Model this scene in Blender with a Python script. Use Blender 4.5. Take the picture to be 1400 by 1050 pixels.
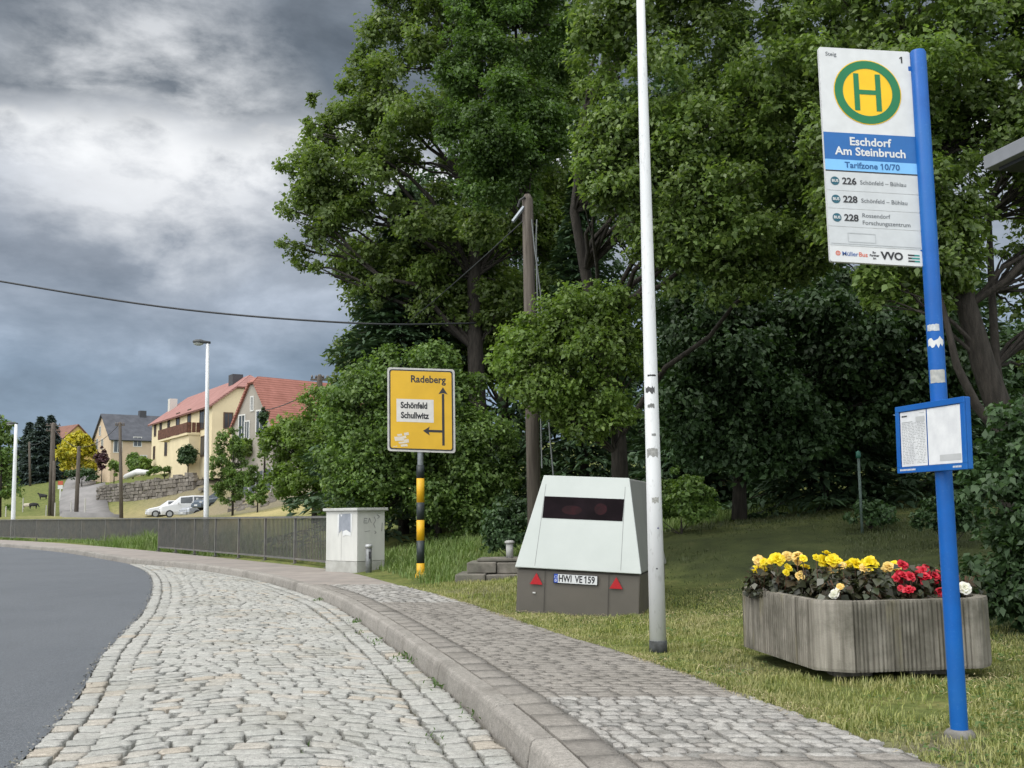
import bpy, bmesh, math, random
import numpy as np
from mathutils import Vector, Matrix

for o in list(bpy.data.objects):
    bpy.data.objects.remove(o)
SC = bpy.context.scene
COL = SC.collection
R = math.radians
random.seed(7)

# ------------------------------------------------------------------ camera
F_PX = 1450.0
PITCH = math.atan(177 / F_PX)
ROLL = -0.0117
CAM_H = 1.15
_F = Vector((0, math.cos(PITCH), math.sin(PITCH)))
_R0 = Vector((1, 0, 0))
_U0 = Vector((0, -math.sin(PITCH), math.cos(PITCH)))
_R = _R0 * math.cos(ROLL) + _U0 * math.sin(ROLL)
_U = _U0 * math.cos(ROLL) - _R0 * math.sin(ROLL)
cam = bpy.data.cameras.new('camera')
cam_ob = bpy.data.objects.new('camera', cam)
COL.objects.link(cam_ob)
cam.sensor_width = 36
cam.lens = 36 * F_PX / 1400
cam.clip_start = 0.05
cam.clip_end = 6000
m = Matrix((( _R.x, _U.x, -_F.x, 0), (_R.y, _U.y, -_F.y, 0), (_R.z, _U.z, -_F.z, CAM_H), (0, 0, 0, 1)))
cam_ob.matrix_world = m
SC.camera = cam_ob


def ray(px, py):
    return _F + _R * ((px - 700) / F_PX) - _U * ((py - 525) / F_PX)


def gp(px, py, z=0.0):          # point of the plane z seen at a place of the photo
    d = ray(px, py)
    t = (z - CAM_H) / d.z
    return Vector((d.x * t, d.y * t, z))


def at(px, py, Y):              # point at distance Y down the view
    d = ray(px, py)
    t = Y / d.y
    return Vector((d.x * t, Y, CAM_H + d.z * t))


# ------------------------------------------------------------------ light
SUN_DIR = Vector((-0.60, -0.28, 0.86)).normalized()     # towards the sun
sun = bpy.data.lights.new('sun', 'SUN')
sun.energy = 0.8
sun.angle = R(18)
sun.color = (1.0, 0.965, 0.90)
sun_ob = bpy.data.objects.new('sun', sun)
COL.objects.link(sun_ob)
sun_ob.rotation_euler = SUN_DIR.to_track_quat('Z', 'Y').to_euler()
SC.view_settings.view_transform = 'Standard'
SC.view_settings.look = 'None'
SC.view_settings.gamma = 1.0
SC.view_settings.exposure = 0.52
SC.cycles.max_bounces = 6
SC.cycles.diffuse_bounces = 3
SC.cycles.glossy_bounces = 2
SC.cycles.transmission_bounces = 3
SC.cycles.transparent_max_bounces = 6
SC.cycles.use_denoising = True
SC.cycles.caustics_reflective = False
SC.cycles.caustics_refractive = False


class NT:
    def __init__(s, tree):
        s.t = tree
        s.n = tree.nodes
        s.l = tree.links

    def new(s, typ, **kw):
        nd = s.n.new(typ)
        for k, v in kw.items():
            setattr(nd, k, v)
        return nd

    def put(s, sock, v):
        if isinstance(v, bpy.types.NodeSocket):
            s.l.new(v, sock)
        elif v is not None:
            if isinstance(v, (tuple, list)) and sock.type == 'RGBA' and len(v) == 3:
                v = (*v, 1)
            sock.default_value = v

    def math(s, op, a, b=0.0, c=None, clamp=False):
        nd = s.new('ShaderNodeMath', operation=op, use_clamp=clamp)
        s.put(nd.inputs[0], a)
        s.put(nd.inputs[1], b)
        if c is not None:
            s.put(nd.inputs[2], c)
        return nd.outputs[0]

    def vmath(s, op, a, b=None):
        nd = s.new('ShaderNodeVectorMath', operation=op)
        s.put(nd.inputs[0], a)
        if b is not None:
            s.put(nd.inputs[1], b)
        return nd.outputs[1] if op in ('DOT_PRODUCT', 'LENGTH', 'DISTANCE') else nd.outputs[0]

    def noise(s, vec, scale, detail=4, rough=0.55, dist=0.0):
        nd = s.new('ShaderNodeTexNoise')
        s.put(nd.inputs['Vector'], vec)
        nd.inputs['Scale'].default_value = scale
        nd.inputs['Detail'].default_value = detail
        nd.inputs['Roughness'].default_value = rough
        nd.inputs['Distortion'].default_value = dist
        return nd.outputs[0]

    def ramp(s, fac, stops):
        nd = s.new('ShaderNodeValToRGB')
        s.put(nd.inputs[0], fac)
        e = nd.color_ramp.elements
        while len(e) < len(stops):
            e.new(0.5)
        for i, (p, c) in enumerate(stops):
            e[i].position = p
            if not isinstance(c, (tuple, list)):
                c = (c, c, c)
            e[i].color = (*c[:3], 1)
        return nd.outputs[0]

    def mix(s, fac, a, b, mode='MIX'):
        nd = s.new('ShaderNodeMix', data_type='RGBA', blend_type=mode)
        s.put(nd.inputs[0], fac)
        s.put(nd.inputs[6], a)
        s.put(nd.inputs[7], b)
        return nd.outputs[2]

    def maprange(s, v, a, b, c=0.0, d=1.0):
        nd = s.new('ShaderNodeMapRange')
        s.put(nd.inputs[0], v)
        for i, q in enumerate((a, b, c, d)):
            nd.inputs[1 + i].default_value = q
        return nd.outputs[0]

    def bump(s, h, strength=0.3, dist=0.01):
        nd = s.new('ShaderNodeBump')
        nd.inputs['Strength'].default_value = strength
        nd.inputs['Distance'].default_value = dist
        s.put(nd.inputs['Height'], h)
        return nd.outputs[0]


# ------------------------------------------------------------------ world: overcast sky
W = bpy.data.worlds.new('World')
SC.world = W
W.use_nodes = True
w = NT(W.node_tree)
bg = [n for n in w.n if n.type == 'BACKGROUND'][0]
tc = w.new('ShaderNodeTexCoord').outputs['Generated']
sky = w.new('ShaderNodeTexSky', sky_type='NISHITA')
sky.sun_disc = False
sky.sun_elevation = math.asin(SUN_DIR.z)
sky.sun_rotation = math.atan2(SUN_DIR.x, SUN_DIR.y)
sp = w.new('ShaderNodeSeparateXYZ')
w.l.new(tc, sp.inputs[0])
dx, dy, dz = sp.outputs
cv = w.vmath('MULTIPLY', tc, (1.0, 1.0, 2.1))
n_big = w.noise(cv, 2.6, 6, 0.5, 0.15)
n_mid = w.noise(cv, 7.5, 10, 0.58, 0.15)
# ragged elevation drives the cloud decks
zz = w.math('ADD', dz, w.math('MULTIPLY', w.math('SUBTRACT', n_big, 0.5), 0.13))
zz = w.math('ADD', zz, w.math('MULTIPLY', w.math('SUBTRACT', n_mid, 0.5), 0.11))
cl = w.ramp(zz, [(0.0, (0.34, 0.43, 0.54)), (0.07, (0.255, 0.345, 0.46)), (0.14, (0.25, 0.325, 0.425)),
                 (0.20, (0.325, 0.375, 0.45)), (0.26, (0.38, 0.415, 0.47)), (0.300, (0.42, 0.45, 0.50)), (0.328, (0.80, 0.82, 0.84)), (0.340, (0.50, 0.53, 0.57)),
                 (0.354, (0.21, 0.24, 0.275)), (0.39, (0.15, 0.18, 0.215)), (0.435, (0.20, 0.23, 0.268)), (0.52, (0.42, 0.45, 0.49)),
                 (0.70, (0.85, 0.87, 0.90)), (1.0, (1.05, 1.06, 1.08))])
streak = w.ramp(n_mid, [(0.30, 0.70), (0.45, 0.92), (0.55, 1.08), (0.70, 1.45)])
cl = w.mix(1.0, cl, streak, 'MULTIPLY')
# the open side of the sky, behind the viewer, is much brighter
back = w.math('MULTIPLY', w.maprange(dy, 0.05, -0.55, 0, 1), w.maprange(dz, 0.0, 0.12, 0.25, 1.0))
cl = w.mix(1.0, cl, w.mix(back, (0, 0, 0), (1.40, 1.43, 1.47)), 'ADD')
# thin bright break in the deck
gd = ray(215, 178).normalized()
dot = w.vmath('DOT_PRODUCT', w.vmath('NORMALIZE', tc), (gd.x, gd.y, gd.z))
glow = w.math('MULTIPLY', w.maprange(dot, 0.988, 1.0, 0, 0.85), w.ramp(n_mid, [(0.40, 0.0), (0.60, 1.0)]))
cl = w.mix(glow, cl, (0.95, 0.96, 0.97))
# the lighter half of the sky, round the veiled sun behind the viewer
sd = w.vmath('DOT_PRODUCT', w.vmath('NORMALIZE', tc), tuple(SUN_DIR))
sglow = w.math('MULTIPLY', w.math('POWER', w.maprange(sd, 0.25, 1.0, 0, 1), 2.0), 1.7)
cl = w.mix(1.0, cl, w.mix(1.0, (0, 0, 0), w.mix(sglow, (0, 0, 0), (1.0, 0.97, 0.92)), 'ADD'), 'ADD')
clear = w.mix(1.0, sky.outputs[0], (0.1, 0.1, 0.1), 'MULTIPLY')
fin = w.mix(0.93, clear, cl)
w.l.new(fin, bg.inputs['Color'])
bg.inputs['Strength'].default_value = 0.73

# ------------------------------------------------------------------ materials
_M = {}


def mat(name, c1, c2=None, rough=0.7, nscale=6.0, detail=5, bump=0.0, bscale=None, bdist=0.01, metal=0.0, spec=0.4, stain=None, c3=None,
        speck=None, lo=0.35, hi=0.65, stretch=None):
    if name in _M:
        return _M[name]
    M = bpy.data.materials.new(name)
    M.use_nodes = True
    q = NT(M.node_tree)
    b = [n for n in q.n if n.type == 'BSDF_PRINCIPLED'][0]
    pos = q.new('ShaderNodeNewGeometry').outputs['Position']
    if stretch:
        pos = q.vmath('MULTIPLY', pos, stretch)
    c2 = c2 or tuple(min(1, v * 0.8) for v in c1)
    n1 = q.noise(pos, nscale, detail, 0.6)
    col = q.ramp(n1, [(lo, c2), (hi, c1)])
    if c3:
        col = q.mix(q.ramp(q.noise(pos, nscale * 0.27, 4, 0.6), [(0.48, 0.0), (0.66, 0.8)]), col, c3)
    if speck:
        sc, amt, cc = speck
        col = q.mix(q.ramp(q.noise(pos, sc, 2, 0.7), [(0.60, 0.0), (0.68, amt)]), col, cc)
    q.put(b.inputs['Base Color'], col)
    q.put(b.inputs['Roughness'], q.maprange(n1, 0.3, 0.7, min(1, rough * 1.1), rough * 0.88))
    b.inputs['Metallic'].default_value = metal
    b.inputs['Specular IOR Level'].default_value = spec
    if bump:
        h = q.noise(pos, bscale or nscale * 6, 6, 0.65)
        q.put(b.inputs['Normal'], q.bump(h, bump, bdist))
    _M[name] = M
    return M


def leafmat(name, cols, trans=0.35, rough=0.5, var=0.35):
    if name in _M:
        return _M[name]
    M = bpy.data.materials.new(name)
    M.use_nodes = True
    q = NT(M.node_tree)
    b = [n for n in q.n if n.type == 'BSDF_PRINCIPLED'][0]
    out = [n for n in q.n if n.type == 'OUTPUT_MATERIAL'][0]
    g = q.new('ShaderNodeNewGeometry')
    rnd = g.outputs['Random Per Island']
    st = [(i / max(1, len(cols) - 1), c) for i, c in enumerate(cols)]
    col = q.ramp(rnd, st)
    n1 = q.noise(g.outputs['Position'], 0.9, 3, 0.5)
    v = q.ramp(n1, [(0.3, 1 - var), (0.7, 1 + var * 0.6)])
    col = q.mix(1.0, col, v, 'MULTIPLY')
    q.put(b.inputs['Base Color'], col)
    b.inputs['Roughness'].default_value = rough
    b.inputs['Specular IOR Level'].default_value = 0.5
    tr = q.new('ShaderNodeBsdfTranslucent')
    q.put(tr.inputs[0], q.mix(1.0, col, (1.15, 1.25, 0.55), 'MULTIPLY'))
    mx = q.new('ShaderNodeMixShader')
    mx.inputs[0].default_value = trans
    q.l.new(b.outputs[0], mx.inputs[1])
    q.l.new(tr.outputs[0], mx.inputs[2])
    q.l.new(mx.outputs[0], out.inputs[0])
    _M[name] = M
    return M


def flat(name, c, rough=0.5, spec=0.4, metal=0.0, var=0.08):
    return mat(name, c, tuple(v * (1 - var) for v in c), rough, 14, 4, spec=spec, metal=metal)


def islandmat(name, cols, rough=0.75, bump=0.35, bscale=90, bdist=0.004, dirt=(0.10, 0.09, 0.07), dirt_amt=0.5, dscale=1.3, fine=40):
    """stones / pavers: one tint per block, fine grain and dirt patches"""
    if name in _M:
        return _M[name]
    M = bpy.data.materials.new(name)
    M.use_nodes = True
    q = NT(M.node_tree)
    b = [n for n in q.n if n.type == 'BSDF_PRINCIPLED'][0]
    g = q.new('ShaderNodeNewGeometry')
    pos = g.outputs['Position']
    col = q.ramp(g.outputs['Random Per Island'], [(i / max(1, len(cols) - 1), c) for i, c in enumerate(cols)])
    fn = q.noise(pos, fine, 5, 0.7)
    col = q.mix(1.0, col, q.ramp(fn, [(0.3, 0.70), (0.7, 1.24)]), 'MULTIPLY')
    sp = q.noise(pos, 150, 2, 0.7)
    col = q.mix(1.0, col, q.ramp(sp, [(0.34, 0.50), (0.46, 0.97), (0.60, 1.0), (0.70, 1.25)]), 'MULTIPLY')
    dn = q.noise(pos, dscale, 5, 0.62)
    col = q.mix(q.ramp(dn, [(0.50, 0.0), (0.74, dirt_amt)]), col, dirt)
    q.put(b.inputs['Base Color'], col)
    b.inputs['Roughness'].default_value = rough
    b.inputs['Specular IOR Level'].default_value = 0.3
    q.put(b.inputs['Normal'], q.bump(q.noise(pos, bscale, 6, 0.7), bump, bdist))
    _M[name] = M
    return M


# ------------------------------------------------------------------ object helpers
def link(name, me, parent=None, material=None):
    o = bpy.data.objects.new(name, me)
    COL.objects.link(o)
    if material is not None:
        me.materials.append(material)
    if parent is not None:
        o.parent = parent
    return o


def tag(o, label=None, cat=None, group=None, kind=None):
    if label:
        o['label'] = label
    if cat:
        o['category'] = cat
    if group:
        o['group'] = group
    if kind:
        o['kind'] = kind
    return o


def thing(name, label, cat, loc=(0, 0, 0), rz=0.0, group=None, rot=None):
    o = bpy.data.objects.new(name, None)
    o.empty_display_size = 0.2
    COL.objects.link(o)
    o.location = loc
    o.rotation_euler = rot if rot else (0, 0, rz)
    return tag(o, label, cat, group)


def copy_tree(o, parent=None):
    c = o.copy()
    COL.objects.link(c)
    c.parent = parent
    for ch in list(o.children):
        copy_tree(ch, c)
    return c


def frame_axes(d):
    d = d.normalized()
    a = Vector((0, 0, 1)) if abs(d.z) < 0.95 else Vector((1, 0, 0))
    u = d.cross(a).normalized()
    return u, d.cross(u).normalized()


class MB:
    def __init__(s):
        s.v = []
        s.f = []

    def add(s, vs, fs):
        n = len(s.v)
        s.v += [tuple(x) for x in vs]
        s.f += [tuple(i + n for i in f) for f in fs]
        return s

    def box(s, c, size, rz=0.0):
        hx, hy, hz = (q / 2 for q in size)
        cs, sn = math.cos(rz), math.sin(rz)
        vs = []
        for z in (-hz, hz):
            for x, y in ((-hx, -hy), (hx, -hy), (hx, hy), (-hx, hy)):
                vs.append((c[0] + x * cs - y * sn, c[1] + x * sn + y * cs, c[2] + z))
        return s.add(vs, [(3, 2, 1, 0), (4, 5, 6, 7), (0, 1, 5, 4), (1, 2, 6, 5), (2, 3, 7, 6), (3, 0, 4, 7)])

    def tube(s, pts, rad, n=10, cap=True):
        pts = [Vector(p) for p in pts]
        if not isinstance(rad, (list, tuple)):
            rad = [rad] * len(pts)
        vs, fs = [], []
        pu = None
        for i, p in enumerate(pts):
            d = (pts[min(i + 1, len(pts) - 1)] - pts[max(i - 1, 0)])
            if pu is None:
                u, vv = frame_axes(d)
            else:
                dn = d.normalized()
                u = (pu - dn * pu.dot(dn)).normalized()
                vv = dn.cross(u)
            pu = u
            for k in range(n):
                a = 2 * math.pi * k / n
                vs.append(p + (u * math.cos(a) + vv * math.sin(a)) * rad[i])
        for i in range(len(pts) - 1):
            for k in range(n):
                a, b = i * n + k, i * n + (k + 1) % n
                fs.append((a, a + n, b + n, b))
        if cap:
            fs.append(tuple(range(n)))
            fs.append(tuple(reversed(range((len(pts) - 1) * n, len(pts) * n))))
        return s.add(vs, fs)

    def prism(s, poly, o, ux, uy, depth):
        """polygon in the plane (o, ux, uy), pushed along the normal by depth"""
        o, ux, uy = Vector(o), Vector(ux), Vector(uy)
        nrm = ux.cross(uy).normalized() * depth
        n = len(poly)
        b = [o + ux * x + uy * y for x, y in poly]
        return s.add(b + [p + nrm for p in b],
                     [tuple(reversed(range(n))), tuple(range(n, 2 * n))] + [(i, (i + 1) % n, n + (i + 1) % n, n + i) for i in range(n)])

    def lathe(s, prof, c=(0, 0, 0), n=16):
        vs, fs = [], []
        for r, z in prof:
            for k in range(n):
                a = 2 * math.pi * k / n
                vs.append((c[0] + r * math.cos(a), c[1] + r * math.sin(a), c[2] + z))
        for i in range(len(prof) - 1):
            for k in range(n):
                a, b = i * n + k, i * n + (k + 1) % n
                fs.append((a, b, b + n, a + n))
        fs.append(tuple(reversed(range(n))))
        fs.append(tuple(range((len(prof) - 1) * n, len(prof) * n)))
        return s.add(vs, fs)

    def hull(s, a, b):
        """two equal rings a (bottom), b (top) joined and capped"""
        n = len(a)
        return s.add(list(a) + list(b), [tuple(reversed(range(n))), tuple(range(n, 2 * n))] +
                     [(i, (i + 1) % n, n + (i + 1) % n, n + i) for i in range(n)])

    def build(s, name, material, parent=None, smooth=False, bevel=0.0, seg=2, origin=None):
        me = bpy.data.meshes.new(name)
        vs = s.v
        if origin is not None:
            ox = Vector(origin)
            vs = [tuple(Vector(p) - ox) for p in vs]
        me.from_pydata(vs, [], s.f)
        me.validate()
        if smooth:
            me.polygons.foreach_set('use_smooth', [True] * len(me.polygons))
        o = link(name, me, parent, material)
        if origin is not None and parent is None:
            o.location = origin
        if bevel:
            md = o.modifiers.new('bevel', 'BEVEL')
            md.width = bevel
            md.segments = seg
            md.limit_method = 'ANGLE'
            md.angle_limit = R(40)
        return o


def np_mesh(name, V, Q, material, parent=None, smooth=False):
    """V (n,3), Q (m,k) -> mesh object quickly"""
    V = np.ascontiguousarray(V, dtype=np.float32)
    Q = np.ascontiguousarray(Q, dtype=np.int32)
    me = bpy.data.meshes.new(name)
    k = Q.shape[1]
    me.vertices.add(len(V))
    me.vertices.foreach_set('co', V.ravel())
    me.loops.add(Q.size)
    me.loops.foreach_set('vertex_index', Q.ravel())
    me.polygons.add(len(Q))
    me.polygons.foreach_set('loop_start', np.arange(0, Q.size, k, dtype=np.int32))
    if smooth:
        me.polygons.foreach_set('use_smooth', np.ones(len(Q), dtype=bool))
    me.update(calc_edges=True)
    return link(name, me, parent, material)


_font_cache = {}


def _text_raw(txt, size, bold, align):
    cu = bpy.data.curves.new('t', 'FONT')
    cu.body = txt
    cu.size = size
    cu.align_x = align
    cu.align_y = 'CENTER'
    cu.offset = bold
    cu.resolution_u = 3
    ob = bpy.data.objects.new('t', cu)
    COL.objects.link(ob)
    dg = bpy.context.evaluated_depsgraph_get()
    dg.update()
    me = bpy.data.meshes.new_from_object(ob.evaluated_get(dg))
    vs = [(v.co.x, v.co.y) for v in me.vertices]
    fs = [tuple(p.vertices) for p in me.polygons]
    bpy.data.objects.remove(ob)
    bpy.data.curves.remove(cu)
    bpy.data.meshes.remove(me)
    return vs, fs


def text_geo(txt, size, bold=0.0, align='CENTER', xs=1.0):
    vs, fs = _text_raw(txt, size, bold, align)
    if '1' in txt:          # the built-in figure 1 is a bare stem: give it its flag
        full = _text_raw(txt, size, bold, 'LEFT')[0]
        sh = min(x for x, y in vs) - min(x for x, y in full)
        one = _text_raw('1', size, bold, 'LEFT')[0]
        sw = max(x for x, y in one) - min(x for x, y in one)
        top = max(y for x, y in one)
        h = top - min(y for x, y in one)
        for i, ch in enumerate(txt):
            if ch == '1':
                xr = max(x for x, y in _text_raw(txt[:i + 1], size, bold, 'LEFT')[0]) + sh
                xl = xr - sw
                n = len(vs)
                vs += [(xl + sw * 0.2, top), (xl - h * 0.20, top - h * 0.17), (xl - h * 0.20, top - h * 0.17 - sw * 0.95), (xl + sw * 0.2, top - sw * 0.95)]
                fs.append((n, n + 1, n + 2, n + 3))
    return [(x * xs, y) for x, y in vs], fs


class Panel:
    """flat sign face: fx to the right 0..1, fy downwards 0..1; lift = proud of the face, towards the viewer"""
    def __init__(s, o, ux, uy, nrm):
        s.o, s.ux, s.uy, s.n = Vector(o), Vector(ux), Vector(uy), Vector(nrm).normalized()
        s.W, s.H = s.ux.length, s.uy.length
        s.ex, s.ey = s.ux.normalized(), s.uy.normalized()

    def P(s, fx, fy, lift):
        return s.o + s.ux * fx + s.uy * fy + s.n * lift

    def poly(s, mb, pts, lift):
        vs = [s.P(x, y, lift) for x, y in pts]
        nn = Vector((0, 0, 0))
        for i in range(len(vs)):
            nn += vs[i].cross(vs[(i + 1) % len(vs)])
        if nn.dot(s.n) < 0:
            vs.reverse()
        mb.add(vs, [tuple(range(len(vs)))])

    def rect(s, mb, x0, y0, x1, y1, lift):
        s.poly(mb, [(x0, y0), (x1, y0), (x1, y1), (x0, y1)], lift)

    def rrect(s, mb, x0, y0, x1, y1, rad, lift, n=5):
        rx, ry = rad / s.W, rad / s.H
        pts = []
        for cx, cy, a0 in ((x1 - rx, y0 + ry, -90), (x1 - rx, y1 - ry, 0), (x0 + rx, y1 - ry, 90), (x0 + rx, y0 + ry, 180)):
            for k in range(n + 1):
                a = R(a0 + 90 * k / n)
                pts.append((cx + rx * math.cos(a), cy + ry * math.sin(a)))
        s.poly(mb, pts, lift)

    def disc(s, mb, cx, cy, r, lift, n=48):
        s.poly(mb, [(cx + r / s.W * math.cos(2 * math.pi * k / n), cy + r / s.H * math.sin(2 * math.pi * k / n)) for k in range(n)], lift)

    def ring(s, mb, cx, cy, r0, r1, lift, n=48):
        vs, fs = [], []
        for k in range(n):
            a = 2 * math.pi * k / n
            for r in (r0, r1):
                vs.append(s.P(cx + r / s.W * math.cos(a), cy + r / s.H * math.sin(a), lift))
        for k in range(n):
            a, b = 2 * k, 2 * ((k + 1) % n)
            fs.append((a, b, b + 1, a + 1))
        mb.add(vs, fs)

    def word(s, name, material, parent, txt, fx, fy, height, lift, bold=0.0, align='CENTER', xs=1.0):
        mb = MB()
        s.text(mb, txt, fx, fy, height, lift, bold, align, xs)
        return mb.build(name, material, parent)

    def text(s, mb, txt, fx, fy, height, lift, bold=0.0, align='CENTER', xs=1.0):
        """height in metres of the type size"""
        vs, fs = text_geo(txt, height, bold, align, xs)
        o = s.P(fx, fy, lift)
        mb.add([o + s.ex * x - s.ey * y for x, y in vs], fs)


# ------------------------------------------------------------------ street layout (plan, metres)
E_PTS = [(4.6, -30), (3.4, -10), (2.55, 0), (2.18, 3.4), (1.86, 5.3), (1.52, 6.6), (1.10, 8.3), (0.38, 10.6), (-0.86, 14.9), (-2.05, 18.2), (-3.25, 21.6),
         (-4.35, 23.9), (-8.2, 30.3), (-12.3, 36.9), (-16.6, 43.6), (-24.2, 54.6), (-34, 66.5), (-62, 94), (-110, 130), (-180, 165)]
K_PTS = [(2.2, -30), (1.45, -10), (0.9, 0), (0.42, 3.4), (0.03, 5.7), (-0.50, 8.0), (-1.17, 10.6), (-2.0, 13.6), (-2.85, 16.3), (-5.4, 22.3), (-8.5, 27.5),
         (-11.25, 31.2), (-17.7, 42.0), (-25.5, 52.6), (-35.5, 64.3), (-63.5, 92), (-111, 128), (-181, 163)]
A_PTS = [(-2.2, -30), (-2.0, -10), (-1.9, 0), (-2.1, 3.0), (-2.58, 5.5), (-3.12, 7.7), (-3.95, 10.4), (-5.1, 14.8), (-6.75, 20.1), (-8.7, 25.5), (-10.9, 30.4),
         (-11.5, 31.5), (-17.95, 42.2), (-25.75, 52.8), (-35.75, 64.5), (-63.7, 92.2), (-111.2, 128.2), (-181.2, 163.2)]


def catmull(pts, per=12):
    P = np.array(pts, float)
    P = np.vstack([2 * P[0] - P[1], P, 2 * P[-1] - P[-2]])
    out = []
    for i in range(1, len(P) - 2):
        p0, p1, p2, p3 = P[i - 1], P[i], P[i + 1], P[i + 2]
        d1 = max(np.linalg.norm(p2 - p1), 1e-6)
        m1 = (p2 - p0) / (np.linalg.norm(p2 - p1) + np.linalg.norm(p1 - p0)) * d1
        m2 = (p3 - p1) / (np.linalg.norm(p3 - p2) + np.linalg.norm(p2 - p1)) * d1
        for k in range(per):
            t = k / per
            out.append((2 * t**3 - 3 * t**2 + 1) * p1 + (t**3 - 2 * t**2 + t) * m1 + (-2 * t**3 + 3 * t**2) * p2 + (t**3 - t**2) * m2)
    out.append(P[-2])
    return np.array(out)


class Curve:
    def __init__(s, pts):
        s.p = catmull(pts)
        s.L = np.concatenate([[0], np.cumsum(np.linalg.norm(np.diff(s.p, axis=0), axis=1))])

    def at(s, l):
        return np.stack([np.interp(l, s.L, s.p[:, 0]), np.interp(l, s.L, s.p[:, 1])], -1)

    def tan(s, l):
        d = s.at(np.asarray(l) + 0.05) - s.at(np.asarray(l) - 0.05)
        return d / np.linalg.norm(d, axis=-1, keepdims=True)

    def l_of_y(s, y):       # y grows all along these curves
        return np.interp(y, s.p[:, 1], s.L)

    def resample(s, n0, n1, step):
        return np.arange(n0, n1, step)


CE, CK, CA = Curve(E_PTS), Curve(K_PTS), Curve(A_PTS)
Z_ROAD = -0.14


def dist_to(curve, XY):
    XY = np.atleast_2d(XY)
    best = np.full(len(XY), 1e9)
    sign = np.ones(len(XY))
    a, b = curve.p[:-1], curve.p[1:]
    for i in range(len(a)):
        ab = b[i] - a[i]
        t = np.clip(((XY - a[i]) @ ab) / (ab @ ab), 0, 1)
        d = XY - (a[i] + t[:, None] * ab)
        dd = np.linalg.norm(d, axis=1)
        cr = ab[0] * (XY[:, 1] - a[i][1]) - ab[1] * (XY[:, 0] - a[i][0])
        mk = dd < best
        best[mk] = dd[mk]
        sign[mk] = np.where(cr[mk] < 0, 1, -1)
    return best * sign        # + right of the curve


# ------------------------------------------------------------------ terrain heights
_ctrl = []
CAR_SPOTS = [(199, 91.5, 20, 3.98), (217, 88.6, 18, 4.38), (249, 85.6, 38, 4.52), (268, 82.6, 44, 4.52)]    # photo column, distance, heading, length
for _px, _Y, _a, _L in CAR_SPOTS:
    _p = at(_px, 706, _Y)
    for _k in (-1.0, 1.0, 3.0, 5.0):
        _ctrl.append((_p.x + math.cos(R(_a)) * _k, _p.y + math.sin(R(_a)) * _k, 1.17))
for px, py, Y in [(20, 702, 78), (60, 700, 82), (45, 694, 108), (150, 704, 92), (100, 664, 190), (132, 660, 200), (115, 701, 100), (110, 684, 140),
                  (200, 707, 88), (300, 706, 84), (350, 697, 72), (395, 700, 60), (470, 706, 44), (130, 692, 103), (200, 692, 100),
                  (262, 690, 95), (130, 664, 108.5), (200, 656, 105.5), (262, 648, 99.5), (205, 648, 114), (290, 640, 95), (318, 634, 84), (385, 648, 77), (345, 668, 83), (230, 708, 77), (262, 707, 78), (298, 706, 78), (215, 708, 72), (280, 707, 73), (310, 705, 74),
                  (100, 648, 180), (170, 650, 145), (30, 668, 200), (40, 660, 250), (410, 650, 92), (-100, 690, 120), (-200, 680, 200)]:
    p = at(px, py, Y)
    _ctrl.append((p.x, p.y, p.z))
_ctrl += [(2.5, 12.2, 0.0), (6, 11.5, 0.02), (12, 10.5, 0.1), (3.2, 18.5, 0.85), (7.5, 17.5, 0.95), (1.2, 17, 0.35), (13, 15, 0.9), (0.3, 20, 0.3), (-3.4, 31, 0.6), (-1.8, 24, 0.25), (-6.5, 32, 0.3),
          (5, 30, 2.0), (20, 30, 2.6), (0, 45, 2.2), (10, 60, 4), (40, 60, 6), (-30, 300, 12), (-200, 400, 16), (150, 300, 14), (0, 700, 14), (300, 600, 20), (-400, 600, 16),
          (30, 0, 0.1), (15, -20, 0), (60, -30, 0.5), (-11, 38, -0.25), (-14, 47, -0.3), (-26, 60, -0.3), (-9, 36, -0.2)]
for yy in list(np.arange(-30, 24, 3.0)) + list(np.arange(24, 70, 6.0)) + [90, 125, 160]:
    q = CE.at(CE.l_of_y(yy))
    _ctrl.append((q[0], q[1], 0.0))
    if yy < 20:
        tn = CE.tan(CE.l_of_y(yy))
        _ctrl.append((q[0] + 1.5 * tn[1], q[1] - 1.5 * tn[0], 0.0))
_ctrl = np.array(_ctrl)
_A = np.linalg.norm(_ctrl[:, None, :2] - _ctrl[None, :, :2], axis=2)
_wt = np.linalg.solve(_A + np.eye(len(_A)) * 0.02, _ctrl[:, 2] - 0.0)


def Hn(XY):
    XY = np.atleast_2d(np.asarray(XY, float))
    return np.linalg.norm(XY[:, None, :] - _ctrl[None, :, :2], axis=2) @ _wt


def H(x, y):
    return float(Hn([(x, y)])[0])


def on(px, py, Y):
    """a ground point in the column of the photo, at distance Y"""
    p = at(px, py, Y)
    return Vector((p.x, p.y, H(p.x, p.y)))


def value_noise(XY, sc, seed=0):
    rg = np.random.default_rng(seed)
    T = rg.random((64, 64))
    q = np.asarray(XY) * sc
    i = np.floor(q).astype(int)
    f = q - i
    f = f * f * (3 - 2 * f)
    a = T[i[:, 0] % 64, i[:, 1] % 64]
    b = T[(i[:, 0] + 1) % 64, i[:, 1] % 64]
    c = T[i[:, 0] % 64, (i[:, 1] + 1) % 64]
    d = T[(i[:, 0] + 1) % 64, (i[:, 1] + 1) % 64]
    return (a * (1 - f[:, 0]) + b * f[:, 0]) * (1 - f[:, 1]) + (c * (1 - f[:, 0]) + d * f[:, 0]) * f[:, 1]


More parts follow.
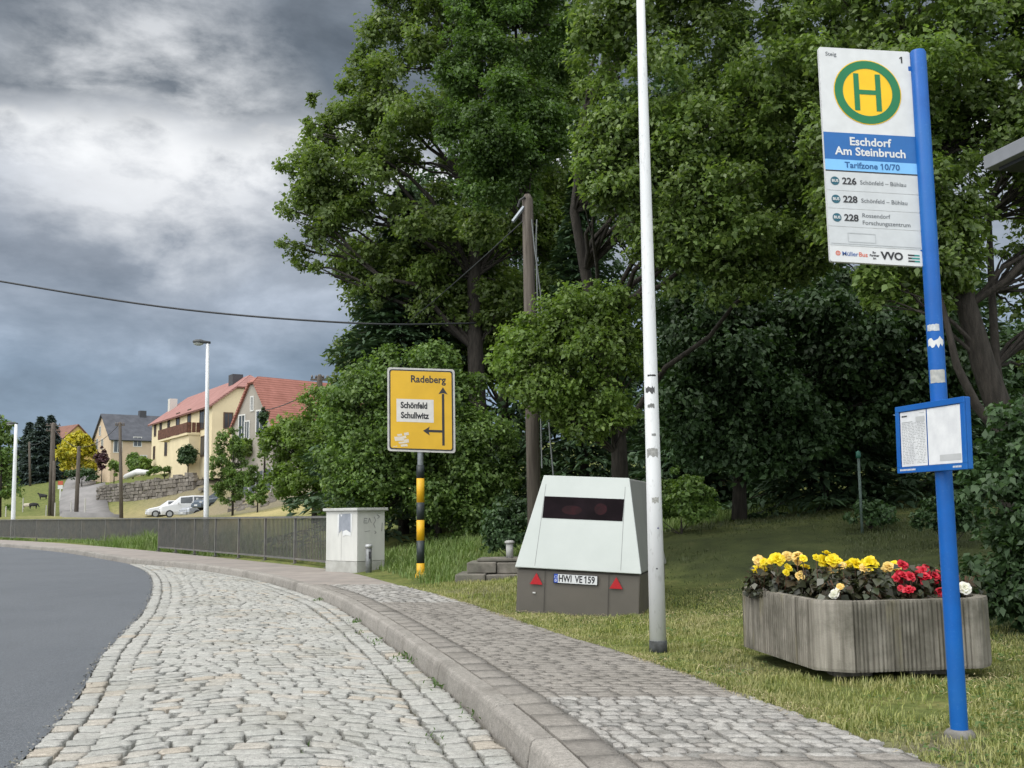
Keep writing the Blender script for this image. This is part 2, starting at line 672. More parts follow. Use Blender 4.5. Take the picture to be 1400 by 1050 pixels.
# ---- ground sheet: fans outward from the back edge of the pavement
def build_ground():
    ls = np.concatenate([CE.l_of_y(np.array([-30, -20, -10.0])), CE.l_of_y(np.arange(-5, 30, 0.45)), CE.l_of_y(np.arange(30, 70, 1.5)), CE.l_of_y(np.arange(70, 165, 8.0)), [CE.L[-1]]])
    ls = np.unique(ls)
    base = CE.at(ls)
    tn = CE.tan(ls)
    nr = np.stack([tn[:, 1], -tn[:, 0]], 1)
    ang = np.arctan2(nr[:, 1], nr[:, 0])
    for _ in range(60):
        a2 = ang.copy()
        a2[1:-1] = (ang[:-2] + ang[1:-1] * 2 + ang[2:]) / 4
        ang = np.maximum.accumulate(a2)
    a_far = np.linspace(R(-55), R(128), len(ls))
    ts = np.concatenate([[-26, -18, -12, -6, -3, -1.2, -0.12, 0.0], np.arange(0.25, 6, 0.3), np.arange(6, 20, 0.8), np.arange(20, 60, 2.5), np.arange(60, 140, 5), [150, 170, 200, 250, 330, 450, 650, 1000, 1800, 3000]])
    V = []
    for t in ts:
        k = min(1.0, max(0.0, (t - 15) / 400))
        a = ang * (1 - k) + a_far * k
        dr = np.stack([np.cos(a), np.sin(a)], 1)
        XY = base + t * (nr if t < 8 else dr if t > 16 else (nr * (16 - t) + dr * (t - 8)) / 8)
        if t < 0:
            z = np.full(len(ls), -0.42)
        else:
            z = Hn(XY)
            if t > 250:
                z = z * 0 + 14 - min(1, (t - 250) / 1500) * 12
            z = z - 0.012 + (value_noise(XY, 1.1, 3) - 0.5) * min(0.10, 0.05 * t) + (value_noise(XY, 0.3, 4) - 0.5) * min(0.3, 0.02 * t)
            if t < 0.01:
                z = np.full(len(ls), -0.012)
        V.append(np.column_stack([XY, z]))
    V = np.concatenate(V)
    n = len(ls)
    Q = []
    for i in range(len(ts) - 1):
        a = np.arange(n - 1) + i * n
        Q.append(np.stack([a, a + n, a + n + 1, a + 1], 1))
    Q = np.concatenate(Q)
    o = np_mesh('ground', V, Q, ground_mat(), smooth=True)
    dry = np.zeros(len(V))
    d = V[:, :2]
    # bleached slope by the parked cars, worn strip along the pavement
    for px, py, Y, rx, ry in [(225, 700, 90, 18, 7), (370, 699, 62, 7, 7), (180, 700, 94, 8, 5), (300, 698, 78, 10, 6)]:
        c = at(px, py, Y)
        dry = np.maximum(dry, np.exp(-(((d[:, 0] - c.x) / rx) ** 2 + ((d[:, 1] - c.y) / ry) ** 2) * 1.2))
    at_ = o.data.attributes.new('dry', 'FLOAT', 'POINT')
    at_.data.foreach_set('value', dry.astype(np.float32))
    soil = np.zeros(len(V))
    for px, py, Y, rx, ry in [(255, 668, 97, 8, 4), (340, 668, 79, 8, 6), (300, 668, 90, 9, 5), (390, 668, 72, 6, 5), (640, 800, 15.5, 0.5, 1.2), (1290, 1010, 5.3, 0.35, 0.4), (1000, 900, 8.2, 0.3, 0.5)]:
        c = at(px, py, Y)
        soil = np.maximum(soil, np.exp(-(((d[:, 0] - c.x) / rx) ** 2 + ((d[:, 1] - c.y) / ry) ** 2) * 1.2))
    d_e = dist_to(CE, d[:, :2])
    under = np.clip((d_e - 2.4) / 1.2, 0, 1) * np.clip((20.5 - d[:, 1]) / 3, 0, 1) * np.clip((d[:, 1] - 5) / 3, 0, 1)  # where the shade of the trees is coloured into the ground
    am = o.data.attributes.new('shade_tint', 'FLOAT', 'POINT')
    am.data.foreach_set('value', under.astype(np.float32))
    at_ = o.data.attributes.new('soil', 'FLOAT', 'POINT')
    at_.data.foreach_set('value', soil.astype(np.float32))
    return tag(o, kind='structure', label='grassy ground rising behind the pavement')


def ground_mat():
    M = bpy.data.materials.new('ground_grass')
    M.use_nodes = True
    q = NT(M.node_tree)
    b = [n for n in q.n if n.type == 'BSDF_PRINCIPLED'][0]
    pos = q.new('ShaderNodeNewGeometry').outputs['Position']
    n1 = q.noise(pos, 2.2, 8, 0.65)
    n2 = q.noise(pos, 14, 6, 0.7)
    col = q.ramp(n1, [(0.3, (0.07, 0.09, 0.028)), (0.5, (0.125, 0.15, 0.045)), (0.72, (0.21, 0.20, 0.075))])
    col = q.mix(1.0, col, q.ramp(n2, [(0.3, 0.6), (0.7, 1.3)]), 'MULTIPLY')
    dry = q.new('ShaderNodeAttribute', attribute_name='dry').outputs['Fac']
    soil = q.new('ShaderNodeAttribute', attribute_name='soil').outputs['Fac']
    shade_tint = q.new('ShaderNodeAttribute', attribute_name='shade_tint').outputs['Fac']
    col = q.mix(shade_tint, col, q.ramp(n1, [(0.3, (0.030, 0.038, 0.017)), (0.6, (0.054, 0.066, 0.025)), (0.8, (0.08, 0.078, 0.035))]))  # tree shade mixed into the ground colour
    drym = q.math('MULTIPLY', dry, q.ramp(n1, [(0.3, 0.6), (0.55, 1.0)]))
    col = q.mix(drym, col, q.ramp(n2, [(0.3, (0.30, 0.25, 0.11)), (0.7, (0.47, 0.40, 0.20))]))
    col = q.mix(q.math('MULTIPLY', soil, 0.9), col, q.ramp(n2, [(0.3, (0.10, 0.085, 0.06)), (0.7, (0.27, 0.235, 0.18))]))
    q.put(b.inputs['Base Color'], col)
    b.inputs['Roughness'].default_value = 0.95
    b.inputs['Specular IOR Level'].default_value = 0.1
    q.put(b.inputs['Normal'], q.bump(q.noise(pos, 25, 8, 0.75), 0.6, 0.04))
    return M


build_ground()

# ---- left verge beyond the road
def build_road():
    ls = np.concatenate([np.arange(0, CA.l_of_y(70.0), 0.8), np.arange(CA.l_of_y(70.0), CA.L[-1], 6.0)])
    base = CA.at(ls)
    tn = CA.tan(ls)
    nl = np.stack([-tn[:, 1], tn[:, 0]], 1)
    rows = []
    offs = [0.0, 0.8, 2, 4, 6, 8.0]
    for t in offs:
        rows.append(np.column_stack([base + nl * t, np.full(len(ls), Z_ROAD - 0.006 + 0.03 * math.sin(t / 8 * math.pi))]))
    V = np.concatenate(rows)
    n = len(ls)
    Q = np.concatenate([np.stack([np.arange(n - 1) + i * n, np.arange(n - 1) + i * n + 1, np.arange(n - 1) + (i + 1) * n + 1, np.arange(n - 1) + (i + 1) * n], 1) for i in range(len(offs) - 1)])
    M = bpy.data.materials.new('asphalt')
    M.use_nodes = True
    q = NT(M.node_tree)
    b = [n for n in q.n if n.type == 'BSDF_PRINCIPLED'][0]
    pos = q.new('ShaderNodeNewGeometry').outputs['Position']
    col = q.ramp(q.noise(pos, 0.5, 6, 0.6), [(0.3, (0.076, 0.085, 0.096)), (0.7, (0.094, 0.103, 0.114))])
    g1 = q.noise(pos, 130, 3, 0.8)
    col = q.mix(1.0, col, q.ramp(g1, [(0.32, 0.35), (0.5, 1.0), (0.66, 2.1)]), 'MULTIPLY')
    col = q.mix(1.0, col, q.ramp(q.noise(pos, 45, 5, 0.8), [(0.3, 0.66), (0.7, 1.36)]), 'MULTIPLY')
    st = q.noise(q.vmath('MULTIPLY', pos, (1.4, 0.18, 1)), 1.0, 4, 0.6)
    col = q.mix(q.ramp(st, [(0.52, 0.0), (0.75, 0.35)]), col, (0.064, 0.071, 0.080))
    q.put(b.inputs['Base Color'], col)
    b.inputs['Roughness'].default_value = 0.62
    b.inputs['Specular IOR Level'].default_value = 0.42
    q.put(b.inputs['Normal'], q.bump(q.noise(pos, 170, 4, 0.8), 0.7, 0.006))
    tag(np_mesh('road', V, Q, M, smooth=True), kind='structure', label='dark asphalt road curving left')
    # verge on the far side
    rows = []
    offs = [8.0, 8.3, 10, 16, 22]
    for t in offs:
        rows.append(np.column_stack([base + nl * t, np.full(len(ls), (Z_ROAD - 0.006 if t == 8 else -0.05 - 0.004 * t))]))
    V = np.concatenate(rows)
    Q = np.concatenate([np.stack([np.arange(n - 1) + i * n, np.arange(n - 1) + i * n + 1, np.arange(n - 1) + (i + 1) * n + 1, np.arange(n - 1) + (i + 1) * n], 1) for i in range(len(offs) - 1)])
    tag(np_mesh('road_verge', V, Q, mat('verge_grass', (0.12, 0.15, 0.05), (0.06, 0.08, 0.03), 0.95, 3, 8, 0.5, 30, 0.03)), kind='structure')


build_road()

# ------------------------------------------------------------------ paving made of separate stones in one sheet
def stone_field(name, cells, material, jit=0.006, res=5, bulge=0.012, rough=0.004, round_=0.18, depth=0.05, seed=1, label=None, tilt=0.02):
    """cells: list of 4 corner points (x,y,z_top) anticlockwise; each becomes a rounded stone"""
    rg = np.random.default_rng(seed)
    C = np.array(cells, float)                      # n,4,3
    n = len(C)
    C[:, :, :2] += rg.normal(0, jit, (n, 4, 2))
    g = np.linspace(0, 1, res)
    U, Vv = np.meshgrid(g, g, indexing='ij')
    U = U.ravel()
    Vv = Vv.ravel()
    # rounded square: pull corners in
    cu, cv_ = U * 2 - 1, Vv * 2 - 1
    e = np.maximum(abs(cu), abs(cv_))
    rr = np.sqrt(cu**2 + cv_**2)
    k = np.where(rr > 1e-6, 1 - round_ * np.clip(rr - e, 0, 1) * 1.6, 1)
    U = (cu * k + 1) / 2
    Vv = (cv_ * k + 1) / 2
    P = (C[:, None, 0] * ((1 - U) * (1 - Vv))[None, :, None] + C[:, None, 1] * (U * (1 - Vv))[None, :, None] +
         C[:, None, 2] * (U * Vv)[None, :, None] + C[:, None, 3] * ((1 - U) * Vv)[None, :, None])
    prof = bulge * (1 - e**6)
    edge = (e > 0.999)
    P[:, :, 2] += prof[None, :] + rg.normal(0, rough, (n, len(U))) * (1 - edge * 0.6)[None, :] + rg.normal(0, 0.0016, (n, 1))
    P[:, :, 2] += (rg.normal(0, tilt, (n, 1)) * cu[None, :] + rg.normal(0, tilt, (n, 1)) * cv_[None, :]) * 0.06
    P[:, edge, :2] += rg.normal(0, jit * 0.5, (n, edge.sum(), 2))
    idx = np.arange(res * res).reshape(res, res)
    top = np.stack([idx[:-1, :-1].ravel(), idx[1:, :-1].ravel(), idx[1:, 1:].ravel(), idx[:-1, 1:].ravel()], 1)
    # skirt
    ring = np.concatenate([idx[:, 0], idx[-1, 1:], idx[-2::-1, -1], idx[0, -2:0:-1]])
    nr = len(ring)
    S = P[:, ring].copy()
    cen = P.mean(1, keepdims=True)
    S[:, :, :2] = cen[:, :, :2] + (S[:, :, :2] - cen[:, :, :2]) * 1.02
    S[:, :, 2] -= depth
    A = np.concatenate([P, S], 1)
    per = A.shape[1]
    nxt = np.roll(np.arange(nr), -1)
    side = np.stack([ring[np.arange(nr)], np.arange(nr) + res * res, nxt + res * res, ring[nxt]], 1)
    Q = np.concatenate([top, side])
    Q = (Q[None] + (np.arange(n) * per)[:, None, None]).reshape(-1, 4)
    o = np_mesh(name, A.reshape(-1, 3), Q, material, smooth=True)
    sm = np.tile(np.concatenate([np.ones(len(top), bool), np.zeros(nr, bool)]), n)
    o.data.polygons.foreach_set('use_smooth', sm)
    return tag(o, kind='structure', label=label)


def strip_sheet(name, ca, cb, y0, y1, z0, z1, material, step=0.5, ncol=2, label=None):
    ys = np.arange(y0, y1 + step * 0.5, step)
    pa, pb = ca(ys), cb(ys)
    V = []
    for i in range(ncol + 1):
        f = i / ncol
        V.append(np.column_stack([pa * (1 - f) + pb * f, np.full(len(ys), z0 * (1 - f) + z1 * f)]))
    V = np.concatenate(V)
    n = len(ys)
    Q = np.concatenate([np.stack([np.arange(n - 1) + i * n, np.arange(n - 1) + (i + 1) * n, np.arange(n - 1) + (i + 1) * n + 1, np.arange(n - 1) + i * n + 1], 1) for i in range(ncol)])
    return tag(np_mesh(name, V, Q, material), kind='structure', label=label)


def cA(y):
    return CA.at(CA.l_of_y(y))


def kerb_off(y, off):
    l = CK.l_of_y(y)
    t = CK.tan(l)
    return CK.at(l) + np.stack([t[..., 1], -t[..., 0]], -1) * off


def edge_off(y, off):
    l = CE.l_of_y(y)
    t = CE.tan(l)
    return CE.at(l) + np.stack([t[..., 1], -t[..., 0]], -1) * off


def a_off(y, off):
    l = CA.l_of_y(y)
    t = CA.tan(l)
    return CA.at(l) + np.stack([t[..., 1], -t[..., 0]], -1) * off


MOSSY = mat('joint_soil', (0.135, 0.122, 0.09), (0.075, 0.072, 0.05), 0.95, 8, 6, 0.5, 60, 0.01, c3=(0.055, 0.075, 0.025))
strip_sheet('bay_bedding', lambda y: a_off(y, -0.02), lambda y: kerb_off(y, 0.02), -12, 31.4, Z_ROAD - 0.040, Z_ROAD - 0.040, MOSSY, 0.4, 4, 'dark joints under the cobbles')


def build_cobbles():
    rg = random.Random(3)
    far, near = [], []
    # edge rows follow the curves
    rows = []
    joint = 0.013

    def along(fn, o0, o1, zz, lmin, lmax, ymin=-4.0, ymax=31.0):
        y = ymin
        while y < ymax:
            p0 = fn(np.array(y), (o0 + o1) / 2)
            dl = rg.uniform(lmin, lmax)
            # step in y for the wanted length
            p1 = fn(np.array(y + dl), (o0 + o1) / 2)
            sc = dl / max(1e-3, float(np.linalg.norm(p1 - p0)))
            y1 = y + dl * sc
            g = joint * sc * 0.6
            a, b = y + g, y1 - g
            c = [fn(np.array(a), o0), fn(np.array(a), o1), fn(np.array(b), o1), fn(np.array(b), o0)]
            (near if y < 17 else far).append([(q[0], q[1], zz) for q in c])
            y = y1
    along(a_off, 0.01, 0.155, Z_ROAD + 0.002, 0.17, 0.30, -4, 30.2)
    along(a_off, 0.175, 0.325, Z_ROAD, 0.16, 0.27, -4, 29.6)
    along(kerb_off, -0.17, -0.02, Z_ROAD, 0.15, 0.27, -4, 30.2)
    along(kerb_off, -0.335, -0.19, Z_ROAD - 0.004, 0.15, 0.27, -4, 29.6)
    # field
    y = -3.5
    while y < 29.3:
        dy = rg.uniform(0.125, 0.165)
        a0, b0 = a_off(np.array(y), 0.345), kerb_off(np.array(y), -0.335)
        a1, b1 = a_off(np.array(y + dy), 0.345), kerb_off(np.array(y + dy), -0.335)
        Wd = float(np.linalg.norm(b0 - a0))
        if Wd < 0.25 or b0[0] < a0[0]:
            y += dy
            continue
        ph1, ph2 = rg.uniform(0, 6), rg.uniform(0, 6)

        def wob(u, yy):
            return 0.05 * math.sin(u * 7 + yy * 0.7) + 0.03 * math.sin(u * 15 + yy * 1.9) + 0.24 * math.sin(math.pi * u)
        u = 0.0
        while u < 1:
            du = rg.uniform(0.14, 0.25) / Wd
            u1 = u + du
            if 1 - u1 < 0.1 / Wd:
                u1 = 1
            gu = joint * rg.uniform(0.7, 1.3) / Wd
            gy = 0.045 * rg.uniform(0.6, 1.5)
            ua, ub = u + gu * 0.5, u1 - gu * 0.5
            sk = rg.uniform(-0.03, 0.03) / Wd
            c = []
            for (uu, ff) in ((ua, gy), (ub, gy), (ub + sk, 1 - gy), (ua + sk, 1 - gy)):
                l0 = a0 * (1 - uu) + b0 * uu
                l1 = a1 * (1 - uu) + b1 * uu
                q = l0 * (1 - ff) + l1 * ff
                crown = 0.02 * math.sin(math.pi * uu)
                c.append((q[0], q[1] + wob(uu, y) - 0.1, Z_ROAD + crown))
            (near if y < 15 else far).append(c)
            u = u1
        y += dy
    mt = islandmat('granite_setts', [(0.335, 0.335, 0.31), (0.40, 0.40, 0.37), (0.375, 0.375, 0.345), (0.42, 0.415, 0.385), (0.39, 0.385, 0.355), (0.365, 0.365, 0.34), (0.41, 0.405, 0.375), (0.41, 0.365, 0.30)], 0.85, 1.0, 55, 0.010,
                   dirt=(0.20, 0.19, 0.15), dirt_amt=0.5, dscale=0.8, fine=22)
    stone_field('cobblestone_bay', near, mt, 0.010, 7, 0.0035, 0.0012, 0.06, 0.05, 5, 'pale granite cobbles of the bus bay')
    stone_field('cobblestone_bay', far, mt, 0.010, 5, 0.004, 0.0014, 0.06, 0.045, 6, 'pale granite cobbles of the bus bay')


build_cobbles()

# ---- kerb stones
def build_kerb():
    rg = random.Random(5)
    mb = MB()
    y = -8.0
    joints = []
    while y < 70:
        dl = 0.98
        p0, p1 = CK.at(CK.l_of_y(y)), CK.at(CK.l_of_y(y + dl))
        y1 = y + dl * dl / float(np.linalg.norm(p1 - p0))
        joints.append((y, y1))
        y = y1
    prof0 = [(0.0, -0.22), (0.026, -0.040), (0.036, -0.012), (0.058, 0.0), (0.160, 0.002), (0.160, -0.22)]
    for (ya, yb) in joints:
        dz = rg.uniform(-0.004, 0.004)
        do = rg.uniform(-0.004, 0.004)
        ym = (ya + yb) / 2
        drop = 1.0
        sec = []
        g = 0.006
        for k in range(4):
            yy = ya + (yb - ya) * (g + (1 - 2 * g) * k / 3)
            ring = []
            for o_, z_ in prof0:
                q = kerb_off(np.array(yy), o_ + do)
                ring.append((q[0], q[1], z_ + dz if z_ < -0.2 else z_ * 1 + dz - (1 - drop) * 0.10))
            sec.append(ring)
        n = len(prof0)
        vs = [p for r in sec for p in r]
        fs = []
        for k in range(3):
            for i in range(n):
                a, b = k * n + i, k * n + (i + 1) % n
                fs.append((a, b, b + n, a + n))
        fs.append(tuple(reversed(range(n))))
        fs.append(tuple(range(3 * n, 4 * n)))
        mb.add(vs, fs)
    mt = islandmat('kerb_concrete', [(0.262, 0.246, 0.220), (0.305, 0.285, 0.256), (0.238, 0.223, 0.20)], 0.85, 0.4, 80, 0.005, dirt=(0.11, 0.10, 0.085), dirt_amt=0.6, dscale=2.2, fine=30)
    o = mb.build('kerb', mt, smooth=False, bevel=0.008)
    tag(o, kind='structure', label='weathered concrete kerb')


build_kerb()

# ---- pavement
strip_sheet('pavement_bedding', lambda y: kerb_off(y, 0.15), lambda y: edge_off(y, 0.0), -8, 23.2, -0.03, -0.02, mat('paving_joints', (0.10, 0.09, 0.075), (0.06, 0.058, 0.045), 0.95, 10, 6, 0.4, 60, 0.01), 0.4, 2)
strip_sheet('asphalt_footway', lambda y: kerb_off(y, 0.155), lambda y: edge_off(y, 0.0), 17.9, 150, -0.004, -0.002,
            mat('footway', (0.30, 0.265, 0.235), (0.235, 0.21, 0.19), 0.9, 2.2, 8, 0.4, 90, 0.006, c3=(0.20, 0.185, 0.17)), 0.8, 2, 'pinkish grey footway beside the railing')


def paver_rows(y0, y1, o_in, e_out, rowl, stl, joint, rg, ztop=0.0, skip=None):
    """pavers laid in courses across the pavement"""
    cells = []
    y = y0
    r = 0
    while y < y1:
        p, q = kerb_off(np.array(y), o_in), edge_off(np.array(y), e_out)
        p2, q2 = kerb_off(np.array(y + rowl), o_in), edge_off(np.array(y + rowl), e_out)
        Wd = float(np.linalg.norm(q - p))
        u = -rg.random() * stl / Wd if r % 2 else -0.5 * stl / Wd
        while u < 1:
            du = stl / Wd
            ua, ub = max(u, 0) + joint / 2 / Wd, min(u + du, 1) - joint / 2 / Wd
            if ub - ua > 0.03 / Wd:
                g = joint / 2 / rowl
                c = []
                for uu, ff in ((ua, g), (ub, g), (ub, 1 - g), (ua, 1 - g)):
                    k = (p * (1 - uu) + q * uu) * (1 - ff) + (p2 * (1 - uu) + q2 * uu) * ff
                    c.append((k[0], k[1], ztop))
                cells.append(c)
            u += du
        y += rowl
        r += 1
    return cells


def build_pavement():
    rg = random.Random(11)
    slab = islandmat('brown_pavers', [(0.222, 0.206, 0.184), (0.252, 0.234, 0.208), (0.236, 0.219, 0.196), (0.262, 0.244, 0.218)], 0.88, 0.35, 110, 0.004, dirt=(0.085, 0.078, 0.066), dirt_amt=0.55, dscale=1.5, fine=30)
    setts = islandmat('pale_setts', [(0.20, 0.195, 0.18), (0.30, 0.29, 0.27), (0.36, 0.35, 0.325), (0.26, 0.245, 0.225)], 0.8, 0.5, 80, 0.005, dirt=(0.15, 0.135, 0.11), dirt_amt=0.45, dscale=1.6, fine=25)
    # slab row beside the kerb
    cells = []
    y = -6.0
    while y < 17.9:
        a, b = y + 0.008, y + 0.342
        c = [kerb_off(np.array(a), 0.170), kerb_off(np.array(a), 0.385), kerb_off(np.array(b), 0.385), kerb_off(np.array(b), 0.170)]
        cells.append([(q[0], q[1], -0.001) for q in c])
        y += 0.35
    stone_field('edge_slabs', cells, slab, 0.002, 4, 0.004, 0.0012, 0.05, 0.03, 21, 'grey brown slab row along the kerb')
    # courses: near pavers, pale sett patch, long run of pavers, second sett patch
    big = paver_rows(-6, 5.10, 0.397, 0.0, 0.165, 0.25, 0.011, rg) + paver_rows(6.78, 14.15, 0.397, 0.0, 0.105, 0.20, 0.009, rg)
    stone_field('brown_paving', big, slab, 0.002, 4, 0.004, 0.001, 0.08, 0.03, 22, 'grey brown concrete pavers')
    sm = paver_rows(5.12, 6.76, 0.397, 0.0, 0.105, 0.115, 0.013, rg)
    stone_field('sett_paving', sm, setts, 0.006, 5, 0.006, 0.002, 0.12, 0.03, 23, 'pale setts let into the pavement')
    sm = paver_rows(14.17, 17.85, 0.397, 0.0, 0.13, 0.15, 0.018, rg)
    stone_field('sett_paving', sm, setts, 0.006, 4, 0.007, 0.002, 0.15, 0.03, 24, 'pale setts let into the pavement')


build_pavement()

# ================================================================== vegetation
BARK = mat('bark', (0.048, 0.040, 0.032), (0.022, 0.019, 0.015), 0.95, 6, 8, 0.7, 22, 0.03, stretch=(3, 3, 0.6))
L_MAPLE = leafmat('leaf_maple', [(0.1005, 0.1559, 0.0375), (0.1552, 0.2292, 0.0545), (0.1278, 0.1833, 0.0512), (0.2191, 0.2842, 0.0767)], 0.45, 0.45, 0.4)
L_GREEN = leafmat('leaf_green', [(0.0634, 0.1199, 0.0287), (0.099, 0.1704, 0.0398), (0.0792, 0.1431, 0.0309), (0.132, 0.218, 0.0486)], 0.45, 0.5, 0.4)
L_ALDER = leafmat('leaf_alder', [(0.0991, 0.1618, 0.0397), (0.1649, 0.2427, 0.0635), (0.132, 0.1911, 0.0517), (0.2529, 0.3372, 0.0992)], 0.45, 0.42, 0.4)
L_BUSH = leafmat('leaf_bush', [(0.086, 0.1536, 0.0381), (0.1462, 0.2389, 0.058), (0.1204, 0.1963, 0.0458), (0.2234, 0.3243, 0.084)], 0.4, 0.5, 0.4)
L_LIGHT = leafmat('leaf_light', [(0.1091, 0.1822, 0.0348), (0.16, 0.2478, 0.0491), (0.1309, 0.2041, 0.0392), (0.2183, 0.3061, 0.0653)], 0.42, 0.5, 0.4)
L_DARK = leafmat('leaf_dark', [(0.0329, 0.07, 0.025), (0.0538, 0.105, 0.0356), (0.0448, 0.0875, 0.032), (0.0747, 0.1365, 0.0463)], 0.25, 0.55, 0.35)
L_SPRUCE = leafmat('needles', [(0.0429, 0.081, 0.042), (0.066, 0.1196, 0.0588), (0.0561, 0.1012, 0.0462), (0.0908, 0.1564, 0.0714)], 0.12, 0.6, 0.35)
L_BLUE = leafmat('needles_blue', [(0.05, 0.078, 0.07), (0.078, 0.11, 0.10), (0.062, 0.092, 0.082)], 0.1, 0.6, 0.35)
L_YELLOW = leafmat('leaf_yellow', [(0.42, 0.36, 0.02), (0.60, 0.50, 0.03), (0.52, 0.46, 0.03), (0.22, 0.26, 0.03)], 0.3, 0.5, 0.3)
L_PURPLE = leafmat('leaf_purple', [(0.05, 0.018, 0.022), (0.08, 0.03, 0.035)], 0.2, 0.5, 0.3)


def unit(v):
    return v / np.maximum(np.linalg.norm(v, axis=-1, keepdims=True), 1e-9)


def leaf_arrays(P, N, size, rg, aspect=0.62, fold=0.22, T=None):
    """kite shaped folded leaves: returns V (n*4,3), Q"""
    n = len(P)
    if T is None:
        T = rg.normal(size=(n, 3))
    T = unit(T - N * np.sum(T * N, 1, keepdims=True))
    B = np.cross(N, T)
    s = size * rg.uniform(0.45, 1.5, (n, 1)) if np.isscalar(size) else size
    a = P - T * s * 0.5
    b = P + B * s * aspect * 0.5 + N * s * fold * 0.5 - T * s * 0.08
    c = P + T * s * 0.5 - N * s * 0.12
    d = P - B * s * aspect * 0.5 + N * s * fold * 0.5 - T * s * 0.08
    V = np.stack([a, b, c, d], 1).reshape(-1, 3)
    Q = np.arange(4 * n).reshape(n, 4)
    return V, Q


def blob_leaves(blobs, n, size, rg, up=0.55, squash=0.8, sub=14, spread=0.26, aspect=0.62):
    """blobs (m,4): leaf clusters sit as many twigs on each blob's shell"""
    B = np.array(blobs)
    wgt = B[:, 3] ** 2
    pick = rg.choice(len(B), n, p=wgt / wgt.sum())
    # twigs
    tw = unit(rg.normal(size=(len(B), sub, 3)))
    tw[:, :, 2] = tw[:, :, 2] * 0.9 + 0.12
    rad = rg.uniform(0.45, 1.0, (len(B), sub, 1)) ** 0.6
    tw = tw * rad
    k = rg.integers(0, sub, n)
    off = tw[pick, k] + np.clip(rg.normal(size=(n, 3)), -1.5, 1.5) * spread * rg.uniform(0.4, 1.3, (n, 1))
    off[:, 2] *= squash
    r = B[pick, 3][:, None]
    P = B[pick, :3] + off * r
    N = unit(unit(off) * 0.45 + np.array([0, 0, up]) + rg.normal(size=(n, 3)) * 0.55)
    T = unit(off * np.array([1, 1, 0.3])) + rg.normal(size=(n, 3)) * 0.6 + np.array([0, 0, -0.35])
    return leaf_arrays(P, N, size, rg, aspect, T=T)


def bez(p0, p1, p2, n):
    t = np.linspace(0, 1, n)[:, None]
    return (1 - t)**2 * p0 + 2 * t * (1 - t) * p1 + t**2 * p2


def poly_blobs(poly_px, Y0, n, r_px, rg, depth=0.8, ymin=None, dmax=None):
    """cluster centres spread through a crown whose outline stands at distance Y0; thick where the outline is wide"""
    poly = np.array(poly_px, float)
    x0, y0 = poly.min(0)
    x1, y1 = poly.max(0)
    out = []
    A, B = poly, np.roll(poly, -1, 0)
    tries = 0
    while len(out) < n and tries < n * 60:
        tries += 1
        p = np.array([rg.uniform(x0, x1), rg.uniform(y0, y1)])
        cr = ((A[:, 1] > p[1]) != (B[:, 1] > p[1]))
        xs = A[:, 0] + (p[1] - A[:, 1]) / np.where(B[:, 1] == A[:, 1], 1e-9, B[:, 1] - A[:, 1]) * (B[:, 0] - A[:, 0])
        if (np.sum(cr & (p[0] < xs)) % 2) == 0:
            continue
        ab = B - A
        t = np.clip(np.sum((p - A) * ab, 1) / np.sum(ab * ab, 1), 0, 1)
        dd = np.min(np.linalg.norm(p - (A + t[:, None] * ab), axis=1))
        r = r_px * rg.uniform(0.65, 1.3)
        if dd < r * 0.55:
            r = max(dd * 1.3, r_px * 0.42)
        half = dd * depth / F_PX * Y0
        if dmax:
            half = min(half, dmax)
        Yd = Y0 + rg.uniform(-1, 1) * half
        if ymin:
            Yd = max(Yd, ymin)
        q = ray(p[0], p[1])
        sc = Y0 / q.y
        out.append((q.x * sc, Yd, CAM_H + q.z * sc, r / F_PX * Y0))
    return out


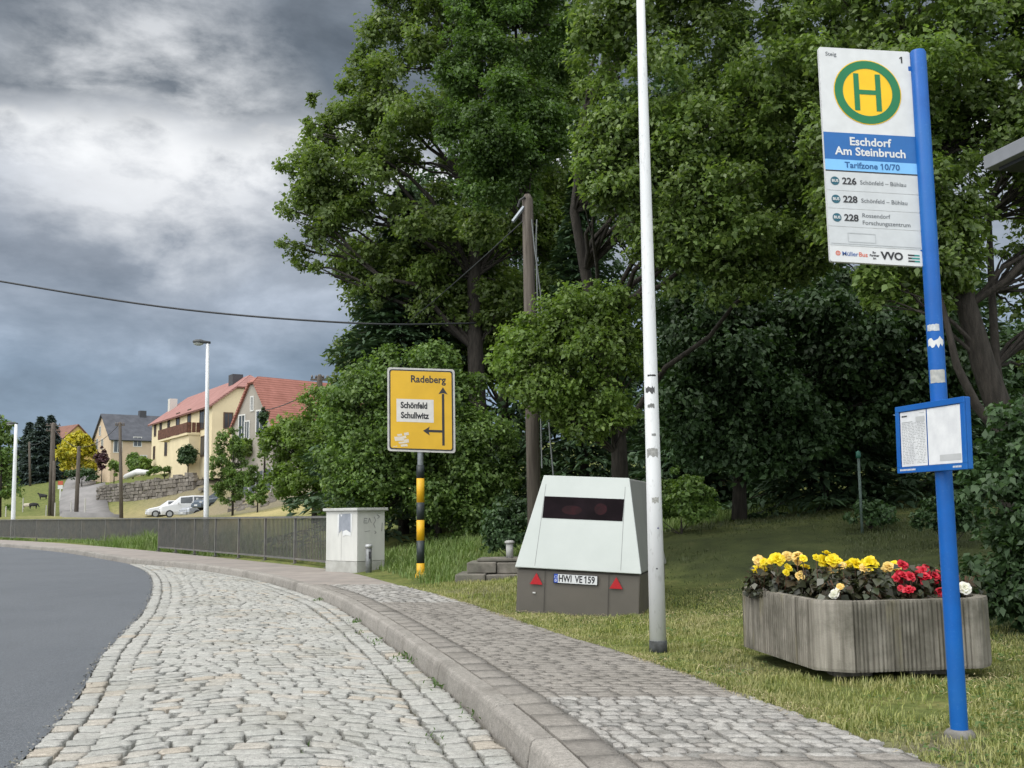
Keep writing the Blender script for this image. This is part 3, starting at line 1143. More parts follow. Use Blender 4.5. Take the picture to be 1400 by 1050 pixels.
def crown_tree(name, label, cat, base, blobs, nleaf, lsize, lmat, trunk_pts, trunk_r, seed, group=None, limbs=None, kind=None, spread=0.26, sub=14, twigs=2, aspect=0.62,
               up=0.55, bark=None):
    rg = np.random.default_rng(seed)
    base = Vector(base)
    t = thing(name, label, cat, base, group=group)
    o = np.array(base)
    # trunk and limbs
    mb = MB()
    tp = np.array([tuple(p) for p in trunk_pts], float)
    if len(tp):
        sm = catmull([tuple(p) for p in tp], 6) if False else tp
        n = len(sm)
        mb.tube([sm[i] - o for i in range(n)], [trunk_r * (1.25 if i == 0 else 1.0) * (1 - 0.72 * i / (n - 1)) for i in range(n)], 10)
        bl = np.array(blobs)
        order = rg.permutation(len(bl))[: (limbs if limbs is not None else len(bl))]
        for bi in order:
            c = bl[bi, :3]
            # attach lower on the trunk than the cluster
            hz = np.linalg.norm((sm - c)[:, :2], axis=1)
            want = c[2] - hz.min() * 0.75
            k = int(np.argmin(abs(sm[:, 2] - want) + hz * 0.15))
            k = min(max(k, 1 if n > 2 else 0), n - 1)
            p0 = sm[k]
            d = np.linalg.norm(c - p0)
            if d < 0.15:
                continue
            p1 = p0 + (c - p0) * 0.5 + np.array([0, 0, 0.16 * d]) + rg.normal(size=3) * 0.07 * d
            pts = bez(p0, p1, c, 7)
            pts[1:-1] += rg.normal(size=(5, 3)) * 0.018 * d
            r0 = min(trunk_r * (1 - 0.7 * k / (n - 1)) * 0.5, 0.012 * d + 0.015)
            mb.tube([p - o for p in pts], [r0 * (1 - 0.8 * i / 6) for i in range(7)], 5, False)
            for _ in range(twigs):
                q0 = pts[rg.integers(3, 6)]
                e = c + unit(rg.normal(size=3)) * bl[bi, 3] * 0.9
                mm = (q0 + e) / 2 + rg.normal(size=3) * 0.1 * np.linalg.norm(e - q0)
                pp = bez(q0, mm, e, 4)
                mb.tube([p - o for p in pp], [r0 * 0.35, r0 * 0.25, r0 * 0.16, r0 * 0.06], 4, False)
        mb.build('trunk', bark or BARK, t, smooth=True)
    V, Q = blob_leaves(blobs, nleaf, lsize, rg, sub=sub, spread=spread, aspect=aspect, up=up)
    np_mesh('crown', V - o, Q, lmat, t)
    return t


def spruce(label, base, height, radius, lmat, seed, group=None, start=0.06, dens=1.0, name='spruce_tree', cat='tree', droop=0.35, nsize=0.30):
    rg = np.random.default_rng(seed)
    base = Vector(base)
    t = thing(name, label, cat, base, group=group)
    mb = MB()
    r0 = height * 0.016
    mb.tube([(0, 0, -0.3), (0, 0, height * 0.5), (0, 0, height)], [r0, r0 * 0.6, 0.02], 8)
    Ps, Ns, Ts = [], [], []
    z = height * start
    while z < height * 0.985:
        f = 1 - z / height
        rr = radius * (f ** 0.85) * rg.uniform(0.85, 1.1)
        nb = int(rg.integers(5, 8))
        a0 = rg.uniform(0, 6.28)
        for k in range(nb):
            a = a0 + k * 2 * math.pi / nb + rg.normal() * 0.2
            L = max(0.25, rr * rg.uniform(0.75, 1.12))
            d = np.array([math.cos(a), math.sin(a), 0])
            m = max(4, int(L / 0.10 * dens))
            s = np.linspace(0.12, 1, m)
            sag = -droop * L * (s ** 1.4) + 0.16 * L * np.clip(s - 0.7, 0, 1) * 1.2 + 0.06 * L * s
            ax = d[None] * (s * L)[:, None] + np.array([0, 0, z])[None]
            ax[:, 2] += sag
            if k % 2 == 0:
                mb.tube([ax[0], ax[m // 2], ax[-1]], [0.010 + 0.008 * L, 0.008 + 0.003 * L, 0.004], 4, False)
            side = np.array([-d[1], d[0], 0])
            wd = 0.42 * L * np.sin(np.pi * np.clip(s * 0.85 + 0.12, 0, 1)) + 0.05
            for sg in (-1, 1):
                for rep in range(2):
                    e = rg.uniform(0.15, 1.0, m)
                    p = ax + side[None] * (sg * wd * e)[:, None] + d[None] * (wd * e * 0.45)[:, None]
                    p[:, 2] -= wd * e * rg.uniform(0.2, 0.6, m)
                    Ps.append(p)
                    Ts.append(side[None] * sg * 0.8 + d[None] * 0.8 + np.column_stack([rg.normal(size=(m, 2)) * 0.25, np.full(m, -0.45)]))
                    Ns.append(np.column_stack([rg.normal(size=(m, 2)) * 0.35, np.ones(m)]))
            Ps.append(ax)
            Ts.append(np.tile(d[None] + np.array([0, 0, -0.2])[None], (m, 1)))
            Ns.append(np.column_stack([rg.normal(size=(m, 2)) * 0.3, np.ones(m)]))
        z += height * 0.026 * rg.uniform(0.8, 1.2) / max(0.6, dens ** 0.5) * (0.65 + 0.6 * f)
    mb.build('trunk', BARK, t, smooth=True)
    P, N, T = np.concatenate(Ps), unit(np.concatenate(Ns)), unit(np.concatenate(Ts))
    V, Q = leaf_arrays(P, N, nsize, rg, 0.36, 0.12, T)
    np_mesh('crown', V, Q, lmat, t)
    return t


rgT = np.random.default_rng(100)
GW = 'trees of the wood behind the bus stop'

# --- leading sycamore with its ragged left outline
poly = [(530, -170), (640, -230), (760, -200), (800, -60), (800, 240), (770, 400), (700, 470), (610, 450), (540, 430), (500, 420), (470, 372), (428, 376), (396, 356), (378, 300),
        (392, 262), (386, 182), (424, 172), (434, 122), (468, 118), (478, 86), (500, 52), (516, 4)]
poly = [(x - 6 if x < 440 else x, y) for x, y in poly]
bl = poly_blobs(poly, 29, 300, 25, rgT, 0.75, dmax=3.6)
b = on(652, 700, 29)
crown_tree('sycamore_tree', 'tall sycamore with a ragged outline against the sky, leftmost of the big trees', 'tree', b, bl, 175000, 0.122, L_MAPLE,
           [b, at(655, 600, 29), at(650, 480, 29), at(648, 380, 29.2), at(650, 260, 29), at(655, 120, 29), at(660, -60, 29)], 0.30, 11, GW, limbs=110, spread=0.34, sub=10)
# --- a second sycamore closes the gap under its crown
poly = [(455, 350), (540, 300), (660, 290), (720, 420), (700, 540), (600, 560), (520, 545), (450, 530), (470, 450), (480, 400)]
bl = poly_blobs(poly, 31.5, 130, 27, rgT, 0.6, dmax=2.0)
b = on(585, 705, 31.5)
crown_tree('sycamore_tree', 'lower leafy sycamore filling the gap above the direction sign', 'tree', b, bl, 60000, 0.14, L_MAPLE,
           [b, at(586, 600, 31.5), at(590, 480, 31.5), at(596, 380, 31.5)], 0.14, 10, GW, limbs=50, spread=0.34, sub=10)
# --- darker dense tree in front of it
poly = [(596, 40), (640, -60), (770, -120), (800, 40), (790, 180), (745, 260), (720, 330), (690, 300), (640, 300), (610, 240), (588, 160)]
bl = poly_blobs(poly, 24.5, 110, 30, rgT, 0.7, dmax=2.2)
b = on(730, 720, 25)
crown_tree('ash_tree', 'dense bright green tree behind the wooden pole, in front of the sycamore', 'tree', b, bl, 95000, 0.084, L_GREEN,
           [b, at(728, 560, 25), at(726, 420, 25), at(722, 310, 25), at(712, 180, 25), at(705, 40, 25)], 0.13, 12, GW, limbs=40)
# --- alders over the stop
poly = [(800, -150), (1010, -190), (1160, -150), (1190, 60), (1180, 260), (1120, 380), (1010, 420), (900, 400), (850, 340), (800, 250), (770, 90)]
bl = poly_blobs(poly, 15.5, 230, 40, rgT, 0.6, dmax=3.6)
b = on(850, 700, 18.5)
crown_tree('alder_tree', 'leaning alder with spreading crown between the lamp post and the stop sign', 'tree', b, bl, 150000, 0.080, L_ALDER,
           [b, at(846, 600, 18.2), at(820, 460, 18), at(800, 370, 17.8), at(785, 290, 17.6), at(800, 150, 17.3), at(860, 0, 17)], 0.15, 13, GW, limbs=34)
poly = [(1120, -140), (1300, -190), (1560, -170), (1600, 160), (1540, 330), (1420, 260), (1345, 330), (1330, 400), (1210, 420), (1120, 330), (1090, 120)]
bl = poly_blobs(poly, 13.2, 200, 42, rgT, 0.6, dmax=3.2)
b = on(1392, 690, 13.5)
crown_tree('alder_tree', 'many stemmed alder leaning over the bus shelter at the right edge', 'tree', b, bl, 105000, 0.074, L_ALDER,
           [b, at(1378, 590, 13.5), at(1345, 500, 13.5), at(1322, 420, 13.5), at(1300, 320, 13.6), at(1275, 220, 13.8), at(1240, 90, 14), at(1220, -60, 14)], 0.19, 14, GW, limbs=70)
# its other stems are stems of neighbouring trees
poly = [(1370, -100), (1520, -160), (1640, 0), (1640, 500), (1480, 560), (1400, 500), (1365, 400), (1390, 290), (1370, 240), (1420, 180)]
bl = poly_blobs(poly, 15, 110, 42, rgT, 0.6, dmax=2.0)
b = on(1400, 690, 13.9)
crown_tree('alder_tree', 'slim young alder close behind the shelter roof', 'tree', b, bl, 46000, 0.085, L_ALDER,
           [b, at(1374, 590, 13.9), at(1362, 500, 14), at(1356, 400, 14.2), at(1352, 300, 14.4), at(1400, 120, 15)], 0.085, 15, GW)
b = on(1380, 690, 13.2)
bl = poly_blobs([(1150, 200), (1300, 180), (1330, 330), (1290, 420), (1190, 440)], 13.2, 26, 34, rgT, 0.5, dmax=1.2)
crown_tree('alder_tree', 'short forked alder bough rising behind the blue timetable case', 'tree', b, bl, 9000, 0.09, L_ALDER,
           [b, at(1372, 600, 13.2), at(1335, 555, 13.1), at(1308, 500, 13), at(1294, 440, 13), at(1270, 350, 13.1)], 0.085, 16, GW)
# --- lower dark foliage under the canopy
poly = [(880, 330), (1010, 380), (1180, 380), (1330, 400), (1345, 520), (1300, 640), (1200, 600), (1100, 660), (1000, 650), (930, 640), (870, 560)]
bl = poly_blobs(poly, 19.5, 110, 42, rgT, 0.5, dmax=1.8)
b = on(1010, 690, 20)
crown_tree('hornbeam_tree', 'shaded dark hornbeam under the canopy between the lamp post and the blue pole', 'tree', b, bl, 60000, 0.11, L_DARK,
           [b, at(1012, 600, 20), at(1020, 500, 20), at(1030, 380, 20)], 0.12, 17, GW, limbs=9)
# --- spruces in the shade
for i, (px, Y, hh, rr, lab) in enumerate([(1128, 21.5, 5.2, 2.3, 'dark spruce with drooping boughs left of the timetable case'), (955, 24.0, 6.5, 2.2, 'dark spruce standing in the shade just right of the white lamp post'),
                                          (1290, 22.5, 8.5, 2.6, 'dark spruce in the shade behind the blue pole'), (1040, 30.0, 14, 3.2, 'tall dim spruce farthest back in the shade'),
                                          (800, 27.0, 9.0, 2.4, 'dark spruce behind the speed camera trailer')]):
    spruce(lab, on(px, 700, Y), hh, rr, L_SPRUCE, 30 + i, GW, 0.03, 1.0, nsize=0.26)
# spruce on the left under the sycamore
spruce('spruce reaching out with layered boughs left under the sycamore', on(552, 700, 30), 10.2, 3.6, L_SPRUCE, 40, GW, 0.08, 1.0, nsize=0.30)
# --- bushes
poly = [(664, 500), (700, 440), (740, 420), (790, 388), (840, 392), (885, 420), (890, 520), (860, 590), (800, 610), (735, 560), (690, 545)]
bl = poly_blobs(poly, 16.2, 70, 30, rgT, 0.6, dmax=1.1)
b = on(838, 700, 16.6)
crown_tree('hazel_bush', 'fresh green young tree in front of the wooden pole', 'tree', b, bl, 34000, 0.072, L_LIGHT,
           [b, at(842, 620, 16.6), at(838, 560, 16.5), at(810, 480, 16.3), at(795, 420, 16.2)], 0.07, 18)
poly = [(440, 560), (470, 505), (520, 480), (600, 470), (660, 520), (700, 600), (712, 730), (690, 770), (600, 770), (560, 700), (520, 715), (450, 700)]
bl = poly_blobs(poly, 26, 150, 32, rgT, 0.55, dmax=1.8)
b = on(600, 715, 26.5)
crown_tree('hazel_bush', 'broad dark hedge like bush behind the yellow direction sign', 'bush', b, bl, 80000, 0.095, L_BUSH,
           [b, at(598, 650, 26.5), at(590, 560, 26.3)], 0.07, 19)
poly = [(356, 620), (366, 585), (395, 560), (420, 540), (460, 520), (490, 540), (500, 640), (496, 704), (410, 706), (376, 690)]
bl = poly_blobs(poly, 45, 80, 22, rgT, 0.7, dmax=2.6)
b = on(430, 706, 45)
crown_tree('walnut_tree', 'light green bushy tree at the end of the railing, right of the grey gable', 'tree', b, bl, 30000, 0.155, L_LIGHT,
           [b, at(430, 660, 45), at(430, 600, 45)], 0.11, 20)
poly = [(1330, 640), (1345, 560), (1400, 540), (1500, 560), (1520, 800), (1480, 880), (1400, 870), (1350, 850), (1320, 760)]
bl = poly_blobs(poly, 10.2, 70, 42, rgT, 0.5, dmax=0.8)
b = on(1440, 850, 10.4)
crown_tree('laurel_hedge', 'dark leafy hedge at the right edge behind the planter', 'hedge', b, bl, 17000, 0.075, L_DARK,
           [b, at(1440, 760, 10.4), at(1440, 650, 10.4)], 0.03, 21)
for i, (pl, Y, n, ls, lab, lm) in enumerate([
        ([(884, 700), (900, 640), (950, 640), (985, 690), (980, 722), (890, 722)], 18.2, 5000, 0.075, 'low shrub at the foot of the wood beside the lamp post', L_BUSH),
        ([(1150, 716), (1160, 690), (1190, 684), (1225, 694), (1222, 718)], 17.4, 1300, 0.075, 'small leafy shrub at the foot of the green standpipe', L_DARK),
        ([(1250, 720), (1255, 690), (1300, 670), (1340, 690), (1340, 730)], 15.5, 3000, 0.08, 'leafy shrub right behind the foot of the blue pole', L_DARK),
        ([(662, 752), (668, 690), (694, 672), (730, 680), (735, 752)], 19.6, 5000, 0.075, 'shrub behind the stone steps beside the trailer', L_DARK)]):
    bl = poly_blobs(pl, Y, 22, 16, rgT, 0.7, dmax=0.5)
    c = np.mean(np.array(pl), 0)
    b = on(c[0], 715, Y)
    crown_tree('understory_shrub', lab, 'shrub', b, bl, n, ls, lm, [b, Vector(b) + Vector((0, 0, 0.35))], 0.02, 60 + i, limbs=8)
# --- the wood goes on behind
poly_sets = [([(540, 250), (700, 180), (800, 220), (820, 500), (800, 720), (600, 730), (560, 480)], 38, 'tall tree deep in the wood behind the direction sign'),
             ([(770, 120), (980, 60), (1060, 240), (1060, 720), (800, 720)], 36, 'tall tree deep in the wood behind the trailer'),
             ([(1010, 120), (1200, 60), (1330, 200), (1345, 430), (1330, 720), (1020, 720)], 36, 'tall tree deep in the wood behind the stop sign'),
             ([(1300, 480), (1390, 440), (1560, 420), (1600, 720), (1310, 720)], 30, 'tree deep in the wood behind the right hedge')]
for i, (pl, Y, lab) in enumerate(poly_sets):
    bl = poly_blobs(pl, Y, 130, 42, rgT, 0.4, dmax=2.5)
    c = np.mean(np.array(pl), 0)
    b = on(c[0], 700, Y)
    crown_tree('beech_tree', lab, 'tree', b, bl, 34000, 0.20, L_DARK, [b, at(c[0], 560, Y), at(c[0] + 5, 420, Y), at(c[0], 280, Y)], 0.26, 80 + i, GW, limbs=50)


# ------------------------------------------------------------------ grass blades
def grass(name, label, n, region, hgt, wid, material, seed, dens=None):
    rg = np.random.default_rng(seed)
    P = region(rg, n)
    n = len(P)
    z = Hn(P) - 0.012 + (value_noise(P, 1.1, 3) - 0.5) * 0.05
    nz = value_noise(P, 2.6, 8) * 0.6 + value_noise(P, 9, 9) * 0.4
    h = hgt * rg.uniform(0.45, 1.25, n) * (0.45 + 1.1 * nz)
    a = rg.uniform(0, 2 * np.pi, n)
    d = np.stack([np.cos(a), np.sin(a)], 1)
    lean = rg.uniform(0.1, 0.9, n) * h
    w2 = wid * rg.uniform(0.6, 1.3, n) / 2
    sd = np.stack([-d[:, 1], d[:, 0]], 1) * w2[:, None]
    base = np.column_stack([P, z - 0.01])
    mid = base + np.column_stack([d * (lean * 0.35)[:, None], h * 0.6])
    tip = base + np.column_stack([d * lean[:, None], h * (1 - 0.35 * (lean / h) ** 2)])
    s3 = np.column_stack([sd, np.zeros(n)])
    V = np.stack([base - s3, base + s3, mid + s3 * 0.8, mid - s3 * 0.8, tip + s3 * 0.12, tip - s3 * 0.12], 1).reshape(-1, 3)
    i = np.arange(n) * 6
    Q = np.concatenate([np.stack([i, i + 1, i + 2, i + 3], 1), np.stack([i + 3, i + 2, i + 4, i + 5], 1)])
    return tag(np_mesh(name, V, Q, material), label, None, None, 'stuff')


def reg_edge(y0, y1, o0, o1, power=1.0):
    def f(rg, n):
        y = y0 + (y1 - y0) * rg.random(n)
        o = o0 + (o1 - o0) * rg.random(n) ** power
        l = CE.l_of_y(y)
        t = CE.tan(l)
        P = CE.at(l) + np.stack([t[:, 1], -t[:, 0]], 1) * o[:, None]
        nz = value_noise(P, 1.7, 21) * 0.55 + value_noise(P, 5.5, 22) * 0.45
        keep = rg.random(n) < np.clip((nz - 0.16) * 2.6, 0.12, 1)
        # nothing grows under the planter and the trailer
        loc = (P - np.array(PL_O[:2])) @ np.array([[PL_U.x, PL_V.x], [PL_U.y, PL_V.y]])
        keep &= ~((loc[:, 0] > 0.02) & (loc[:, 0] < PL_A - 0.02) & (loc[:, 1] > 0.02) & (loc[:, 1] < PL_B - 0.02))
        lt = (P - np.array([TR_O.x, TR_O.y])) @ np.array([[TR_U.x, TR_V.x], [TR_U.y, TR_V.y]])
        keep &= ~((abs(lt[:, 0]) < 0.72) & (lt[:, 1] > 0.02) & (lt[:, 1] < 2.4))
        for bx, by, br in POLE_FEET:
            dd = np.hypot(P[:, 0] - bx, P[:, 1] - by)
            keep &= dd > br * (0.6 + 0.6 * rg.random(n))
        return P[keep]
    return f


def grassmat(name, cols, dryc, amt):
    if name in _M:
        return _M[name]
    M = leafmat(name, cols, 0.25, 0.6, 0.25)
    q = NT(M.node_tree)
    b = [n for n in q.n if n.type == 'BSDF_PRINCIPLED'][0]
    src = b.inputs['Base Color'].links[0].from_socket
    pos = q.new('ShaderNodeNewGeometry').outputs['Position']
    f = q.ramp(q.math('ADD', q.math('MULTIPLY', q.noise(pos, 1.3, 5, 0.65), 0.6), q.math('MULTIPLY', q.noise(pos, 7.0, 4, 0.6), 0.4)), [(0.40, 0.0), (0.60, amt)])
    q.put(b.inputs['Base Color'], q.mix(f, src, dryc))
    return M


POLE_FEET = [(gp(1312, 1004).x, gp(1312, 1004).y, 0.15), (gp(900, 888).x, gp(900, 888).y, 0.14), (gp(575, 790).x, gp(575, 790).y, 0.16)]
# planter / trailer plan, needed by the lawn
PL_O = Vector((2.075, 7.24, 0.0))           # front corner of the planter's box
PL_U = Vector((0.988, 0.155, 0)).normalized()
PL_V = Vector((-0.155, 0.988, 0))
PL_A, PL_B = 1.32, 1.70
_tc = gp(788, 840)
TR_O = Vector((_tc.x, _tc.y, 0))
TR_YAW = R(-15)
TR_U = Vector((math.cos(TR_YAW), math.sin(TR_YAW), 0))
TR_V = Vector((-math.sin(TR_YAW), math.cos(TR_YAW), 0))
G_LAWN = grassmat('lawn_blades', [(0.1142, 0.1631, 0.0297), (0.1747, 0.2339, 0.0446), (0.2285, 0.2693, 0.0594), (0.3494, 0.3544, 0.099)], (0.42, 0.37, 0.18), 0.72)
G_TALL = grassmat('tall_blades', [(0.084, 0.156, 0.033), (0.132, 0.221, 0.0495), (0.18, 0.273, 0.066)], (0.25, 0.25, 0.10), 0.4)
grass('lawn_grass', 'short patchy lawn with straw coloured blades', 150000, reg_edge(3.0, 13.5, -0.02, 4.2, 1.25), 0.052, 0.006, G_LAWN, 1)
G_SHADE_TINT = grassmat('shade_tinted_blades', [(0.036, 0.0576, 0.0165), (0.054, 0.08, 0.024), (0.072, 0.092, 0.03)], (0.13, 0.12, 0.055), 0.4)  # darker copy of the lawn blades, tree shade put into their colour
grass('lawn_grass', 'short lawn with straw coloured blades beside the trailer', 26000, reg_edge(10.0, 17.5, -0.02, 2.6, 1.1), 0.06, 0.008, G_LAWN, 2)
grass('shade_tinted_grass', 'dull grass tinted dark as tree shade on the bank under the trees', 60000, reg_edge(8.5, 19.5, 2.2, 10.0, 1.0), 0.06, 0.010, G_SHADE_TINT, 7)
grass('meadow_grass', 'tall green grass behind the striped sign post', 36000, reg_edge(17.8, 24.5, 0.5, 9.0, 0.9), 0.20, 0.016, G_TALL, 3)
grass('verge_grass', 'weedy tall grass along the foot of the railing', 16000, reg_edge(35.5, 46.5, 0.5, 3.2, 0.9), 0.55, 0.022, G_TALL, 4)
grass('verge_grass', 'weedy tall grass along the foot of the railing', 9000, reg_edge(24.0, 70.0, 0.35, 1.6, 1.0), 0.20, 0.02, G_TALL, 5)
grass('edge_grass', 'ragged grass spilling over the pavement edging', 7000, reg_edge(3.0, 17.0, -0.06, 0.10, 1.0), 0.05, 0.006, G_LAWN, 6)

# ================================================================== bus stop
WHITE = flat('sign_white', (0.62, 0.63, 0.63), 0.35)
BLACK = flat('sign_black', (0.02, 0.02, 0.022), 0.4)
STOP_BLUE = mat('stop_blue', (0.003, 0.095, 0.37), (0.003, 0.08, 0.31), 0.38, 5, 6, 0.03, 40, spec=0.3, c3=(0.012, 0.115, 0.36), speck=(60, 0.35, (0.03, 0.14, 0.40)))


def bus_stop():
    pb, ptop = gp(1312, 1004), None
    Y = pb.y
    ptop = at(1254.5, 70, Y)
    t = thing('bus_stop', 'blue bus stop pole with white H sign panel and framed timetable', 'bus stop', pb)
    ax = (ptop - pb)
    O = Vector((0, 0, 0))
    MB().tube([O, ax * 0.5, ax * 0.996, ax], [0.0435, 0.0435, 0.0435, 0.037], 28).build('pole', STOP_BLUE, t, smooth=True).modifiers.new('e', 'EDGE_SPLIT')
    MB().lathe([(0.075, -0.05), (0.075, 0.006), (0.062, 0.022), (0.054, 0.026)], n=28).build('base_collar', mat('collar', (0.22, 0.21, 0.20), (0.12, 0.115, 0.10), 0.8, 12, 5, 0.3, 60), t, smooth=True)
    # --- sign panel left of the pole
    TL, TR, BL = at(1119, 64, Y), at(1243.5, 71, Y), at(1135.5, 357, Y)
    ux, uy = TR - TL, BL - TL
    n = ux.cross(uy).normalized()
    if n.y > 0:
        n = -n
    o = TL - pb
    pn = Panel(o, ux, uy, n)
    body = MB()
    pn.rrect(body, 0, 0, 1, 1, 0.012, 0.0)
    front = [Vector(v) for v in body.v]
    back = MB()
    body2 = MB()
    nn = len(front)
    body2.add(front + [p - n * 0.028 for p in front], [tuple(range(nn)), tuple(reversed(range(nn, 2 * nn)))] + [(i, i + nn, (i + 1) % nn + nn, (i + 1) % nn) for i in range(nn)])
    sp = body2.build('sign_panel', WHITE, t)
    L = 0.0016
    g = lambda nm, m, mb: mb.build(nm, m, sp)
    DGREEN = flat('h_green', (0.0, 0.16, 0.055), 0.4)
    HYEL = flat('h_yellow', (0.83, 0.50, 0.0), 0.4)
    mb = MB()
    cx, cy, r = 0.508, 0.205, 0.186
    pn.disc(mb, cx, cy, r, L)
    g('emblem_ground', HYEL, mb)
    mb = MB()
    pn.ring(mb, cx, cy, 0.136, 0.181, 2 * L)
    hw, hh, st = 0.074, 0.106, 0.0145
    for sx in (-1, 1):
        pn.rect(mb, cx + (sx * (hw - st) - st) / pn.W, cy - hh / pn.H, cx + (sx * (hw - st) + st) / pn.W, cy + hh / pn.H, 2 * L)
    pn.rect(mb, cx - (hw - 2 * st) / pn.W, cy - 0.013 / pn.H, cx + (hw - 2 * st) / pn.W, cy + 0.013 / pn.H, 2 * L)
    g('emblem', DGREEN, mb)
    mb = MB()
    pn.rect(mb, 0.0, 0.402, 1.0, 0.528, L)
    g('name_band', flat('band_blue', (0.008, 0.115, 0.36), 0.4), mb)
    mb = MB()
    pn.rect(mb, 0.0, 0.528, 1.0, 0.578, L)
    g('zone_band', flat('band_light', (0.19, 0.47, 0.80), 0.4), mb)
    mb = MB()
    pn.rect(mb, 0.0, 0.578, 1.0, 0.585, L)
    g('band_line', BLACK, mb)
    mb = MB()
    for y0, y1 in ((0.585, 0.672), (0.676, 0.755), (0.759, 0.838), (0.842, 0.925)):
        pn.rect(mb, 0.0, y0, 1.0, y1, L)
    g('line_fields', flat('field_grey', (0.53, 0.55, 0.56), 0.4), mb)
    wd = lambda nm, m_, *a, **k: pn.word(nm, m_, sp, *a, **k)
    wd('stop_name', WHITE, 'Eschdorf', 0.50, 0.442, 0.064, 2 * L, 0.0016)
    wd('stop_name', WHITE, 'Am Steinbruch', 0.50, 0.489, 0.064, 2 * L, 0.0016)
    wd('zone_text', flat('zone_ink', (0.01, 0.09, 0.26), 0.4), 'Tarifzone 10/70', 0.51, 0.553, 0.047, 2 * L, 0.0009)
    GREYINK = flat('ink_grey', (0.12, 0.13, 0.14), 0.5)
    wd('platform_word', GREYINK, 'Steig', 0.13, 0.032, 0.032, L, 0.0002)
    wd('platform_number', BLACK, '1', 0.905, 0.043, 0.050, L, 0.0016)
    TEAL = flat('teal', (0.01, 0.09, 0.13), 0.4)
    for yy, num, d1, d2 in ((0.629, '226', 'Schönfeld – Bühlau', None), (0.713, '228', 'Schönfeld – Bühlau', None), (0.798, '228', 'Rossendorf', 'Forschungszentrum')):
        tb = MB()
        pn.disc(tb, 0.095, yy, 0.024, 2 * L, 24)
        sy = g('bus_symbol', TEAL, tb)
        wd('bus_word', WHITE, 'BUS', 0.095, yy, 0.021, 3 * L, 0.0006)
        wd('line_number', BLACK, num, 0.25, yy, 0.052, 2 * L, 0.0016)
        if d2 is None:
            wd('line_destination', GREYINK, d1, 0.365, yy + 0.002, 0.033, 2 * L, 0.0002, 'LEFT')
        else:
            wd('line_destination', GREYINK, d1, 0.365, yy - 0.015, 0.033, 2 * L, 0.0002, 'LEFT')
            wd('line_destination', GREYINK, d2, 0.365, yy + 0.018, 0.033, 2 * L, 0.0002, 'LEFT')
    mb = MB()          # ghost of a removed label
    pn.rect(mb, 0.2, 0.865, 0.50, 0.868, 2 * L)
    pn.rect(mb, 0.2, 0.905, 0.50, 0.908, 2 * L)
    pn.rect(mb, 0.2, 0.868, 0.206, 0.905, 2 * L)
    pn.rect(mb, 0.494, 0.868, 0.50, 0.905, 2 * L)
    pn.rect(mb, 0.02, 0.915, 0.98, 0.918, 2 * L)
    g('label_residue', flat('residue', (0.42, 0.44, 0.45), 0.6), mb)
    mb = MB()
    wd('operator_logo', BLACK, 'VVO', 0.665, 0.963, 0.058, L, 0.0024)
    wd('partner_word', BLACK, 'Ihr', 0.475, 0.950, 0.017, L, 0.0006)
    wd('partner_word', BLACK, 'Partner', 0.475, 0.963, 0.017, L, 0.0006)
    wd('partner_word', BLACK, 'im', 0.475, 0.976, 0.017, L, 0.0006)
    for k in range(3):
        yy = 0.949 + k * 0.0135
        pn.rect(mb, 0.835, yy, 0.905 if k != 1 else 0.875, yy + 0.007, L)
    g('logo_bars', BLACK, mb)
    mb = MB()
    for k in range(3):
        yy = 0.949 + k * 0.0135
        pn.rect(mb, 0.905 if k != 1 else 0.875, yy, 0.96, yy + 0.007, L)
    g('logo_bars', flat('logo_teal', (0.01, 0.22, 0.20), 0.4), mb)
    wd('operator_word', flat('ink_blue', (0.06, 0.12, 0.32), 0.5), 'Müller', 0.215, 0.963, 0.034, L, 0.0004)
    wd('operator_word', flat('ink_red', (0.62, 0.11, 0.05), 0.5), 'Bus', 0.355, 0.963, 0.034, L, 0.0004)
    mb = MB()
    pn.ring(mb, 0.085, 0.961, 0.008, 0.013, L, 20)
    pn.disc(mb, 0.085, 0.961, 0.004, L, 12)
    g('operator_mark', flat('ink_red', (0.62, 0.11, 0.05), 0.5), mb)
    # brackets
    for fy in (0.08, 0.92):
        c = pn.P(1.0, fy, -0.014)
        MB().box(c + Vector((0.01, 0.0, 0)), (0.05, 0.03, 0.03)).build('bracket', STOP_BLUE, t, bevel=0.004)
    # --- timetable case: turned, its right side nearer
    Yl, Yr = 5.88, 5.33
    TLp, TRp, BLp = at(1225.5, 557, Yl), at(1319.5, 542, Yr), at(1229, 647.5, Yl)
    TRp.z = TLp.z
    ux, uy = TRp - TLp, BLp - TLp
    uy = Vector((uy.x, uy.y, uy.z))
    n = ux.cross(uy).normalized()
    if n.y > 0:
        n = -n
    o = TLp - pb
    pc = Panel(o, ux, uy, n)
    fr = MB()
    q = [pc.P(x, y, 0) for x, y in ((0, 0), (1, 0), (1, 1), (0, 1))]
    bk = [p - n * 0.032 for p in q]
    fr.hull(bk, q)
    fo = fr.build('timetable_case', STOP_BLUE, t, bevel=0.006)
    mb = MB()
    for x0, y0, x1, y1 in ((0, 0, 1, 0.085), (0, 0.915, 1, 1), (0, 0.085, 0.055, 0.915), (0.945, 0.085, 1, 0.915)):
        p = [pc.P(x, y, 0.0005) for x, y in ((x0, y0), (x1, y0), (x1, y1), (x0, y1))]
        mb.hull(p, [v + n * 0.010 for v in p])
    mb.build('case_frame', STOP_BLUE, fo, bevel=0.002)
    PAPER = mat('paper', (0.70, 0.71, 0.71), (0.58, 0.59, 0.60), 0.35, 9, 4, 0.1, 30, spec=0.5)
    for x0, x1 in ((0.062, 0.452), (0.468, 0.935)):
        mb = MB()
        pc.rect(mb, x0, 0.095, x1, 0.905, 0.003)
        mb.build('timetable_sheet', PAPER, fo)
    mb = MB()
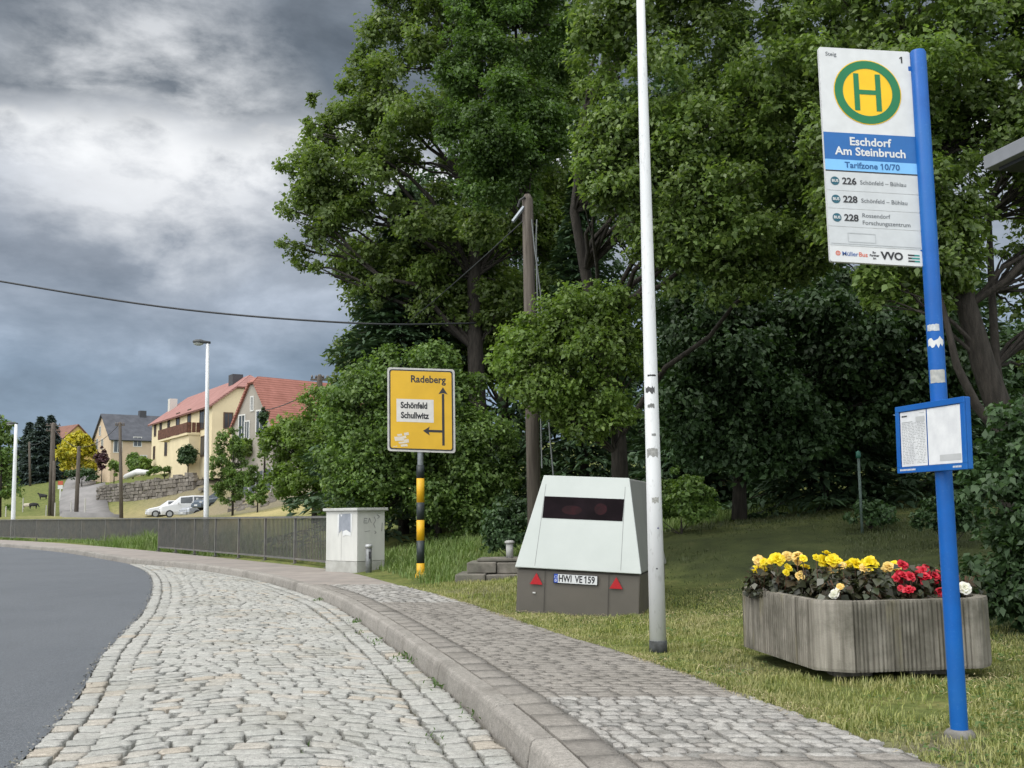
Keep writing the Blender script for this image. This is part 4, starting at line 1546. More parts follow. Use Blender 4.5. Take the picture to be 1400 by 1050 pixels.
    rg = random.Random(4)
    for i in range(26):
        y = 0.27 + i * 0.0235
        x = 0.085
        while x < 0.43:
            wd = rg.uniform(0.012, 0.045)
            if not (0.255 < x < 0.275):
                pc.rect(mb, x, y, min(x + wd, 0.435), y + 0.008, 0.0042)
            x += wd + rg.uniform(0.006, 0.02)
    pc.rect(mb, 0.085, 0.245, 0.25, 0.255, 0.0042)
    mb.build('timetable_print', flat('print_grey', (0.34, 0.35, 0.35), 0.6), fo)
    for r4 in ((0.30, 0.185, 0.43, 0.26), (0.36, 0.13, 0.43, 0.138), (0.63, 0.775, 0.92, 0.86)):
        mb = MB()
        pc.rect(mb, *r4, 0.0044)
        mb.build('timetable_block', flat('block_grey', (0.45, 0.46, 0.46), 0.6), fo)
    mb = MB()
    pc.rect(mb, 0.085, 0.15, 0.17, 0.168, 0.0048)
    mb.build('timetable_heading', BLACK, fo)
    for x0, x1 in ((0.05, 0.27), (0.82, 0.93)):
        mb = MB()
        x = x0
        while x < x1:
            pc.rect(mb, x, 0.942, x + 0.014, 0.968, 0.0115)
            x += 0.02
        mb.build('case_lettering', WHITE, fo)
    # --- torn stickers on the pole
    def wrap(mb, s0, s1, a0, a1, rag=0.0):
        rg = random.Random(int(s0 * 1000))
        u = ax.normalized()
        e1 = Vector((1, 0, 0)) - u * u.x
        e1.normalize()
        e2 = u.cross(e1)
        N = 9
        vs, fs = [], []
        for k in range(N):
            a = a0 + (a1 - a0) * k / (N - 1)
            rr = 0.0446
            d = e1 * math.cos(a) + e2 * math.sin(a)
            lo = s0 + rag * rg.uniform(0, 1) * (s1 - s0)
            hi = s1 - rag * rg.uniform(0, 1) * (s1 - s0)
            vs += [u * lo + d * rr, u * hi + d * rr]
        for k in range(N - 1):
            fs.append((2 * k, 2 * k + 2, 2 * k + 3, 2 * k + 1))
        mb.add(vs, fs)
    Lz = ax.length
    sc = lambda py: (1004 - py) / 934 * Lz
    old = mat('old_sticker', (0.52, 0.54, 0.55), (0.34, 0.37, 0.40), 0.7, 45, 4)
    for (pa, pbb, a0, a1, rag, m_) in ((472, 462, -2.9, -1.4, 0.12, old), (496, 479, -2.9, -0.9, 0.42, WHITE), (543, 524, -2.9, -1.0, 0.08, mat('sticker_grey', (0.42, 0.42, 0.39), (0.30, 0.31, 0.30), 0.7, 40, 4))):
        mb = MB()
        wrap(mb, sc(pa), sc(pbb), a0, a1, rag)
        mb.build('torn_sticker', m_, t)


bus_stop()


# ================================================================== bus shelter at the right edge
def shelter():
    Y = 8.6
    tip = at(1344, 214, Y)
    x0, z0 = tip.x, tip.z
    t = thing('bus_shelter', 'bus shelter with a flat grey metal roof reaching in at the right edge', 'bus shelter', (x0, Y, 0))
    metal = mat('shelter_metal', (0.24, 0.25, 0.27), (0.20, 0.21, 0.225), 0.45, 4, 4, metal=0.2)
    # roof: front edge runs to the right and towards the viewer
    fx, fy = 0.244, -1.0
    d = Vector((fx, fy, 0)).normalized()
    bk = Vector((-d.y, d.x, 0))
    O = Vector((0, 0, z0))
    L, D = 3.4, 1.7
    a = [O, O + d * L, O + d * L + bk * D, O + bk * D]
    th = 0.115
    MB().hull([p - Vector((0, 0, th)) for p in a], a).build('roof', metal, t, bevel=0.006)
    ins = [O + d * 0.08 + bk * 0.08, O + d * (L - 0.08) + bk * 0.08, O + d * (L - 0.08) + bk * (D - 0.08), O + d * 0.08 + bk * (D - 0.08)]
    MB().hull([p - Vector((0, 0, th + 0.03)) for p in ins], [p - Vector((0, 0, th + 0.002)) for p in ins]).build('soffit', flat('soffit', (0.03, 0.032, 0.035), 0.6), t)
    for s_, q_ in ((0.35, 1.5), (L - 0.35, 1.5), (L - 0.35, 0.3)):
        p = d * s_ + bk * q_
        if s_ < 1:
            p = d * 1.2 + bk * 1.55
        MB().tube([(p.x, p.y, -0.2), (p.x, p.y, z0 - th - 0.03)], 0.04, 10).build('post', metal, t, smooth=True)
    p0, p1 = d * 1.3 + bk * 1.55, d * (L - 0.4) + bk * 1.55
    gl = bpy.data.materials.new('shelter_glass')
    gl.use_nodes = True
    b = [n for n in gl.node_tree.nodes if n.type == 'BSDF_PRINCIPLED'][0]
    b.inputs['Transmission Weight'].default_value = 0.9
    b.inputs['Roughness'].default_value = 0.05
    b.inputs['Base Color'].default_value = (0.8, 0.85, 0.85, 1)
    q = [Vector((p0.x, p0.y, 0.3)), Vector((p1.x, p1.y, 0.3)), Vector((p1.x, p1.y, 2.1)), Vector((p0.x, p0.y, 2.1))]
    MB().hull(q, [v + bk * 0.012 for v in q]).build('glass_pane', gl, t)


shelter()


# ================================================================== street lamps
LAMP_WHITE = mat('lamp_white', (0.72, 0.73, 0.73), (0.65, 0.66, 0.665), 0.45, 3, 6, 0.05, 30, stretch=(1, 1, 0.35), speck=(28, 0.30, (0.30, 0.30, 0.29)))
LAMP_HEAD = flat('lamp_head', (0.055, 0.06, 0.06), 0.5)
LAMP_GLASS = flat('lamp_glass', (0.45, 0.46, 0.42), 0.25)


def lamp(label, base, top, r0, r1, head_dir, head_len, group='white street lamps'):
    t = thing('street_lamp', label, 'street lamp', base, group=group)
    ax = top - base
    MB().tube([ax * 0.0 + Vector((0, 0, -0.1)), ax * 0.2, ax * 0.45, ax * 0.7, ax], [r0, r0 * 0.831 + r1 * 0.169, r0 * 0.62 + r1 * 0.38, r0 * 0.34 + r1 * 0.66, r1], 24).build('pole', LAMP_WHITE, t, smooth=True)
    MB().tube([Vector((0, 0, -0.05)), ax.normalized() * 0.075], [r0 + 0.004, r0 + 0.004], 24).build('base_band', mat('base_paint', (0.06, 0.065, 0.065), (0.03, 0.032, 0.03), 0.8, 20, 4), t, smooth=True)
    d = Vector(head_dir).normalized()
    s = Vector((-d.y, d.x, 0))
    up = Vector((0, 0, 1))
    prof = [(-0.10, 0.05, 0.06), (0.25 * head_len, 0.07, 0.085), (0.45 * head_len, 0.13, 0.12), (0.8 * head_len, 0.13, 0.10), (head_len, 0.08, 0.05)]
    mb = MB()
    n = 10
    for i, (l, wd, h) in enumerate(prof):
        c = ax + d * l + up * (0.03 + 0.05 * l)
        for k in range(n):
            a = 2 * math.pi * k / n
            zz = math.sin(a) * h
            mb.v.append(tuple(c + s * math.cos(a) * wd + up * (zz if zz > 0 else zz * 0.35)))
    for i in range(len(prof) - 1):
        for k in range(n):
            a, b = i * n + k, i * n + (k + 1) % n
            mb.f.append((a, b, b + n, a + n))
    mb.f += [tuple(reversed(range(n))), tuple(range((len(prof) - 1) * n, len(prof) * n))]
    hd = mb.build('lamp_head', LAMP_HEAD, t, smooth=True)
    c = ax + d * (0.62 * head_len) + up * (0.03 + 0.03 * head_len - 0.02)
    mb = MB()
    for r_, dz in ((1.0, 0.0), (0.85, -0.06), (0.4, -0.09)):
        for k in range(n):
            a = 2 * math.pi * k / n
            mb.v.append(tuple(c + d * math.cos(a) * 0.36 * head_len * r_ + s * math.sin(a) * 0.11 * r_ + up * dz))
    for i in range(2):
        for k in range(n):
            a, b = i * n + k, i * n + (k + 1) % n
            mb.f.append((a, b, b + n, a + n))
    mb.f.append(tuple(range(2 * n, 3 * n)))
    mb.build('lamp_cover', LAMP_GLASS, hd, smooth=True)
    return t, ax


b0 = gp(900, 888)
p_mid = at(875.8, 0, b0.y)
top = b0 + (p_mid - b0) * (7.2 / p_mid.z)
t, ax = lamp('tall white street lamp post close by, beside the trailer, black foot', b0, top, 0.0715, 0.028, (-0.6, -0.5, 0), 0.55)
# scuffs and torn notices on the nearest lamp post
for py, hgt, a0, a1, c, rag in ((556, 0.075, -2.6, -1.2, (0.10, 0.10, 0.10), 0.75), (532, 0.02, -2.2, -0.9, (0.05, 0.05, 0.05), 0.5), (575, 0.05, -2.3, -1.3, (0.22, 0.22, 0.21), 0.7), (640, 0.09, -2.6, -1.0, (0.36, 0.36, 0.34), 0.5),
                               (700, 0.06, -2.0, -1.1, (0.40, 0.40, 0.37), 0.6), (612, 0.03, -1.8, -1.2, (0.28, 0.28, 0.27), 0.6), (785, 0.012, -1.7, -1.5, (0.05, 0.05, 0.06), 0.2), (733, 0.014, -1.4, -1.2, (0.08, 0.08, 0.2), 0.2)):
    s0 = (888 - py) / 888 * (p_mid - b0).length
    u = ax.normalized()
    f = s0 / ax.length
    rr = (0.0715 * (1 - f) + 0.028 * f) * 1.0
    rr = 0.0715 + (0.0715 * 0.62 + 0.028 * 0.38 - 0.0715) * min(1, f / 0.45) + 0.0006
    rgk = random.Random(py)
    vs, fs = [], []
    N = 10
    for k in range(N):
        a = a0 + (a1 - a0) * k / (N - 1)
        dd = Vector((math.cos(a), math.sin(a), 0))
        vs += [u * (s0 + rag * rgk.uniform(0, hgt * 0.5)) + dd * rr, u * (s0 + hgt - rag * rgk.uniform(0, hgt * 0.5)) + dd * rr]
    for k in range(N - 1):
        fs.append((2 * k, 2 * k + 2, 2 * k + 3, 2 * k + 1))
    MB().add(vs, fs).build('torn_sticker', mat('scuff%d' % py, c, tuple(v * 0.6 for v in c), 0.8, 60, 3), t)

b1 = gp(281.5, 753)
lamp('white street lamp standing in front of the railing before the parked cars', b1, at(283.8, 470, b1.y), 0.095, 0.055, (-1, -0.15, 0), 0.50)
b2 = on(18.5, 706, 62)
lamp('white street lamp behind the railing at the left edge', b2, at(22, 580, 62), 0.13, 0.085, (-1, -0.1, 0), 0.55)


# ================================================================== direction sign
def direction_sign():
    pb = gp(575, 790)
    Y = pb.y
    t = thing('direction_sign', 'yellow direction sign on a black and yellow striped post', 'road sign', pb)
    TL, TR, BL = at(529.5, 502, Y - 0.07), at(621.5, 505, Y - 0.07), at(529.8, 616.5, Y - 0.07)
    ux, uy = TR - TL, BL - TL
    n = ux.cross(uy).normalized()
    if n.y > 0:
        n = -n
    pn = Panel(TL - pb, ux, uy, n)
    f = MB()
    pn.rrect(f, 0, 0, 1, 1, 0.055, 0.0)
    fr = [Vector(v) for v in f.v]
    k = len(fr)
    bd = MB().add(fr + [p - n * 0.03 for p in fr], [tuple(range(k)), tuple(reversed(range(k, 2 * k)))] + [(i, i + k, (i + 1) % k + k, (i + 1) % k) for i in range(k)])
    panel = bd.build('sign_panel', mat('sign_edge', (0.50, 0.49, 0.46), (0.40, 0.39, 0.37), 0.5, 10), t)
    L = 0.002
    mb = MB()
    pn.rrect(mb, 0.028, 0.022, 0.972, 0.978, 0.05, L)
    mb.build('border', BLACK, panel)
    mb = MB()
    pn.rrect(mb, 0.048, 0.038, 0.952, 0.962, 0.04, 2 * L)
    mb.build('face', mat('sign_yellow', (0.66, 0.39, 0.015), (0.60, 0.355, 0.014), 0.4, 3, 3), panel)
    mb = MB()
    pn.rect(mb, 0.135, 0.375, 0.685, 0.648, 3 * L)
    mb.build('white_field', flat('field_white', (0.62, 0.60, 0.56), 0.45), panel)
    pn.word('lettering', BLACK, panel, 'Radeberg', 0.605, 0.135, 0.185, 3 * L, 0.0045, xs=0.93)
    pn.word('lettering', BLACK, panel, 'Schönfeld', 0.395, 0.452, 0.160, 4 * L, 0.0060, xs=0.80)
    pn.word('lettering', BLACK, panel, 'Schullwitz', 0.405, 0.572, 0.160, 4 * L, 0.0060, xs=0.80)
    mb = MB()
    ax_ = 0.825
    pn.rect(mb, ax_ - 0.018, 0.30, ax_ + 0.018, 0.915, 3 * L)
    pn.poly(mb, [(ax_ - 0.068, 0.305), (ax_, 0.218), (ax_ + 0.068, 0.305), (ax_ + 0.018, 0.292), (ax_ - 0.018, 0.292)], 3.5 * L)
    pn.rect(mb, 0.60, 0.733, ax_ - 0.018, 0.762, 3 * L)
    pn.poly(mb, [(0.625, 0.695), (0.525, 0.7475), (0.625, 0.80), (0.605, 0.7475)], 3.5 * L)
    mb.build('arrow', BLACK, panel)
    mb = MB()
    for x0, y0, x1, y1 in ((0.10, 0.82, 0.25, 0.88), (0.14, 0.79, 0.22, 0.82), (0.24, 0.77, 0.32, 0.81), (0.22, 0.81, 0.28, 0.85), (0.24, 0.85, 0.32, 0.90), (0.16, 0.88, 0.27, 0.91), (0.19, 0.91, 0.30, 0.945), (0.08, 0.935, 0.15, 0.95)):
        pn.poly(mb, [(x0, y0 + 0.01), (x1 - 0.01, y0), (x1, y1 - 0.008), (x0 + 0.012, y1)], 3 * L + 0.0004 * (x0 * 10 % 3))
    mb.build('torn_sticker', flat('old_white', (0.62, 0.56, 0.46), 0.6), panel)
    # post
    zt = at(574, 501, Y).z
    MB().tube([(0, 0, 0.9), (0, 0, zt - 0.05)], 0.055, 16).build('post', mat('galvanised', (0.33, 0.35, 0.36), (0.26, 0.28, 0.29), 0.45, 8, 4, metal=0.4), t, smooth=True)
    YB = mat('band_yellow', (0.72, 0.40, 0.01), (0.60, 0.33, 0.01), 0.45, 6, 4)
    BB = mat('band_black', (0.025, 0.035, 0.035), (0.015, 0.02, 0.02), 0.45, 6, 4)
    zs = [at(575, y, Y).z for y in (789, 770, 739, 711, 687, 654, 636)]
    zs[0] = -0.1
    for i in range(6):
        MB().tube([(0, 0, zs[i]), (0, 0, zs[i + 1])], 0.073, 20).build('band', YB if i % 2 == 0 else BB, t, smooth=True)
    MB().lathe([(0.105, -0.05), (0.10, 0.05), (0.075, 0.10)], n=12).build('foot', YB, t)
    for zz in (pn.P(0, 0.25, 0).z, pn.P(0, 0.75, 0).z):
        MB().box((0, -0.025, zz), (0.5, 0.05, 0.05)).build('clamp', _M['galvanised'], t, bevel=0.005)


direction_sign()


# ================================================================== speed camera trailer
def trailer():
    t = thing('speed_camera_trailer', 'white and brown armoured speed camera trailer parked on the grass', 'trailer', TR_O + Vector((0, 0, -0.005)), rot=(0, R(3.0), TR_YAW))
    wb, wt, Lg = 0.735, 0.515, 2.35
    z1, z2 = 0.50, 1.575
    yf0, yf1 = -0.02, 0.34
    yb0, yb1 = Lg, Lg - 0.42
    white = mat('trailer_white', (0.425, 0.455, 0.43), (0.385, 0.415, 0.39), 0.4, 1.2, 5, 0.02, 30)
    brown = mat('trailer_brown', (0.105, 0.094, 0.078), (0.085, 0.077, 0.064), 0.55, 2, 6, 0.05, 40, c3=(0.125, 0.11, 0.09))
    side = mat('trailer_side', (0.25, 0.255, 0.235), (0.21, 0.215, 0.20), 0.5, 1.5, 5)
    sk = [(-0.715, 0, 0), (0.715, 0, 0), (0.715, Lg - 0.03, 0), (-0.715, Lg - 0.03, 0)]
    MB().hull([Vector(p) + Vector((0, 0, -0.04)) for p in sk], [Vector(p) + Vector((0, 0, z1 - 0.012)) for p in sk]).build('skirt', brown, t, bevel=0.012)
    a = [(-wb, yf0, z1), (wb, yf0, z1), (wb, yb0, z1), (-wb, yb0, z1)]
    b = [(-wt, yf1, z2), (wt, yf1, z2), (wt, yb1, z2), (-wt, yb1, z2)]
    body = MB().hull(a, b).build('body', side, t, bevel=0.02)
    # front shield: framed panel proud of the body
    n = Vector((0, -(z2 - z1), yf1 - yf0)).normalized()
    TL, TR_, BL, BR = Vector(b[0]), Vector(b[1]), Vector(a[0]), Vector(a[1])

    def P(fx, fz, lift):
        l = BL + (TL - BL) * fz
        r = BR + (TR_ - BR) * fz
        return l + (r - l) * fx + n * lift
    q = [P(0, -0.005, 0.001), P(1, -0.005, 0.001), P(1, 1.0, 0.001), P(0, 1.0, 0.001)]
    sh = MB().hull(q, [v + n * 0.022 for v in q]).build('front_shield', white, t, bevel=0.008)
    # joints between the side wings and the middle
    seam = flat('seam', (0.20, 0.21, 0.20), 0.6)
    lw = 0.007
    for sx in (-1, 1):
        mb = MB()
        for (x0, z0_, x1, z1_) in ((sx * 0.50, 0.02, sx * 0.475, 0.90),):
            def pt(x, fz):
                h = (wb + (wt - wb) * fz) * 2
                return P(0.5 + x / h, fz, 0.0232)
            s0, s1 = 0.0, 0.0
            mb.add([pt(x0 - lw / 2, z0_), pt(x0 + lw / 2, z0_), pt(x1 + lw / 2, z1_), pt(x1 - lw / 2, z1_)], [(0, 1, 2, 3)])
        mb.build('panel_joint', seam, sh)
    # dark window slot
    def pt2(x, fz, lift):
        h = (wb + (wt - wb) * fz) * 2
        return P(0.5 + x / h, fz, lift)
    q = [pt2(-0.475, 0.53, 0.0225), pt2(0.475, 0.53, 0.0225), pt2(0.475, 0.765, 0.0225), pt2(-0.475, 0.765, 0.0225)]
    wn = MB().hull(q, [v + n * 0.006 for v in q]).build('camera_window', mat('dark_glass', (0.010, 0.006, 0.008), (0.006, 0.004, 0.005), 0.6, 3, 3, spec=0.04), t)
    # dim red sensors behind the glass
    for cx, cz, rx, rz in ((0.21, 0.648, 0.075, 0.062), (-0.13, 0.625, 0.12, 0.05)):
        mb = MB()
        vs = [pt2(cx + rx * math.cos(2 * math.pi * k / 20), cz + rz * math.sin(2 * math.pi * k / 20), 0.0292) for k in range(20)]
        mb.add(vs, [tuple(range(20))])
        mb.build('sensor_lens', mat('lens_red', (0.020, 0.003, 0.005), (0.010, 0.003, 0.004), 0.5, 12, 3, spec=0.08), wn)
    # skirt details
    pn = Panel((-0.715, -0.0135, z1 - 0.012), (1.43, 0, 0), (0, 0, -(z1 - 0.012)), (0, -1, 0))
    for r4 in ((0.2325, 0.03, 0.2375, 0.98), (0.7525, 0.03, 0.7575, 0.98), (0.0, 0.0, 1.0, 0.02)):
        mb = MB()
        pn.rect(mb, *r4, 0.0)
        mb.build('panel_joint', flat('seam_dark', (0.04, 0.036, 0.03), 0.7), t)
    red = mat('reflector_red', (0.42, 0.012, 0.018), (0.33, 0.010, 0.014), 0.3, 60, 3)
    for cx, cy in ((0.165, 0.225), (0.815, 0.215)):
        r = 0.075
        tri = [(cx - r / 1.43, cy + 0.062 / pn.H), (cx + r / 1.43, cy + 0.062 / pn.H), (cx, cy - 0.068 / pn.H)]
        p0 = [pn.P(x, y, 0.0) for x, y in tri]
        MB().hull(p0, [p + Vector((0, -0.012, 0)) for p in p0]).build('reflector', red, t)
    x0, x1, y0, y1 = 0.305, 0.668, 0.07, 0.295
    p0 = [pn.P(x, y, 0.0) for x, y in ((x0, y1), (x1, y1), (x1, y0), (x0, y0))]
    pl = MB().hull(p0, [p + Vector((0, -0.01, 0)) for p in p0]).build('number_plate', BLACK, t, bevel=0.004)
    pp = Panel(pn.P(x0 + 0.006, y0 + 0.012, 0.0105), (1.43 * (x1 - x0 - 0.012), 0, 0), (0, 0, -pn.H * (y1 - y0 - 0.024)), (0, -1, 0))
    mb = MB()
    pp.rect(mb, 0.09, 0, 1, 1, 0.0)
    mb.build('plate_face', WHITE, pl)
    mb = MB()
    pp.rect(mb, 0, 0, 0.09, 1, 0.0)
    mb.build('country_band', flat('eu_blue', (0.01, 0.06, 0.38), 0.4), pl)
    pp.word('plate_lettering', BLACK, pl, 'HWI', 0.262, 0.52, 0.108, 0.001, 0.003, xs=0.72)
    pp.word('plate_lettering', BLACK, pl, 'VE', 0.575, 0.52, 0.108, 0.001, 0.003, xs=0.72)
    pp.word('plate_lettering', BLACK, pl, '159', 0.825, 0.52, 0.108, 0.001, 0.003, xs=0.78)
    mb = MB()
    for k in range(8):
        a = 2 * math.pi * k / 8
        pp.disc(mb, 0.045 + 0.016 / pp.W * math.cos(a), 0.33 + 0.016 / pp.H * math.sin(a), 0.004, 0.001, 8)
    pp.text(mb, 'D', 0.045, 0.76, 0.035, 0.001, 0.001)
    mb.build('country_mark', WHITE, pl)
    p = pn.P(0.15, 0.55, 0)
    MB().box(p + Vector((0, -0.004, 0)), (0.035, 0.012, 0.016)).build('lock', flat('lock_grey', (0.5, 0.5, 0.48), 0.4), t, bevel=0.003)
    # wing window on the side, rear wheels
    for sx in (-1, 1):
        MB().tube([(sx * 0.62, 1.5, 0.25), (sx * 0.70, 1.5, 0.25)], 0.28, 20).build('wheel', flat('tyre', (0.02, 0.02, 0.02), 0.8), t)


trailer()


# ================================================================== concrete planter
def planter():
    t = thing('flower_planter', 'ribbed grey concrete planter box full of begonias on the lawn', 'planter', PL_O, group=None)
    A, B, ch = PL_A, PL_B, 0.20
    zb, zt = 0.065, 0.535

    def oct_(a0, b0, a1, b1, c):
        return [(a0 + c, b0), (a1 - c, b0), (a1, b0 + c), (a1, b1 - c), (a1 - c, b1), (a0 + c, b1), (a0, b1 - c), (a0, b0 + c)]
    outer = oct_(0, 0, A, B, ch)
    # ribbed outline: board-marked concrete, alternately deeper grooves; chamfers stay smooth
    rg = random.Random(8)
    ring = []
    for i in range(8):
        p, q = Vector(outer[i]), Vector(outer[(i + 1) % 8])
        d = q - p
        n = Vector((d.y, -d.x)).normalized()
        if i % 2 == 1:
            for k in range(5):
                f = k / 5
                ring.append((p + d * f + n * 0.018 * math.sin(math.pi * f), False))
            continue
        Ln = d.length
        s = 0.0
        ring.append((p, False))
        while s < Ln - 0.05:
            wd = rg.uniform(0.026, 0.042)
            dep = rg.uniform(0.007, 0.014)
            for (ds, o_) in ((0.0, 0), (0.004, -dep), (0.013, -dep), (0.017, 0)):
                ring.append((p + d * ((s + ds) / Ln) + n * o_, False))
            s += wd
    pts = [r_[0] for r_ in ring]
    wo = lambda x, y, z: PL_U * x + PL_V * y + Vector((0, 0, z))
    n = len(pts)
    cen = Vector((A / 2, B / 2))
    inner = []
    for p in pts:
        d = p - cen
        inner.append(cen + Vector((d.x * (1 - 0.065 / (A / 2)), d.y * (1 - 0.065 / (B / 2)))))
    lv = [(zb, 1.0, pts), (zb + 0.02, 1.004, pts), (zt - 0.02, 1.0, pts), (zt, 0.995, pts), (zt, 1.0, inner), (zt - 0.14, 0.99, inner)]
    V, Fc = [], []
    for z, k, src in lv:
        for p in src:
            q = cen + (p - cen) * k
            V.append(wo(q.x, q.y, z))
    for i in range(len(lv) - 1):
        for k in range(n):
            a, b = i * n + k, i * n + (k + 1) % n
            Fc.append((a, b, b + n, a + n))
    Fc.append(tuple(reversed(range(n))))
    M = _M['planter_concrete'] = bpy.data.materials.new('planter_concrete')
    M.use_nodes = True
    q = NT(M.node_tree)
    bs = [x for x in q.n if x.type == 'BSDF_PRINCIPLED'][0]
    pos = q.new('ShaderNodeNewGeometry').outputs['Position']
    st = q.noise(q.vmath('MULTIPLY', pos, (22, 22, 1.0)), 1.0, 6, 0.65)
    col = q.ramp(st, [(0.30, (0.11, 0.10, 0.082)), (0.46, (0.19, 0.175, 0.146)), (0.60, (0.265, 0.245, 0.207)), (0.74, (0.38, 0.355, 0.305))])
    n2 = q.noise(pos, 3.2, 6, 0.65)
    col = q.mix(q.ramp(n2, [(0.45, 0.0), (0.66, 0.75)]), col, (0.085, 0.08, 0.062))
    n3 = q.noise(q.vmath('MULTIPLY', pos, (9, 9, 1.2)), 1.0, 4, 0.6)
    col = q.mix(q.ramp(n3, [(0.58, 0.0), (0.70, 0.4)]), col, (0.26, 0.23, 0.13))
    q.put(bs.inputs['Base Color'], col)
    bs.inputs['Roughness'].default_value = 0.92
    bs.inputs['Specular IOR Level'].default_value = 0.2
    q.put(bs.inputs['Normal'], q.bump(q.noise(pos, 70, 8, 0.7), 0.6, 0.006))
    MB().add(V, Fc).build('box', M, t)
    soil = [wo(*(cen + (p - cen) * 0.99), zt - 0.07) for p in inner]
    MB().add(soil, [tuple(range(n))]).build('soil', mat('potting_soil', (0.035, 0.028, 0.02), (0.018, 0.014, 0.01), 0.95, 20, 5, 0.6, 60), t)
    for fx, fy in ((0.38, 0.46), (A - 0.38, 0.46), (0.38, B - 0.46), (A - 0.38, B - 0.46)):
        MB().box(wo(fx, fy, 0.03), (0.26, 0.2, 0.10)).build('foot', _M['planter_concrete'], t)


planter()


# ---- begonias
BEG_LEAF = leafmat('begonia_leaf', [(0.025, 0.030, 0.016), (0.045, 0.045, 0.024), (0.035, 0.05, 0.02), (0.075, 0.045, 0.03)], 0.15, 0.35, 0.3)
PET_Y = leafmat('petal_yellow', [(0.86, 0.66, 0.01), (0.88, 0.74, 0.02), (0.86, 0.60, 0.01)], 0.25, 0.5, 0.1)
PET_P = leafmat('petal_peach', [(0.84, 0.60, 0.16), (0.85, 0.66, 0.24), (0.80, 0.50, 0.14)], 0.25, 0.5, 0.1)
PET_R = leafmat('petal_red', [(0.50, 0.010, 0.030), (0.62, 0.02, 0.045), (0.42, 0.008, 0.022)], 0.2, 0.45, 0.15)
PET_W = leafmat('petal_white', [(0.78, 0.76, 0.70), (0.82, 0.80, 0.76)], 0.25, 0.5, 0.1)


def flower_mesh(c, r, rg, face):
    """ruffled double blossom: rings of cupped petals round an axis"""
    c = np.array(c)
    ax_ = unit(np.array(face) + rg.normal(size=3) * 0.25)
    t1 = unit(np.cross(ax_, [0.3, 0.2, 0.9]))
    t2 = np.cross(ax_, t1)
    V, Fs = [], []
    for ring, (n, rr, op) in enumerate(((7, 1.0, 0.15), (6, 0.75, 0.55), (5, 0.5, 0.95), (3, 0.28, 1.25))):
        for k in range(n):
            a = 2 * math.pi * (k + 0.5 * ring) / n + rg.normal() * 0.12
            d = t1 * math.cos(a) + t2 * math.sin(a)
            s = -t1 * math.sin(a) + t2 * math.cos(a)
            o = d * math.cos(op) + ax_ * math.sin(op)
            up = -d * math.sin(op) + ax_ * math.cos(op)
            L = r * rr * rg.uniform(0.85, 1.15)
            wd = L * 0.62
            b = len(V)
            base = c + ax_ * r * 0.12 * ring
            rows = [(0.05, 0.25, 0), (0.45, 0.9, 0.10), (0.8, 1.0, 0.05), (1.0, 0.55, -0.10 + rg.normal() * 0.06)]
            for f, ww, h in rows:
                for sx in (-1, 0, 1):
                    V.append(base + o * L * f + s * wd * ww * sx * 0.75 + up * (h * L + abs(sx) * 0.16 * L + rg.normal() * 0.02 * r))
            for i in range(3):
                for j in range(2):
                    q = b + i * 3 + j
                    Fs.append((q, q + 1, q + 4, q + 3))
    return V, Fs


def begonia(label, px, Y, blossoms, leafpx, seed, group):
    rg = np.random.default_rng(seed)
    bz = 0.46
    p = at(px, 800, Y)
    base = Vector((p.x, p.y, bz))
    t = thing('begonia_plant', label, 'flower', base, group=group)
    # leaves: lopsided hearts on a low mound
    n = int(leafpx * 2.8)
    d = unit(np.column_stack([rg.normal(size=(n, 2)), np.abs(rg.normal(size=n)) * 0.9]))
    P = d * np.array([0.15, 0.15, 0.27]) * rg.uniform(0.45, 1.05, (n, 1))
    P[:, 2] += 0.02
    N = unit(d * 0.55 + np.array([0, -0.15, 0.6]) + rg.normal(size=(n, 3)) * 0.4)
    V, Q = leaf_arrays(P, N, 0.062, rg, 0.9, 0.2, T=d * np.array([1, 1, 0.1]) + np.array([0, 0, -0.4]) + rg.normal(size=(n, 3)) * 0.3)
    np_mesh('foliage', V, Q, BEG_LEAF, t)
    mb = MB()
    for k in range(7):
        a = rg.uniform(0, 6.28)
        e = Vector((math.cos(a) * 0.08, math.sin(a) * 0.08, 0.2))
        mb.tube([(0, 0, -0.03), e * 0.5 + Vector((0, 0, 0.03)), e], [0.006, 0.005, 0.003], 5)
    mb.build('stems', mat('begonia_stem', (0.11, 0.05, 0.03), (0.07, 0.04, 0.02), 0.6, 20), t, smooth=True)
    for bx, by, m_, r in blossoms:
        c = at(bx, by, Y + rg.uniform(-0.10, 0.06) - 0.06) - base
        V, Fs = flower_mesh(c, r * 1.1, rg, (0.0, -0.8, 0.55))
        fm = MB().add(V, Fs).build('blossom', m_, t, smooth=True)
        MB().tube([(c.x * 0.5, c.y * 0.5, 0.05), (c.x * 0.9, c.y * 0.9, c.z * 0.6), tuple(c)], [0.004, 0.0035, 0.003], 5).build('flower_stalk', _M['begonia_stem'], fm, smooth=True)


def zpx(x, y):
    return 980 + x / 3.181, 720 + y / 3.181


def bl_(lst):
    return [(*zpx(x, y), m_, r) for x, y, m_, r in lst]


